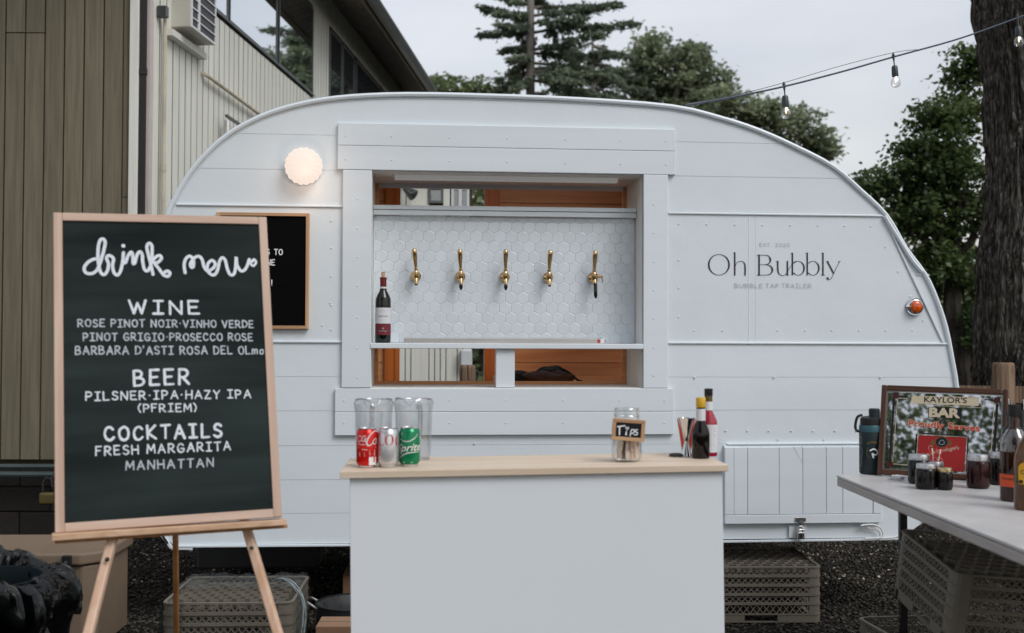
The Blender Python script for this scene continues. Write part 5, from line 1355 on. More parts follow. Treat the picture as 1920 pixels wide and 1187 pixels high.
# ------------------------------------------------------------------ folding table at the right
ZT = .74
PT = at_z(1565.5, 889, ZT); PN = at_z(1920, 1030, ZT); dv = PT - PN; dv.z = 0; ta = math.atan2(-dv.x, dv.y)
TF = yaw_frame(Vector((PT.x, PT.y, 0)), ta)      # local Y = depth; table lies at x 0..W, y -L..0
tb_ = thing('folding_table', 'grey white plastic folding table with a dark steel leg at the right', 'table', M=TF.M)
TWD, TLN = .76, 1.83; r_ = .02
pts = [(r_, -TLN), (TWD - r_, -TLN), (TWD, -TLN + r_), (TWD, -r_), (TWD - r_, 0), (r_, 0), (0, -r_), (0, -TLN + r_)]
MB().prism_z(pts, ZT - .012, ZT).build('table_top', M['tabletop'], tb_, bevel=.004)
ins = [(min(max(a, .002), TWD - .002), min(max(b, -TLN + .002), -.002)) for a, b in pts]
MB().prism_z(ins, ZT - .046, ZT - .0125).build('table_edge', M['tableedge'], tb_, bevel=.006)
for yy in (-.20, -1.50):
    for xx in (.205, TWD - .15): MB().box(xx - .014, xx + .014, yy - .014, yy + .014, 0, ZT - .047).build('leg', M['black'], tb_, bevel=.003)
    MB().box(.22, TWD - .165, yy - .01, yy + .01, .12, .145).build('leg_brace', M['black'], tb_)
# ------------------------------------------------------------------ bar mirror
lean = .30; yw2 = -.42
ux_ = Vector((math.cos(yw2), math.sin(yw2), 0)); nx2 = Vector((-math.sin(yw2), math.cos(yw2), 0)); vx = Vector((0, 0, 1)) * math.cos(lean) + nx2 * math.sin(lean)
P0 = at_z(1644.5, 892.5, ZT + .001)
cr2, sr2 = math.cos(-.02), math.sin(-.02); uu = ux_ * cr2 + vx * sr2; vv = vx * cr2 - ux_ * sr2
MR = Frame(P0 + Vector((0, 0, .009)), uu, vv.cross(uu), vv)
a1, _ = MR.hit(1890, 820); _, h1 = MR.hit(1775, 725.5)
MW, MH = a1, h1
mr = thing('bar_mirror', 'wood framed printed pub mirror with red panel leaning at the back of the table', 'mirror', M=MR.M)
q = .022
MB().box(0, q, 0, .022, 0, MH).build('frame_rail', M['walnutz'], mr, bevel=.004); MB().box(MW - q, MW, 0, .022, 0, MH).build('frame_rail', M['walnutz'], mr, bevel=.004)
MB().box(q, MW - q, 0, .022, 0, q).build('frame_rail', M['walnut'], mr, bevel=.004); MB().box(q, MW - q, 0, .022, MH - q, MH).build('frame_rail', M['walnut'], mr, bevel=.004)
MB().box(q - .003, MW - q + .003, .012, .018, q - .003, MH - q + .003).build('mirror_glass', M['mirror'], mr)
MB().bar((MW / 2, .02, MH * .75), (MW / 2, .02 + .10, MH * .1), .03, .008).build('stand', M['walnutz'], mr)
bvv = MB()
for (a, b, c, d) in ((q, q + .004, q, MH - q), (MW - q - .004, MW - q, q, MH - q), (q + .004, MW - q - .004, q, q + .004), (q + .004, MW - q - .004, MH - q - .004, MH - q)):
    bvv.box(a, b, .009, .0125, c, d)
bvv.build('bevel_edge', M['chrome'], mr)
KX = MW / (1350 - 65.0)          # metres per zoomed pixel
def mq(x, y):
    a, b = MR.hit(1640 + x / 5.396, 710 + y / 5.396, .0118); return a, b
mf = flat(.0119)
def rect(mb, x0, x1, y0, y1, l=.0003):
    P = [mq(x0, y1), mq(x1, y1), mq(x1, y0), mq(x0, y0)]; mb.add([mf(a, b, l) for a, b in P], [(0, 1, 2, 3)])
def quad(mb, P, l=.0003): mb.add([mf(*mq(*p), l) for p in P], [(0, 1, 2, 3)])
mb = MB()     # cream lines and banner
quad(mb, [(375, 175), (1058, 188), (1052, 276), (368, 250)][::-1], .0004)
def line(pts, w, l=.0004):
    for a, b in zip(pts, pts[1:]): mb.ribbon([mq(*a), mq(*b)], w, mf, l, False, caps=False)
line([(330, 200), (232, 197), (180, 862), (335, 873)], .0020); line([(1120, 237), (1210, 243), (1178, 755)], .0024)
line([(358, 262), (1102, 296), (1112, 178)], .0016); line([(432, 560), (934, 592), (915, 965)], .0014); line([(443, 545), (424, 760)], .0014)
mb.build('gilt_border', M['cream'], mr)
mb = MB()
def bar_(pts, w, l=.0002):
    for a, b in zip(pts, pts[1:]): mb.ribbon([mq(*a), mq(*b)], w, mf, l, False, caps=False)
bar_([(196, 200), (150, 880)], .009); bar_([(1240, 250), (1205, 800)], .010); bar_([(235, 178), (335, 183)], .006); bar_([(190, 884), (335, 893)], .006); bar_([(1110, 212), (1220, 218)], .005)
bar_([(425, 560), (412, 770)], .006); bar_([(440, 552), (935, 585)], .0055); bar_([(930, 960), (945, 590)], .005); bar_([(620, 965), (915, 990)], .007)
quad(mb, [(545, 285), (880, 300), (872, 408), (540, 392)][::-1], .00035)
mb.build('black_border', M['blackp'], mr)
for cx, cy in ((212, 172), (1240, 218), (155, 870)):
    mb = MB(); quad(mb, [(cx - 32, cy - 28), (cx + 32, cy - 26), (cx + 30, cy + 30), (cx - 34, cy + 28)][::-1], .0006); mb.build('corner_ornament', M['maroon'], mr)
mb = MB(); quad(mb, [(442, 572), (928, 598), (905, 945), (428, 905)][::-1], .0008); mb.build('red_panel', M['redp'], mr)
def mtext(s, mat, p0, p1, hpx, l, shear=0, fat=0, nm='lettering'):
    m_ = MB(); a = mq(*p0); b = mq(*p1); t_ = mq(p0[0], p0[1] - hpx)
    put_text(m_, s, a[0], b[0], a[1], t_[1], mf, l, shear, fat, slope=b[1] - a[1]); m_.build(nm, M[mat], mr)
mtext("KAYLOR'S", 'blackp', (500, 240), (932, 250), 58, .0008, fat=.015)
mtext('BAR', 'cream', (548, 388), (866, 402), 98, .0009, fat=.05)
mtext('Proudly', 'cream', (336, 500), (706, 528), 88, .0004, fat=.055); mtext('Serves', 'cream', (738, 512), (1068, 540), 72, .0004, fat=.055)
mtext('Proudly', 'redt', (341, 500), (702, 526), 84, .0009, fat=.018); mtext('Serves', 'redt', (742, 512), (1064, 538), 68, .0009, fat=.018)
# script name and medallion on the red panel
mb = MB()
for st in ([(585, 690), (560, 680), (545, 700), (560, 740), (545, 765), (532, 758), (560, 762), (600, 775)], ):
    mb.ribbon([mq(*p) for p in st], .0016, mf, .0011)
mtext('Leinenkugel', 'cream', (572, 778), (832, 728), 52, .0012, shear=.35)
mtext("'s", 'cream', (834, 722), (856, 716), 30, .0012, shear=.3)
for st in ([(590, 800), (620, 800), (640, 830), (620, 840)], [(640, 795), (650, 840), (670, 800), (690, 840)]): mb.ribbon([mq(*p) for p in st], .0014, mf, .0011)
mb.build('lettering', M['cream'], mr)
mb = MB(); 
def disc(cx, cy, rx, ry, l, m_): 
    P = [mq(cx + rx * math.cos(t * PI / 12), cy + ry * math.sin(t * PI / 12)) for t in range(24)]; m_.add([mf(a, b, l) for a, b in P], [tuple(range(24))])
disc(678, 642, 60, 50, .0011, mb); mb.build('medallion', M['blackp'], mr)
mb = MB(); disc(678, 642, 66, 56, .0010, mb)
for cx, cy in ((585, 650), (762, 655)): disc(cx, cy, 16, 30, .0010, mb)
mb.build('medallion_ring', M['brass_dull'], mr)
mb = MB(); mb.ribbon([mq(*p) for p in ((650, 660), (660, 635), (685, 622), (705, 640), (700, 662), (675, 668), (650, 660))], .0018, mf, .0014); mb.build('medallion_face', M['inkgrey'], mr)

# ------------------------------------------------------------------ things on the table
R = .044; P = base(1632, 890.5, ZT, R)
wb = thing('water_flask', 'dark teal sports flask with loop handle and stickers beside the mirror', 'flask', P, face_rot(P))
MB().lathe([(0, 0), (R * .92, 0), (R, .006), (R, .180), (R * .96, .192), (R * .90, .200), (0, .200)], n=36).build('body', M['teal'], wb, smooth=True)
MB().lathe([(R * 1.01, .172), (R * 1.01, .192), (R * .96, .198)], n=36, close=False).build('neck_band', M['tealb'], wb, smooth=True)
MB().lathe([(R * .90, .198), (R * .92, .203), (R * .90, .226), (R * .6, .234), (0, .235)], n=32).build('lid', M['black'], wb, smooth=True)
MB().lathe([(0, .22), (.022, .22), (.022, .262), (.018, .266), (0, .267)], (.016, 0, 0), n=24).build('spout_cap', M['teal'], wb, smooth=True)
MB().tube(catmull([(-.03, -.01, .238), (-.048, -.012, .232), (-.057, -.012, .205), (-.056, -.012, .180), (-.040, -.012, .172), (-.030, -.014, .19)], 4), .0055, 8).build('handle', M['black'], wb, smooth=True)
cm = cylmap(R * 1.004); mb = MB()
mb.ribbon([(-.052, .148), (-.040, .150), (-.036, .135), (-.044, .122), (-.054, .125)], .0014, cm, .0003); mb.ribbon([(-.054, .108), (-.040, .105), (-.034, .085), (-.040, .068), (-.037, .045), (-.046, .030), (-.054, .034)], .0014, cm, .0003)
mb.build('sticker', M['inkgrey'], wb)
mb = MB(); mb.ribbon([(.000, .098), (.012, .104), (.024, .100), (.030, .088), (.018, .080), (.008, .086), (.012, .070)], .006, cm, .0004); mb.build('sticker', M['white'], wb)
mb = MB(); mb.ribbon([(-.012, .125), (.004, .132), (.024, .130)], .008, cm, .0003); mb.ribbon([(-.010, .110), (-.014, .085), (-.004, .068)], .004, cm, .0003); mb.build('sticker', M['brass_dull'], wb)
def mason(px0, px1, pyb, pyt, label, fill, lid, group='preserve jars on the table', picks=0, push=0.0):
    cx = (px0 + px1) / 2; Pc = at_z(cx, pyb, ZT); R = (px1 - px0) / 2 / FPX * Pc.y; P = base(cx, pyb, ZT, R); P = P + Vector((P.x, P.y, 0)).normalized() * push
    sc = FPX / P.y; Hh = (pyb - pyt) / sc * .985 - R * .1
    t = thing('preserve_jar', label, 'jar', P, face_rot(P), group)
    MB().lathe([(0, .001), (R * .85, .001), (R * .98, .008), (R, .016), (R, Hh * .70), (R * .95, Hh * .78), (R * .86, Hh * .82), (R * .86, Hh * .9), (0, Hh * .9)], n=36, mod=lambda a, h: 1 + .004 * math.cos(10 * a)).build('glass', M[fill], t, smooth=True, ang=60)
    MB().lathe([(R * .87, Hh * .82), (R * .91, Hh * .825), (R * .91, Hh * .97), (R * .88, Hh), (R * .78, Hh * .995), (R * .74, Hh * .985), (0, Hh * .985)], n=36, mod=lambda a, h: 1 + .004 * math.cos(40 * a)).build('lid', M[lid], t, smooth=True)
    for k in range(picks):
        a = k * 1.9; x, y = .35 * R * math.cos(a), .35 * R * math.sin(a)
        ob = MB(); ob.tube([(x, y, Hh * .7), (x * 1.8, y * 1.5, Hh + .035)], [.0015, .002], 6); ob.tube([(x * 1.8, y * 1.5, Hh + .03), (x * 2.1, y * 1.7, Hh + .048)], [.004, .003], 6); ob.build('pick', M['bill2'] if k % 2 else M['reddark'], t, smooth=True)
    return t
mason(1703, 1745, 909, 852, 'tall wide jar of dark preserve with steel lid, left of the group', 'jarfill', 'zinc')
mason(1717, 1756, 919, 869.5, 'squat dark jar with steel lid, frontmost of the group', 'jarfill', 'zinc')
mason(1756.5, 1786, 920, 877, 'small dark jar with a gold lid beside the squat steel lidded jar', 'jarfill', 'goldlid')
mason(1735, 1770, 911, 866, 'dark jar half hidden between the front jars, wooden picks rising from it', 'jarfill', 'zinc', picks=5, push=.01)
mason(1813.5, 1855, 917.5, 852, 'jar of dark red cherries with steel lid right of the red panel', 'jarred', 'zinc')
mason(1856, 1890, 913, 850, 'dark jar with steel lid next to the whiskey bottle', 'jarfill', 'zinc', push=.04)
P = base(1687, 901, ZT, .028)
o = MB().lathe([(0, 0), (.034, 0), (.0355, .003), (.0345, .014), (.030, .0155), (.028, .0135), (0, .013)], n=36).build('jar_lid', M['zinc'], None, smooth=True); o.location = P
tag(o, 'loose shallow steel jar lid lying before the mirror frame', 'lid')
# spirit bottles at the right edge
R = .047; P = base(1903, 940, ZT, R * .3)
wk = bottle('whiskey_bottle', 'round shouldered whiskey bottle with orange label beside the jars', 'bottle', P,
   [(0, 0), (R * .92, 0), (R, .006), (R, .165), (R * .97, .185), (R * .82, .215), (R * .5, .240), (R * .36, .250), (R * .34, .285), (R * .42, .288), (R * .42, .298), (0, .298)], 'whiskey',
   [('upper_glass', [(R * 1.004, .168), (R * .975, .187), (R * .825, .217), (R * .505, .242)], 'clearjar'), ('label', [(R * 1.006, .050), (R * 1.006, .092)], 'orangel'), ('stopper', [(R * .44, .285), (R * .46, .288), (R * .46, .325), (0, .326)], 'black')])
mb = MB(); cm = cylmap(R * 1.008); put_text(mb, 'BOURBON', -.046, .02, .074, .080, cm, .0004, fat=.02); mb.build('lettering', M['blackp'], wk)
R = .047; P = base(1931, 957, ZT, R * .3)
tq_ = bottle('tequila_bottle', 'gold tequila bottle with arched yellow label at the right edge', 'bottle', P,
   [(0, 0), (R * .92, 0), (R, .006), (R, .150), (R * .95, .175), (R * .72, .205), (R * .42, .228), (R * .34, .240), (R * .33, .290), (0, .290)], 'tequila',
   [('stopper', [(R * .36, .285), (R * .38, .288), (R * .38, .32), (0, .321)], 'black')])
cm = cylmap(R * 1.006); mb = MB(); W2 = .036
gr = [(-W2, .085), (W2, .085), (W2, .140)] + [(W2 * math.cos(t * PI / 10), .140 + .016 * math.sin(t * PI / 10)) for t in range(1, 10)] + [(-W2, .140)]
def patch(m_, x0, x1, z0, z1f, l, cm, n=14):
    vs = []
    for i in range(n + 1):
        x = x0 + (x1 - x0) * i / n; vs += [cm(x, z0, l), cm(x, z1f(x), l)]
    m_.add(vs, [(2 * i, 2 * i + 2, 2 * i + 3, 2 * i + 1) for i in range(n)])
patch(mb, -W2, W2, .085, lambda x: .138 + .018 * math.sqrt(max(0, 1 - (x / W2) ** 2)), .0003, cm); mb.build('label', M['yellowl'], tq_)
mb = MB(); put_text(mb, 'Jose', -.014, .010, .134, .142, cm, .0006, fat=.01); put_text(mb, 'Cuervo', -.028, .028, .117, .130, cm, .0006, fat=.03); put_text(mb, 'especial', -.018, .018, .105, .110, cm, .0006)
patch(mb, -.034, -.020, .087, lambda x: .098, .0006, cm, 4); mb.build('lettering', M['blackp'], tq_)
for (px, pyb, lab) in ((1893, 912, 'clear spirit bottle with steel pourer standing behind the whiskey bottle'), (1921, 915, 'clear spirit bottle with steel pourer behind the tequila bottle')):
    R = .036; P = base(px, pyb, ZT, 0) + Vector((.03, .06, 0))
    bb = bottle('pour_bottle', lab, 'bottle', P, [(0, 0), (R * .92, 0), (R, .006), (R, .17), (R * .8, .20), (R * .38, .225), (R * .36, .262), (0, .262)], 'bottle',
       [('stopper', [(R * .34, .258), (R * .48, .262), (R * .48, .272), (R * .34, .282), (0, .283)], 'black')], group='pour spout bottles at the right edge')
    MB().tube([(0, 0, .28), (0, -.004, .298), (-.004, -.010, .322)], [.006, .0045, .0035], 10).build('pour_spout', M['chrome'], bb, smooth=True)
# padlock and cable on the trailer flank
hxm, hzm2 = tp(1496.5, 1000)
P = TO + T.X * hxm + T.Y * -.032 + Vector((0, 0, hzm2 - .022)); PDL = Frame(P, T.X, T.Y, T.Z)
pd = thing('padlock', 'steel combination padlock hanging from the hasp of the storage door', 'padlock', M=PDL.M)
MB().box(-.017, .017, -.008, .008, 0, .034).build('body', M['steel'], pd, bevel=.004)
MB().tube([(-.011, 0, .03), (-.011, 0, .052), (-.006, 0, .060), (.006, 0, .060), (.011, 0, .052), (.011, 0, .03)], .0035, 8).build('shackle', M['chrome'], pd, smooth=True)
for k in range(3): MB().lathe([(.0045, -.004), (.0045, .004)], (0, -.008, .008 + k * .009), 10, axis='x').build('dial', M['blackgloss'], pd, smooth=True)
cpt = [tp(*p, -.02) for p in ((1618, 983), (1628, 990), (1640, 992), (1649, 999), (1650, 1008))]
cb = MB().tube(catmull([(x, -.02, z) for x, z in cpt], 4), .004, 8)
cpt = [tp(*p, -.02) for p in ((1612, 985), (1634, 983), (1650, 990), (1652, 1006), (1620, 1009), (1672, 1007), (1690, 1000))]
cb.tube(catmull([(x, -.03, z) for x, z in cpt], 4), .004, 8)
o = cb.build('power_cable', M['cordwhite'], None, smooth=True); o.matrix_world = T.M
tag(o, 'thin white power cable looping below the storage door of the trailer', 'cable')

# ------------------------------------------------------------------ glass racks
def rounded(w, r, n=4):
    out = []
    for cx, cy, a0 in ((w - r, r, -PI / 2), (w - r, w - r, 0), (r, w - r, PI / 2), (r, r, PI)):
        for k in range(n + 1): a = a0 + PI / 2 * k / n; out.append((cx + r * math.cos(a), cy + r * math.sin(a)))
    return out
def ring(mb, w, r, z0, z1, th, grow=0.0):
    o = rounded(w, r); n = len(o); c = w / 2
    O_ = [(c + (x - c) * (1 + grow / c), c + (y - c) * (1 + grow / c)) for x, y in o]; I_ = [(c + (x - c) * (1 - th / c), c + (y - c) * (1 - th / c)) for x, y in o]
    vs = [(x, y, z0) for x, y in O_] + [(x, y, z1) for x, y in O_] + [(x, y, z0) for x, y in I_] + [(x, y, z1) for x, y in I_]; fs = []
    for i in range(n):
        j = (i + 1) % n; fs += [(i, j, n + j, n + i), (2 * n + j, 2 * n + i, 3 * n + i, 3 * n + j), (n + i, n + j, 3 * n + j, 3 * n + i), (j, i, 2 * n + i, 2 * n + j)]
    mb.add(vs, fs)
def lattice(mb, w, z0, z1, cn, step, t=.004, ysides=(0, 1, 2, 3)):
    nX = int(round((w - 2 * cn) / step)); st = (w - 2 * cn) / nX; hh = z1 - z0
    for sd_ in ysides:
        for i in range(nX):
            a = cn + i * st; b = a + st
            for (p, q) in (((a, z0), (b, z1)), ((a, z1), (b, z0))):
                f = {0: lambda u_: (u_, .004), 1: lambda u_: (w - .004, u_), 2: lambda u_: (u_, w - .004), 3: lambda u_: (.004, u_)}[sd_]
                P, Q = f(p[0]), f(q[0])
                mb.bar((P[0], P[1], p[1]), (Q[0], Q[1], q[1]), t, t, up=(0, 1, 0) if sd_ in (0, 2) else (1, 0, 0))
def corners(mb, w, r, z0, z1, cn, th=.004):
    for (sx, sy) in ((0, 0), (1, 0), (1, 1), (0, 1)):
        arc = [(cn, 0)] + [(r - r * math.sin(a), r - r * math.cos(a)) for a in (0, PI / 8, PI / 4, 3 * PI / 8, PI / 2)] + [(0, cn)]
        o = [(x if not sx else w - x, y if not sy else w - y) for x, y in arc]
        i_ = [((x + th if not sx else w - x - th), (y + th if not sy else w - y - th)) for x, y in arc]; n = len(o)
        vs = [(x, y, z0) for x, y in o] + [(x, y, z1) for x, y in o] + [(x, y, z0) for x, y in i_] + [(x, y, z1) for x, y in i_]
        mb.add(vs, [(k, k + 1, n + k + 1, n + k) for k in range(n - 1)] + [(2 * n + k, 3 * n + k, 3 * n + k + 1, 2 * n + k + 1) for k in range(n - 1)] + [(n + k, n + k + 1, 3 * n + k + 1, 3 * n + k) for k in range(n - 1)] + [(0, n, 3 * n, 2 * n), (n - 1, 2 * n - 1, 4 * n - 1, 3 * n - 1)])
RW, RB, RE = .50, .086, .041
def layer_mesh(h, top_cells, base_=False):
    mb = MB(); rc = .035; cn = .055
    if base_:
        ring(mb, RW, rc, 0, .004, .02); 
        for a, b in ((0, .15), (.30, .5)):          # low skirt with a hand gap on each side
            for sd_ in range(4):
                if sd_ == 0: mb.box(a + (.03 if a == 0 else 0), b - (.03 if b == .5 else 0), 0, .005, .003, .034)
                elif sd_ == 2: mb.box(a + (.03 if a == 0 else 0), b - (.03 if b == .5 else 0), RW - .005, RW, .003, .034)
                elif sd_ == 1: mb.box(RW - .005, RW, a + (.03 if a == 0 else 0), b - (.03 if b == .5 else 0), .003, .034)
                else: mb.box(0, .005, a + (.03 if a == 0 else 0), b - (.03 if b == .5 else 0), .003, .034)
        corners(mb, RW, rc, .0, .034, .06); ring(mb, RW, rc, .034, .040, .007, .002)
        z0, z1 = .040, h - .007; step = .030
    else:
        ring(mb, RW, rc, 0, .005, .006, .0015); z0, z1 = .005, h - .007; step = .027
    lattice(mb, RW, z0, z1, cn, step); corners(mb, RW, rc, z0, z1, cn); ring(mb, RW, rc, h - .007, h, .008, .003)
    return mb
def cells_mesh(h):
    mb = MB(); hx_ = .052; c0 = .02
    for i in range(9):
        for j in range(8):
            cx = .045 + i * hx_ + (j % 2) * hx_ / 2; cy = .05 + j * hx_ * .95 * .92
            if cx > RW - .03: continue
            R_c = hx_ / math.sqrt(3)
            for k in (0, 1, 2):
                a0, a1 = PI / 3 * k + PI / 6, PI / 3 * (k + 1) + PI / 6
                p = (cx + R_c * math.cos(a0), cy + R_c * math.sin(a0)); q = (cx + R_c * math.cos(a1), cy + R_c * math.sin(a1))
                if all(.008 < t < RW - .008 for t in p + q): mb.bar((p[0], p[1], h * .5), (q[0], q[1], h * .5), .0022, h * .9)
    return mb
base_o = ext_o = cell_o = None
def rack(label, Mx, layers, mat='rack', cells=True, group='stacked tan glass racks', z_lift=0):
    global base_o, ext_o, cell_o
    t = thing('glass_rack', label, 'rack', M=Mx, group=group)
    if base_o is None:
        o1 = layer_mesh(RB, False, True).build('base_rack', M[mat], t); o2 = layer_mesh(RE, False).build('extender', M[mat], t); o3 = cells_mesh(RE).build('divider_grid', M[mat], t)
        base_o, ext_o, cell_o = o1.data, o2.data, o3.data
        o2.location = (0, 0, RB + .0005); o3.location = (0, 0, RB + (layers - 1) * (RE + .0005)); start = 1
    else:
        o = bpy.data.objects.new('base_rack', base_o); COL.objects.link(o); o.parent = t; start = 0
    for k in range(start, layers):
        o = bpy.data.objects.new('extender', ext_o); COL.objects.link(o); o.parent = t; o.location = (0, 0, RB + .0005 + k * (RE + .0005))
    if start == 0 and cells:
        o = bpy.data.objects.new('divider_grid', cell_o); COL.objects.link(o); o.parent = t; o.location = (0, 0, RB + (layers - 1) * (RE + .0005))
    return t
P = at_z(1543, 1171, 0.004); xr = P.x; Fm = yaw_frame(Vector((P.x - RW, P.y + .01, .008)), 0.02)
rack('tan glass rack stack standing on the gravel just right of the counter', Fm.M, 4)
Fm = yaw_frame(Vector((at(304, 1132, 4.42).x, 4.42, at(420, 1132, 4.42).z - RB - 4 * (RE + .0005))), .05); Fm.M[2][3] = max(.006, Fm.M[2][3])
rk = rack('tan glass rack stack under torn stretch wrap behind the easel legs', Fm.M, 4)
RKF = Fm
# tilted stack under the table
Np = at(1794, 1076, 3.82); Fp = at(1688, 992, 4.31)
Yv = (Fp - Np).normalized(); up0 = Vector((.078, 0, 1)); Xv = Yv.cross(up0).normalized(); Zv = Xv.cross(Yv).normalized()
hS = RB + 4 * (RE + .0005)
Or = Np - Zv * hS
rack('tan glass rack stack tilted on top of a lower one under the table', Frame(Or, Xv, Yv, Zv).M, 4)
lo_ = yaw_frame(Vector((Or.x - .07, Or.y + .06, .006)), ta + .12)
ztop_needed = min(Or.z, (Or + Yv * RW).z)
rack('darker lower glass rack stack on the gravel beneath the tilted one', lo_.M, 3, cells=False)
# stretch wrap on the left stack
def rkp(x, y, z): return RKF.M @ Vector((x, y, z))
hW = RB + 4 * (RE + .0005)
wrp = MB(); nx_ = 30
def sheet(f, nu, nv):
    vs = [f(i / nu, j / nv) for j in range(nv + 1) for i in range(nu + 1)]
    wrp.add(vs, [(j * (nu + 1) + i, j * (nu + 1) + i + 1, (j + 1) * (nu + 1) + i + 1, (j + 1) * (nu + 1) + i) for j in range(nv) for i in range(nu)])
def wn(x, y, z, a=.006): return mnoise.noise(Vector((x * 9, y * 9, z * 14))) * a
sheet(lambda a, b: (a * RW, b * RW * .55 + RW * .45, hW + .012 + wn(a, b, 0, .016)), 30, 16)
sheet(lambda a, b: (-.008 + wn(a, b, 1, .01), a * RW, hW * (1 - b) + .01), 20, 14)
sheet(lambda a, b: (a * .09 - .008, -.008 + wn(a, b, 2, .008), hW * (1 - b) + .004), 8, 14)
sheet(lambda a, b: (RW + .010 + wn(a, b, 3, .016), a * RW * .9 + .04, hW * (1 - b) + .012), 20, 14)
wo = wrp.build('stretch_wrap', M['wrap'], None, smooth=True, ang=80, recalc=False); wo.matrix_world = RKF.M
tag(wo, 'torn clear stretch wrap draped over the left glass rack stack', 'plastic wrap')
tw = MB(); rope = [(RW * .80, .30, hW + .02), (RW * .88, .22, hW + .035), (RW * .97, .16, hW + .02), (RW + .02, .14, hW - .03), (RW + .028, .13, hW - .10), (RW + .018, .12, .04)]
for k in range(4):
    pp = catmull([(x + .007 * math.sin(k * 2 + i), y + .006 * math.cos(k * 3 + i), z + .004 * k) for i, (x, y, z) in enumerate(rope)], 5); tw.tube(pp, [.002 + .003 * abs(mnoise.noise((i * .6, k, 0))) for i in range(len(pp))], 6)
M['wraprope'] = pmat('twisted_plastic', (.30, .36, .38), rough=.3, var=.3, scale=60)
to = tw.build('wrap_tail', M['wraprope'], None, smooth=True); to.parent = wo; 
# ------------------------------------------------------------------ cooler, bag, pot, boxes, fitting
D0 = 4.6; P = at(165, 1037, D0); zt = P.z; CFm = yaw_frame(Vector((P.x + .03, D0, 0)), rad(2))
co = thing('cooler', 'tan plastic cooler chest with dark latch behind the black bin bag', 'cooler', M=CFm.M)
def plan(x0, x1, y0, y1, c): return [(x0, y0), (x1 - c, y0), (x1, y0 + c), (x1, y1), (x0, y1)]
MB().prism_z(plan(-.95, 0, .0, .44, .05), .02, zt - .052).build('body', M['cooler'], co, bevel=.008)
MB().prism_z(plan(-.965, .018, -.018, .455, .07), zt - .048, zt).build('lid', M['cooler'], co, bevel=.010, seg=3)
lx_ = CFm.hit(130, 1050)[0]
la = MB().box(lx_ - .018, lx_ + .018, -.040, -.018, zt - .20, zt - .004); la.build('latch', M['black'], co, bevel=.004)
MB().lathe([(0, 0), (.007, 0), (.006, -.004), (0, -.004)], (lx_, -.040, zt - .03), 10, axis='y').build('latch_pin', M['steel'], co, smooth=True)
o = MB().lathe([(0, 0), (.022, 0), (.022, .002), (0, .002)], (.0, .12, zt - .11), 20, axis='x'); o.build('badge', M['inkgrey'], co, smooth=True)
# bin bag
P = Vector(((62 - 960) / FPX * 3.7 - .17, 3.72, 0)); bb_ = thing('bin_bag', 'crumpled black plastic bin bag over a bin in the lower left corner', 'bag', P)
nu = 220; vs = []; zr = at(90, 1078, 3.6).z
prof = [(.19, 0), (.235, .12), (.26, .25), (.285, .36), (.315, .43), (.30, .50), (.285, zr - .01), (.245, zr + .005), (.215, zr - .04), (.20, zr - .12), (.14, zr - .19), (0, zr - .21)]
pr = catmull(prof, 8); nv = len(pr)
def crease(p):
    return (1 - abs(mnoise.noise(p)) * 2.2)
for j, (r0, z0) in enumerate(pr):
    for i in range(nu):
        a = 2 * PI * i / nu; d = Vector((math.cos(a), math.sin(a), z0 * 2.0))
        c1_ = crease(Vector((d.x * 2.2 + d.z * .5, d.y * 2.2 - d.z * .35, d.z * .9 + 3))); c2_ = crease(Vector((d.x * 5 + d.z * 1.5, d.y * 5, d.z * 1.6))); c3_ = crease(Vector((d.x * 13, d.y * 13 + d.z * 3, d.z * 8)))
        wz = a * 3.2 + 1.6 * mnoise.noise(Vector((d.x * 1.5, d.y * 1.5, z0 * 4))) + z0 * 3.0
        pl_ = abs(mnoise.noise(Vector((math.cos(a) * 3.4 + z0 * 1.2, math.sin(a) * 3.4 - z0 * .9, z0 * 1.1)))); p2_ = abs(mnoise.noise(Vector((math.cos(a) * 9 + z0 * 4, math.sin(a) * 9, z0 * 2.2 + 7))))
        k = -.17 * (1 - min(1, pl_ * 3.5)) ** 2 - .06 * (1 - min(1, p2_ * 3.5)) ** 2 + .09 * mnoise.noise(d * 1.6) + .03
        sag = .07 * mnoise.noise(Vector((d.x * 1.7, d.y * 1.7, 5))) * (z0 / zr) ** 2 - (.05 if z0 > .4 else 0) * max(0, math.cos(a - .4)) ** 2
        vs.append((d.x * r0 * (1 + k * 1.3), d.y * r0 * (1 + k * 1.3), max(0.0, z0 + sag + .012 * c2_ * (z0 / zr))))
mb = MB(); mb.add(vs, [(j * nu + i, j * nu + (i + 1) % nu, (j + 1) * nu + (i + 1) % nu, (j + 1) * nu + i) for j in range(nv - 1) for i in range(nu)])
mb.build('bag', M['bag'], bb_, smooth=True, ang=50)
MB().lathe([(0, .01), (.17, .01), (.20, .5), (.19, .5), (.16, .02), (0, .02)], n=24).build('bin', M['teal'], bb_, smooth=True)
# brass fitting
P = at(92, 925, 5.6); ft = thing('brass_fitting', 'dull brass fitting hanging on the dark pipe left of the chalkboard', 'fitting', P)
MB().box(-.045, .03, -.02, .02, -.055, .005).build('body', M['brass_dull'], ft, bevel=.012, seg=3)
MB().tube([(-.03, 0, .0), (-.03, 0, .05), (-.015, 0, .075), (.01, 0, .07), (.015, 0, .03)], .006, 8).build('ring', M['darkmetal'], ft, smooth=True)
MB().tube([(0, 0, .06), (0, .1, .10), (0, 1.7, at(92, 885, 7.3).z - P.z)], .006, 6).build('hanger', M['darkmetal'], ft, smooth=True)
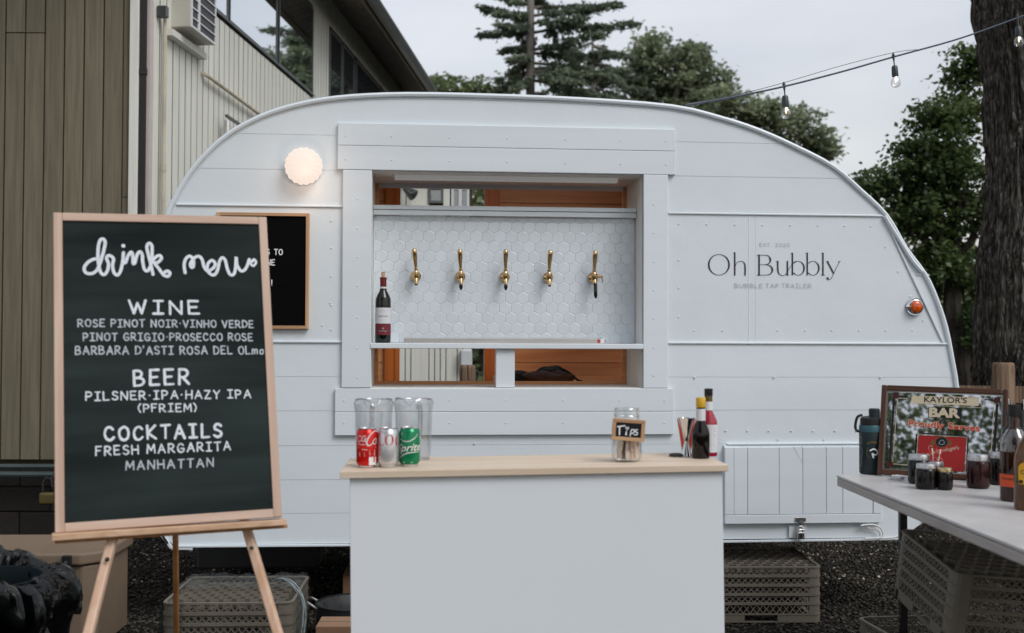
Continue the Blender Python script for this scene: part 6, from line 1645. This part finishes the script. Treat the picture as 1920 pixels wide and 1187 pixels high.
# pot
pc = Vector((at(592, 1128, 4.85).x + .17, 4.88, .012)); R = .17
ph = at(660, 1113, 5.05).z - .012
po = thing('stock_pot', 'dark shallow stock pot with loop handle half behind the counter', 'pot', pc)
MB().lathe([(0, 0), (R * .95, 0), (R, .01), (R, ph), (R * 1.025, ph + .004), (R * .98, ph + .004), (R * .97, .012), (0, .012)], n=48, close=False).build('pot_body', M['darkmetal'], po, smooth=True)
MB().lathe([(R * .965, .013), (R * .975, ph - .002)], n=48, close=False).build('pot_lining', M['steel'], po, smooth=True)
MB().tube(catmull([(-R * .95, -.05, ph - .015), (-R - .03, -.045, ph + .008), (-R - .045, 0, ph + .012), (-R - .03, .045, ph + .008), (-R * .95, .05, ph - .015)], 5), .005, 8).build('handle', M['steel'], po, smooth=True)
MB().lathe([(0, .013), (.06, .013), (.075, .03), (.08, .09), (.077, .09), (0, .03)], (-.02, -.02, 0), 24, close=False).build('bowl', M['steel'], po, smooth=True)
# cardboard
P = at(592, 1175, 4.35); c1 = thing('cardboard_box', 'low brown cardboard box in front of the stock pot', 'box', (P.x, P.y, 0), .03)
MB().box(0, .34, 0, .16, 0.006, P.z).build('box', M['card'], c1, bevel=.002)
MB().box(.002, .338, .078, .082, P.z, P.z + .001).build('flap_seam', M['rackdark'], c1)
P = at(643, 1078, 5.35); c2 = thing('cardboard_box', 'tall narrow cardboard box behind the stock pot beside the counter', 'box', (P.x, P.y, 0), .06)
MB().box(0, .16, 0, .2, .006, P.z).build('box', M['card'], c2, bevel=.002)
MB().add([(0, 0, P.z), (.16, 0, P.z), (.155, -.03, P.z + .012), (.01, -.035, P.z + .008)], [(0, 1, 2, 3)]).build('flap', M['card'], c2)
# ------------------------------------------------------------------ trees
def mesh_from_arrays(name, v, quads, mat, parent=None):
    me = bpy.data.meshes.new(name); me.vertices.add(len(v)); me.vertices.foreach_set('co', v.astype(np.float32).reshape(-1))
    q = quads.reshape(-1).astype(np.int32); me.loops.add(len(q)); me.loops.foreach_set('vertex_index', q)
    me.polygons.add(len(quads)); me.polygons.foreach_set('loop_start', (np.arange(len(quads)) * quads.shape[1]).astype(np.int32))
    me.update(); me.materials.append(mat)
    o = bpy.data.objects.new(name, me); COL.objects.link(o)
    if parent: o.parent = parent
    return o
def leaves(name, C, size, mat, parent, up=.6, long=1.5, dirs=None):
    n = len(C)
    nrm = RNG.normal(size=(n, 3)); nrm[:, 2] = np.abs(nrm[:, 2]) + up; nrm /= np.linalg.norm(nrm, axis=1, keepdims=True)
    if dirs is None: d = RNG.normal(size=(n, 3)); d[:, 2] -= .3
    else: d = dirs + RNG.normal(size=(n, 3)) * .25
    d -= nrm * np.sum(d * nrm, 1, keepdims=True); d /= np.linalg.norm(d, axis=1, keepdims=True) + 1e-9
    b = np.cross(nrm, d); s = (size * RNG.uniform(.6, 1.35, n))[:, None]
    L = s * long; c = C
    fold = nrm * s * RNG.uniform(-.15, .35, n)[:, None]
    v = np.stack([c - d * L * .5, c + b * s * .5 + fold - d * L * .05, c + d * L * .5, c - b * s * .5 + fold - d * L * .05], 1).reshape(-1, 3)
    f = np.arange(n * 4).reshape(n, 4)
    return mesh_from_arrays(name, v, f, mat, parent)
def branchy(mb, p, q, r0, r1, wob=.15, n=6):
    p = Vector(p); q = Vector(q); L = (q - p).length; P = []
    for i in range(n + 1):
        t = i / n; o = Vector((mnoise.noise(p * 3 + Vector((t * 2, 0, 0))), mnoise.noise(p * 3 + Vector((0, t * 2, 5))), mnoise.noise(p * 3 + Vector((9, 0, t * 2))))) * L * wob * math.sin(PI * t) 
        P.append(p + (q - p) * t + o)
    mb.tube(P, [r0 + (r1 - r0) * i / n for i in range(n + 1)], 6); return P
def broadleaf(label, D, lobes, nclump, nleaf, lsize, mat, trunk_px, group=None, name='broadleaf_tree', trunk_r=.18, clump=.45, dy=2.2, bark='barkfar', fork=None):
    """lobes: (px, py, rx_px, rz_px) ellipses of foliage at depth D, each given real thickness"""
    tx = at(trunk_px, 600, D); t = thing(name, label, 'tree', (tx.x, D, 0), 0, group)
    k = D / FPX; C = []; tops = []
    tot = sum(l[2] * l[3] for l in lobes)
    for px, py, rx, rz in lobes:
        c = at(px, py, D); n = max(3, int(nclump * 1.7 * rx * rz / tot))
        for _ in range(n):
            while True:
                q = RNG.uniform(-1, 1, 3)
                if (q ** 2).sum() < 1: break
            q = q * (.35 + .65 * (q ** 2).sum() ** .5) ** .3
            cl = Vector((c.x + q[0] * rx * k - tx.x, q[1] * min(dy, (rx + rz) * .5 * k * 1.1), c.z + q[2] * rz * k)); tops.append(cl)
            m_ = int(nleaf * RNG.uniform(.2, .62)); s = .72 * clump * RNG.uniform(.55, 1.2)
            pts = RNG.normal(size=(m_, 3)) * np.array([s * .5, s * .5, s * .26]); pts[:, 2] -= (pts[:, 0] ** 2 + pts[:, 1] ** 2) * .25
            C.append(pts + np.array(cl))
    C = np.concatenate(C); C = C[C[:, 2] > .25]
    leaves('crown', C, lsize, mat, t)
    mb = MB(); zt = max(c[2] for c in tops); zb = min(c[2] for c in tops)
    fk = fork if fork else max(1.5, zb + (zt - zb) * .35)
    trunk = branchy(mb, (0, 0, -.05), (RNG.uniform(-.2, .2), 0, fk), trunk_r, trunk_r * .65, .05, 8)
    top_ = trunk[-1]
    idx = RNG.permutation(len(tops))[:min(60, len(tops))]
    mids = []
    for i in idx[:9]:
        e = tops[i]; m2 = top_ + (e - top_) * .75; mids.append(m2); branchy(mb, top_ - Vector((0, 0, .2)), m2, trunk_r * .5, trunk_r * .16, .15)
    for i in idx:
        e = tops[i]; m2 = min(mids, key=lambda q_: (q_ - e).length); branchy(mb, m2, e, trunk_r * .14, .008, .2, 4)
    tr_ = mb.build('trunk', M[bark], t, smooth=True, recalc=False); return t
def conifer(label, px, D, H_, branches, name='conifer_tree', r0=.20, extra=30, zmin=2.5, spread=1.9, nd=1500, seed=1):
    b = at(px, 600, D); t = thing(name, label, 'tree', (b.x, D, 0), 0)
    mb = MB(); mb.tube([(0.02 * mnoise.noise((0, z_, seed)), 0, z_) for z_ in np.linspace(-.05, H_, 16)], [r0 * (1 - .75 * i / 15) for i in range(16)], 10)
    C = []; Dr = []
    def br(z0, tip, w=.30):
        P = branchy(mb, (0, 0, z0), tip, .035, .006, .08, 8); L = (Vector(tip) - Vector((0, 0, z0))).length
        n = int(nd * L / 2)
        ax = (Vector(tip) - Vector((0, 0, z0))).normalized(); side = ax.cross(Vector((0, 0, 1))).normalized()
        ntw = int(14 * L) + 4
        for _ in range(ntw):
            tt = RNG.uniform(.12, 1) ; i = min(7, int(tt * 8)); p = P[i] + (P[i + 1] - P[i]) * (tt * 8 - i)
            sg_ = 1 if RNG.random() < .5 else -1; wl = w * L * (1 - tt * .7) * RNG.uniform(.35, 1)
            d = (side * sg_ * .8 + ax * .6 + Vector((0, 0, RNG.uniform(-.45, .10)))).normalized()
            m_ = int(n / ntw) + 6; u_ = RNG.random(m_) 
            pts = np.array(p)[None] + np.outer(u_, np.array(d)) * wl + RNG.normal(size=(m_, 3)) * np.array([.05, .05, .03]) - np.array([0, 0, 1]) * (u_ ** 2 * wl * .18)[:, None]
            C.append(pts); Dr.append(np.tile(np.array(d), (m_, 1)))
    for z0, tip in branches: br(z0, tip)
    for k in range(extra):
        z0 = RNG.uniform(zmin, H_ - .5); a = RNG.uniform(.2 * PI, .8 * PI) if RNG.random() < .9 else RNG.uniform(1.2 * PI, 1.8 * PI); L = spread * (1 - .8 * (z0 - zmin) / (H_ - zmin)) * RNG.uniform(.5, 1)
        br(z0, (L * math.cos(a), L * math.sin(a), z0 + L * RNG.uniform(-.2, .12)))
    C = np.concatenate(C); Dr = np.concatenate(Dr)
    leaves('crown', C, .045, M['needle'], t, up=.2, long=2.8, dirs=Dr)
    mb.build('trunk', M['barkfar'], t, smooth=True, recalc=False); return t
# the tall fir behind the trailer, its limbs read off the photograph
DF = 22.0; bx_ = at(993, 100, DF)
def fb2(pxa, pya, pxb, pyb, dy=0.0):
    a = at(pxa, pya, DF); b = at(pxb, pyb, DF); return (a.z, (b.x - bx_.x, dy, b.z))
brs = [fb2(993, 60, 890, 55, .4), fb2(993, 40, 900, 5, .3), fb2(993, 30, 925, 38, -.4), fb2(993, 55, 930, 62, -.6), fb2(993, 62, 1195, 38, .2), fb2(993, 30, 1130, 22, -.3), fb2(993, 15, 1170, -8, .5), fb2(993, 45, 1090, 55, -.7),
       fb2(993, 100, 1165, 92, .5), fb2(993, 95, 1120, 80, -.6), fb2(993, 118, 1180, 130, .2), fb2(993, 112, 935, 145, .3), fb2(993, 105, 955, 125, -.5), fb2(993, 135, 1150, 160, -.8), fb2(993, 130, 920, 168, .6), fb2(993, 140, 1080, 175, -.9), fb2(993, 10, 905, -20, .2), fb2(993, -10, 1100, -30, .2),
       fb2(993, 125, 1060, 135, .9), fb2(993, 148, 960, 178, -.4), fb2(993, 150, 1190, 185, .5)]
conifer('tall fir with a bare grey trunk and spreading limbs rising above the trailer roof', 993, DF, 13.0, brs, extra=16, zmin=3.2, r0=.14, spread=1.6, nd=820)
brs2 = []
DF = 26.0; bx_ = at(1110, 100, DF)
brs2 = [fb2(1110, 80, 1030, 110), fb2(1110, 85, 1190, 105, .3), fb2(1110, 110, 1010, 140, -.4), fb2(1110, 115, 1210, 145, .5), fb2(1110, 140, 1000, 175, .3), fb2(1110, 145, 1220, 180, -.3), fb2(1110, 100, 1140, 120, -.8), fb2(1110, 165, 1000, 200), fb2(1110, 170, 1230, 205)]
conifer('lower dark fir behind the tall fir, above the middle of the trailer roof', 1110, 26, at(1110, 72, 26).z, brs2, extra=60, zmin=2.5, spread=3.0, r0=.12, seed=5, nd=650)
broadleaf('low leafy tree showing between the building eave and the tall fir', 30, [(860, 175, 60, 26), (915, 178, 50, 28), (820, 170, 25, 22), (850, 260, 90, 60)], 60, 120, .10, M['leaf_mid'], 870, trunk_r=.16, clump=.5)
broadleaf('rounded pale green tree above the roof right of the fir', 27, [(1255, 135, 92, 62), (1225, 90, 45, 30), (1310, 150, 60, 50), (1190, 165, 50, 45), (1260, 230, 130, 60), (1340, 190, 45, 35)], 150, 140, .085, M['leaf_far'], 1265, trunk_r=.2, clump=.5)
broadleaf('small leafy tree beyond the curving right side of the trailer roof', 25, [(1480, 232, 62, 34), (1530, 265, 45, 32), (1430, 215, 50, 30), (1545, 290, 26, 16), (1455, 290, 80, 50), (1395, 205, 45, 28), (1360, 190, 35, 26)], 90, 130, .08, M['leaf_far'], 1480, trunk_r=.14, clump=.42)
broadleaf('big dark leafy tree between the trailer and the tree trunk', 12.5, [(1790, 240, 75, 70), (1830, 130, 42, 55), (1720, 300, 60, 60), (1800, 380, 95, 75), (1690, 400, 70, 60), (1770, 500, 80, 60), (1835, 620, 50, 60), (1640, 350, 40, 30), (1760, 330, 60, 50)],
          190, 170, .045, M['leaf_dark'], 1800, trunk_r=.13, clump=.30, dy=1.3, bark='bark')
broadleaf('shrubby green tree low behind the rear end of the trailer', 16, [(1650, 430, 80, 60), (1720, 600, 120, 90), (1830, 560, 90, 110), (1620, 360, 40, 26), (1800, 680, 90, 60), (1900, 620, 70, 120), (1960, 400, 60, 160)], 200, 130, .065, M['leaf_mid'], 1700, trunk_r=.15, clump=.42, dy=1.6)
broadleaf('green bush seen through the trailer openings beside the annex', 13.5, [(920, 380, 40, 60), (915, 520, 40, 100), (905, 640, 40, 60), (960, 500, 50, 120)], 60, 120, .06, M['leaf_mid'], 925, trunk_r=.08, clump=.35, dy=.8, name='bush')
# trees behind the camera, seen in the printed mirror and in the window panes
def backtree(x, y, rr, z0, z1, n, label, lsize=.07, mat='leaf_dark', tr_=.16):
    t = thing('broadleaf_tree', label, 'tree', (x, y, 0)); C = []; tops = []
    for _ in range(n):
        q = RNG.normal(size=3); q /= np.linalg.norm(q); q *= RNG.random() ** .4
        cl = Vector((q[0] * rr, q[1] * rr, (z0 + z1) / 2 + q[2] * (z1 - z0) / 2)); tops.append(cl)
        m_ = 120; s = .62 * RNG.uniform(.6, 1.2); C.append(RNG.normal(size=(m_, 3)) * np.array([s * .5, s * .5, s * .28]) + np.array(cl))
    C = np.concatenate(C); leaves('crown', C[C[:, 2] > .2], lsize, M[mat], t)
    mb = MB(); tk = branchy(mb, (0, 0, -.05), (0, 0, z0 + .6), tr_, tr_ * .6, .05)
    for c in tops[:26]: branchy(mb, tk[-1], c, tr_ * .3, .02, .2, 5)
    mb.build('trunk', M['bark'], t, smooth=True, recalc=False)
backtree(-5.6, -7.5, 3.6, 3.0, 12.5, 330, 'tall leafy tree behind the viewer on the left, filling the reflection in the bar mirror')
backtree(-1.8, -9.5, 2.8, 3.5, 12.5, 210, 'airy leafy tree behind the viewer near the middle, second tree in the mirror reflection')
backtree(15.5, 7.5, 3.0, 1.2, 5.0, 90, 'leafy tree standing right of the yard, reflected in the upper windows', lsize=.09, mat='leaf_mid')
backtree(14.0, 19.0, 3.2, 1.2, 6.4, 100, 'second leafy tree right of the yard, reflected in the upper windows', lsize=.09, mat='leaf_mid')
# far woods and the blue hill that shows low between the leaves
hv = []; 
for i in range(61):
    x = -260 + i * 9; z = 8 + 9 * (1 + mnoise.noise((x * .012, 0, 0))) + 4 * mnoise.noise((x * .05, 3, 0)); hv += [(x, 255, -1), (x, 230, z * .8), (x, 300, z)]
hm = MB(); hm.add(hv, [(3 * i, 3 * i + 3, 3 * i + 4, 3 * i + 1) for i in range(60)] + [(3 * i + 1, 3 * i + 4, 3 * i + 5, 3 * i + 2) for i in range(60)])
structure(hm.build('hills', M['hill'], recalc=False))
Cw = []
for k in range(70):
    x = RNG.uniform(-26, 36); y = RNG.uniform(33, 42); h = RNG.uniform(2.2, 4.4)
    if -14 < x < -1: h *= .8
    Cw.append(RNG.normal(size=(330, 3)) * np.array([1.1, 1.0, h * .28]) + np.array([x, y, h * .5]))
Cw = np.concatenate(Cw); Cw = Cw[(Cw[:, 2] > .05)]
stuff(leaves('distant_wood', Cw, .2, M['leaf_mid'], None), 'distant band of green wood behind the trailer and annex', 'wood')
# ------------------------------------------------------------------ the big trunk at the right
DT_ = 8.0
edge = [(-60, 1826), (0, 1836), (52, 1843), (140, 1856), (244, 1860), (340, 1860), (416, 1855), (487, 1846), (557, 1843), (628, 1835), (722, 1837), (900, 1833), (980, 1815)]
cxs = [(-60, 1912), (0, 1914), (140, 1926), (300, 1934), (487, 1930), (722, 1925), (980, 1922)]
def interp(tab, y):
    for (a, b), (c, d) in zip(tab, tab[1:]):
        if a <= y <= c: return b + (d - b) * (y - a) / (c - a)
    return tab[-1][1] if y > tab[-1][0] else tab[0][1]
bt_ = at(1922, 980, DT_); tt_ = thing('big_tree', 'massive furrowed dark tree trunk at the right edge of the photo', 'tree', (bt_.x, DT_, 0))
rows = 420; nc = 240; vs = []
ztop = 6.2
for j in range(rows):
    z = ztop * j / (rows - 1); py = 642 - (z - HC) / DT_ * FPX
    ce = interp(cxs, max(-60, min(980, py))); r_ = (ce - interp(edge, max(-60, min(980, py)))) / FPX * DT_
    cx = (ce - 960) / FPX * DT_ - bt_.x
    if z < .35: r_ *= 1 + (.35 - z) * .8
    if z > 4: r_ *= 1 - (z - 4) * .10
    for i in range(nc):
        a = 2 * PI * i / nc; X, Y = math.cos(a), math.sin(a)
        w = mnoise.noise(Vector((X * 2.2, Y * 2.2, z * .9))) * .05
        fz = z * 3.0 + 2.0 * mnoise.noise(Vector((X * 3, Y * 3, z * 2)))
        ridge = abs(mnoise.noise(Vector((X * 9.5, Y * 9.5, fz * .8)))) + .5 * abs(mnoise.noise(Vector((X * 21, Y * 21, fz * 2.2))))
        q = r_ * (1 + w) + .034 * (ridge * 1.9 - .5)
        d = math.hypot((a - 4.2), (z - 1.35) * 2.2)
        if d < .42: q -= .05 * (1 - d / .42)
        vs.append((cx + q * X, q * Y, z))
fs = np.array([(j * nc + i, j * nc + (i + 1) % nc, (j + 1) * nc + (i + 1) % nc, (j + 1) * nc + i) for j in range(rows - 1) for i in range(nc)])
o = mesh_from_arrays('trunk', np.array(vs), fs, M['barktree'], tt_); o.data.polygons.foreach_set('use_smooth', [True] * len(o.data.polygons))
mb = MB(); cl = []
ctop = vs[-nc // 2][0]
for k in range(11):
    a = RNG.uniform(-.5, .9) * PI; e = (1.2 + 1.6 * math.cos(a), 2.2 * math.sin(a), ztop + RNG.uniform(.3, 1.6)); branchy(mb, (-.05, 0, ztop - .4), e, .14, .04, .15, 8); cl.append(e)
mb.build('limb', M['bark'], tt_, smooth=True, recalc=False)
C = np.concatenate([RNG.normal(size=(700, 3)) * np.array([.6, .6, .35]) + np.array(e) for e in cl]); leaves('crown', C, .07, M['leaf_dark'], tt_)

# ------------------------------------------------------------------ string lights
pts = [(1285, 197, 5.45), (1330, 190, 5.5), (1400, 177, 5.6), (1475, 161, 5.72), (1580, 134, 5.9), (1678, 106, 6.1), (1800, 72, 6.35), (1915, 31, 6.6), (1990, 4, 6.85), (2010, -3, 7.6)]
P3 = [at(*p) for p in pts]; LSo = P3[0]
ls = thing('string_lights', 'outdoor bulb cable strung from the trailer roof to the big tree trunk', 'string lights', LSo)
cp3 = catmull([tuple(p - LSo) for p in P3], 6)
MB().tube(cp3, .0048, 7).build('cable', M['cord'], ls, smooth=True)
w2 = [(1285, 196, 5.45), (1400, 173, 5.6), (1470, 155, 5.72), (1575, 124, 5.9), (1674, 99, 6.1), (1720, 93, 6.2)]
MB().tube(catmull([tuple(at(*p) - LSo) for p in w2], 5), .0016, 5).build('support_wire', M['gutter'], ls, smooth=True)
bl_m = None
def bulb(px, py0, D, tilt, lit):
    a = at(px, py0, D) - LSo
    s_ = MB().tube([(0, 0, .018), (0, 0, .002), (.001, 0, -.03), (.002, 0, -.055)], [.003, .009, .0035, .0035], 8)
    s_.lathe([(.0, -.052), (.012, -.053), (.016, -.062), (.0175, -.105), (.016, -.112), (0, -.113)], (.002, 0, 0), 16)
    so_ = s_.build('socket', M['socket'], ls, smooth=True); so_.location = a; so_.rotation_euler = (0, tilt, 0)
    g_ = MB().lathe([(.013, -.108), (.014, -.114), (.0225, -.130), (.0255, -.145), (.0235, -.158), (.015, -.168), (.0, -.172)], (.002, 0, 0), 20, close=False).build('bulb', M['clearjar'], so_, smooth=True)
    MB().tube([(.002, 0, -.113), (.000, 0, -.135), (.003, 0, -.145), (.005, 0, -.133), (.004, 0, -.113)], .0022, 6).build('filament', M['filament'], so_, smooth=True)
bulb(1470, 160, 5.72, rad(-3), 1); bulb(1675, 105, 6.08, rad(-4), 1); bulb(1907, 33, 6.58, rad(-3), 1); bulb(1287, 196, 5.47, rad(80), 1) if False else None
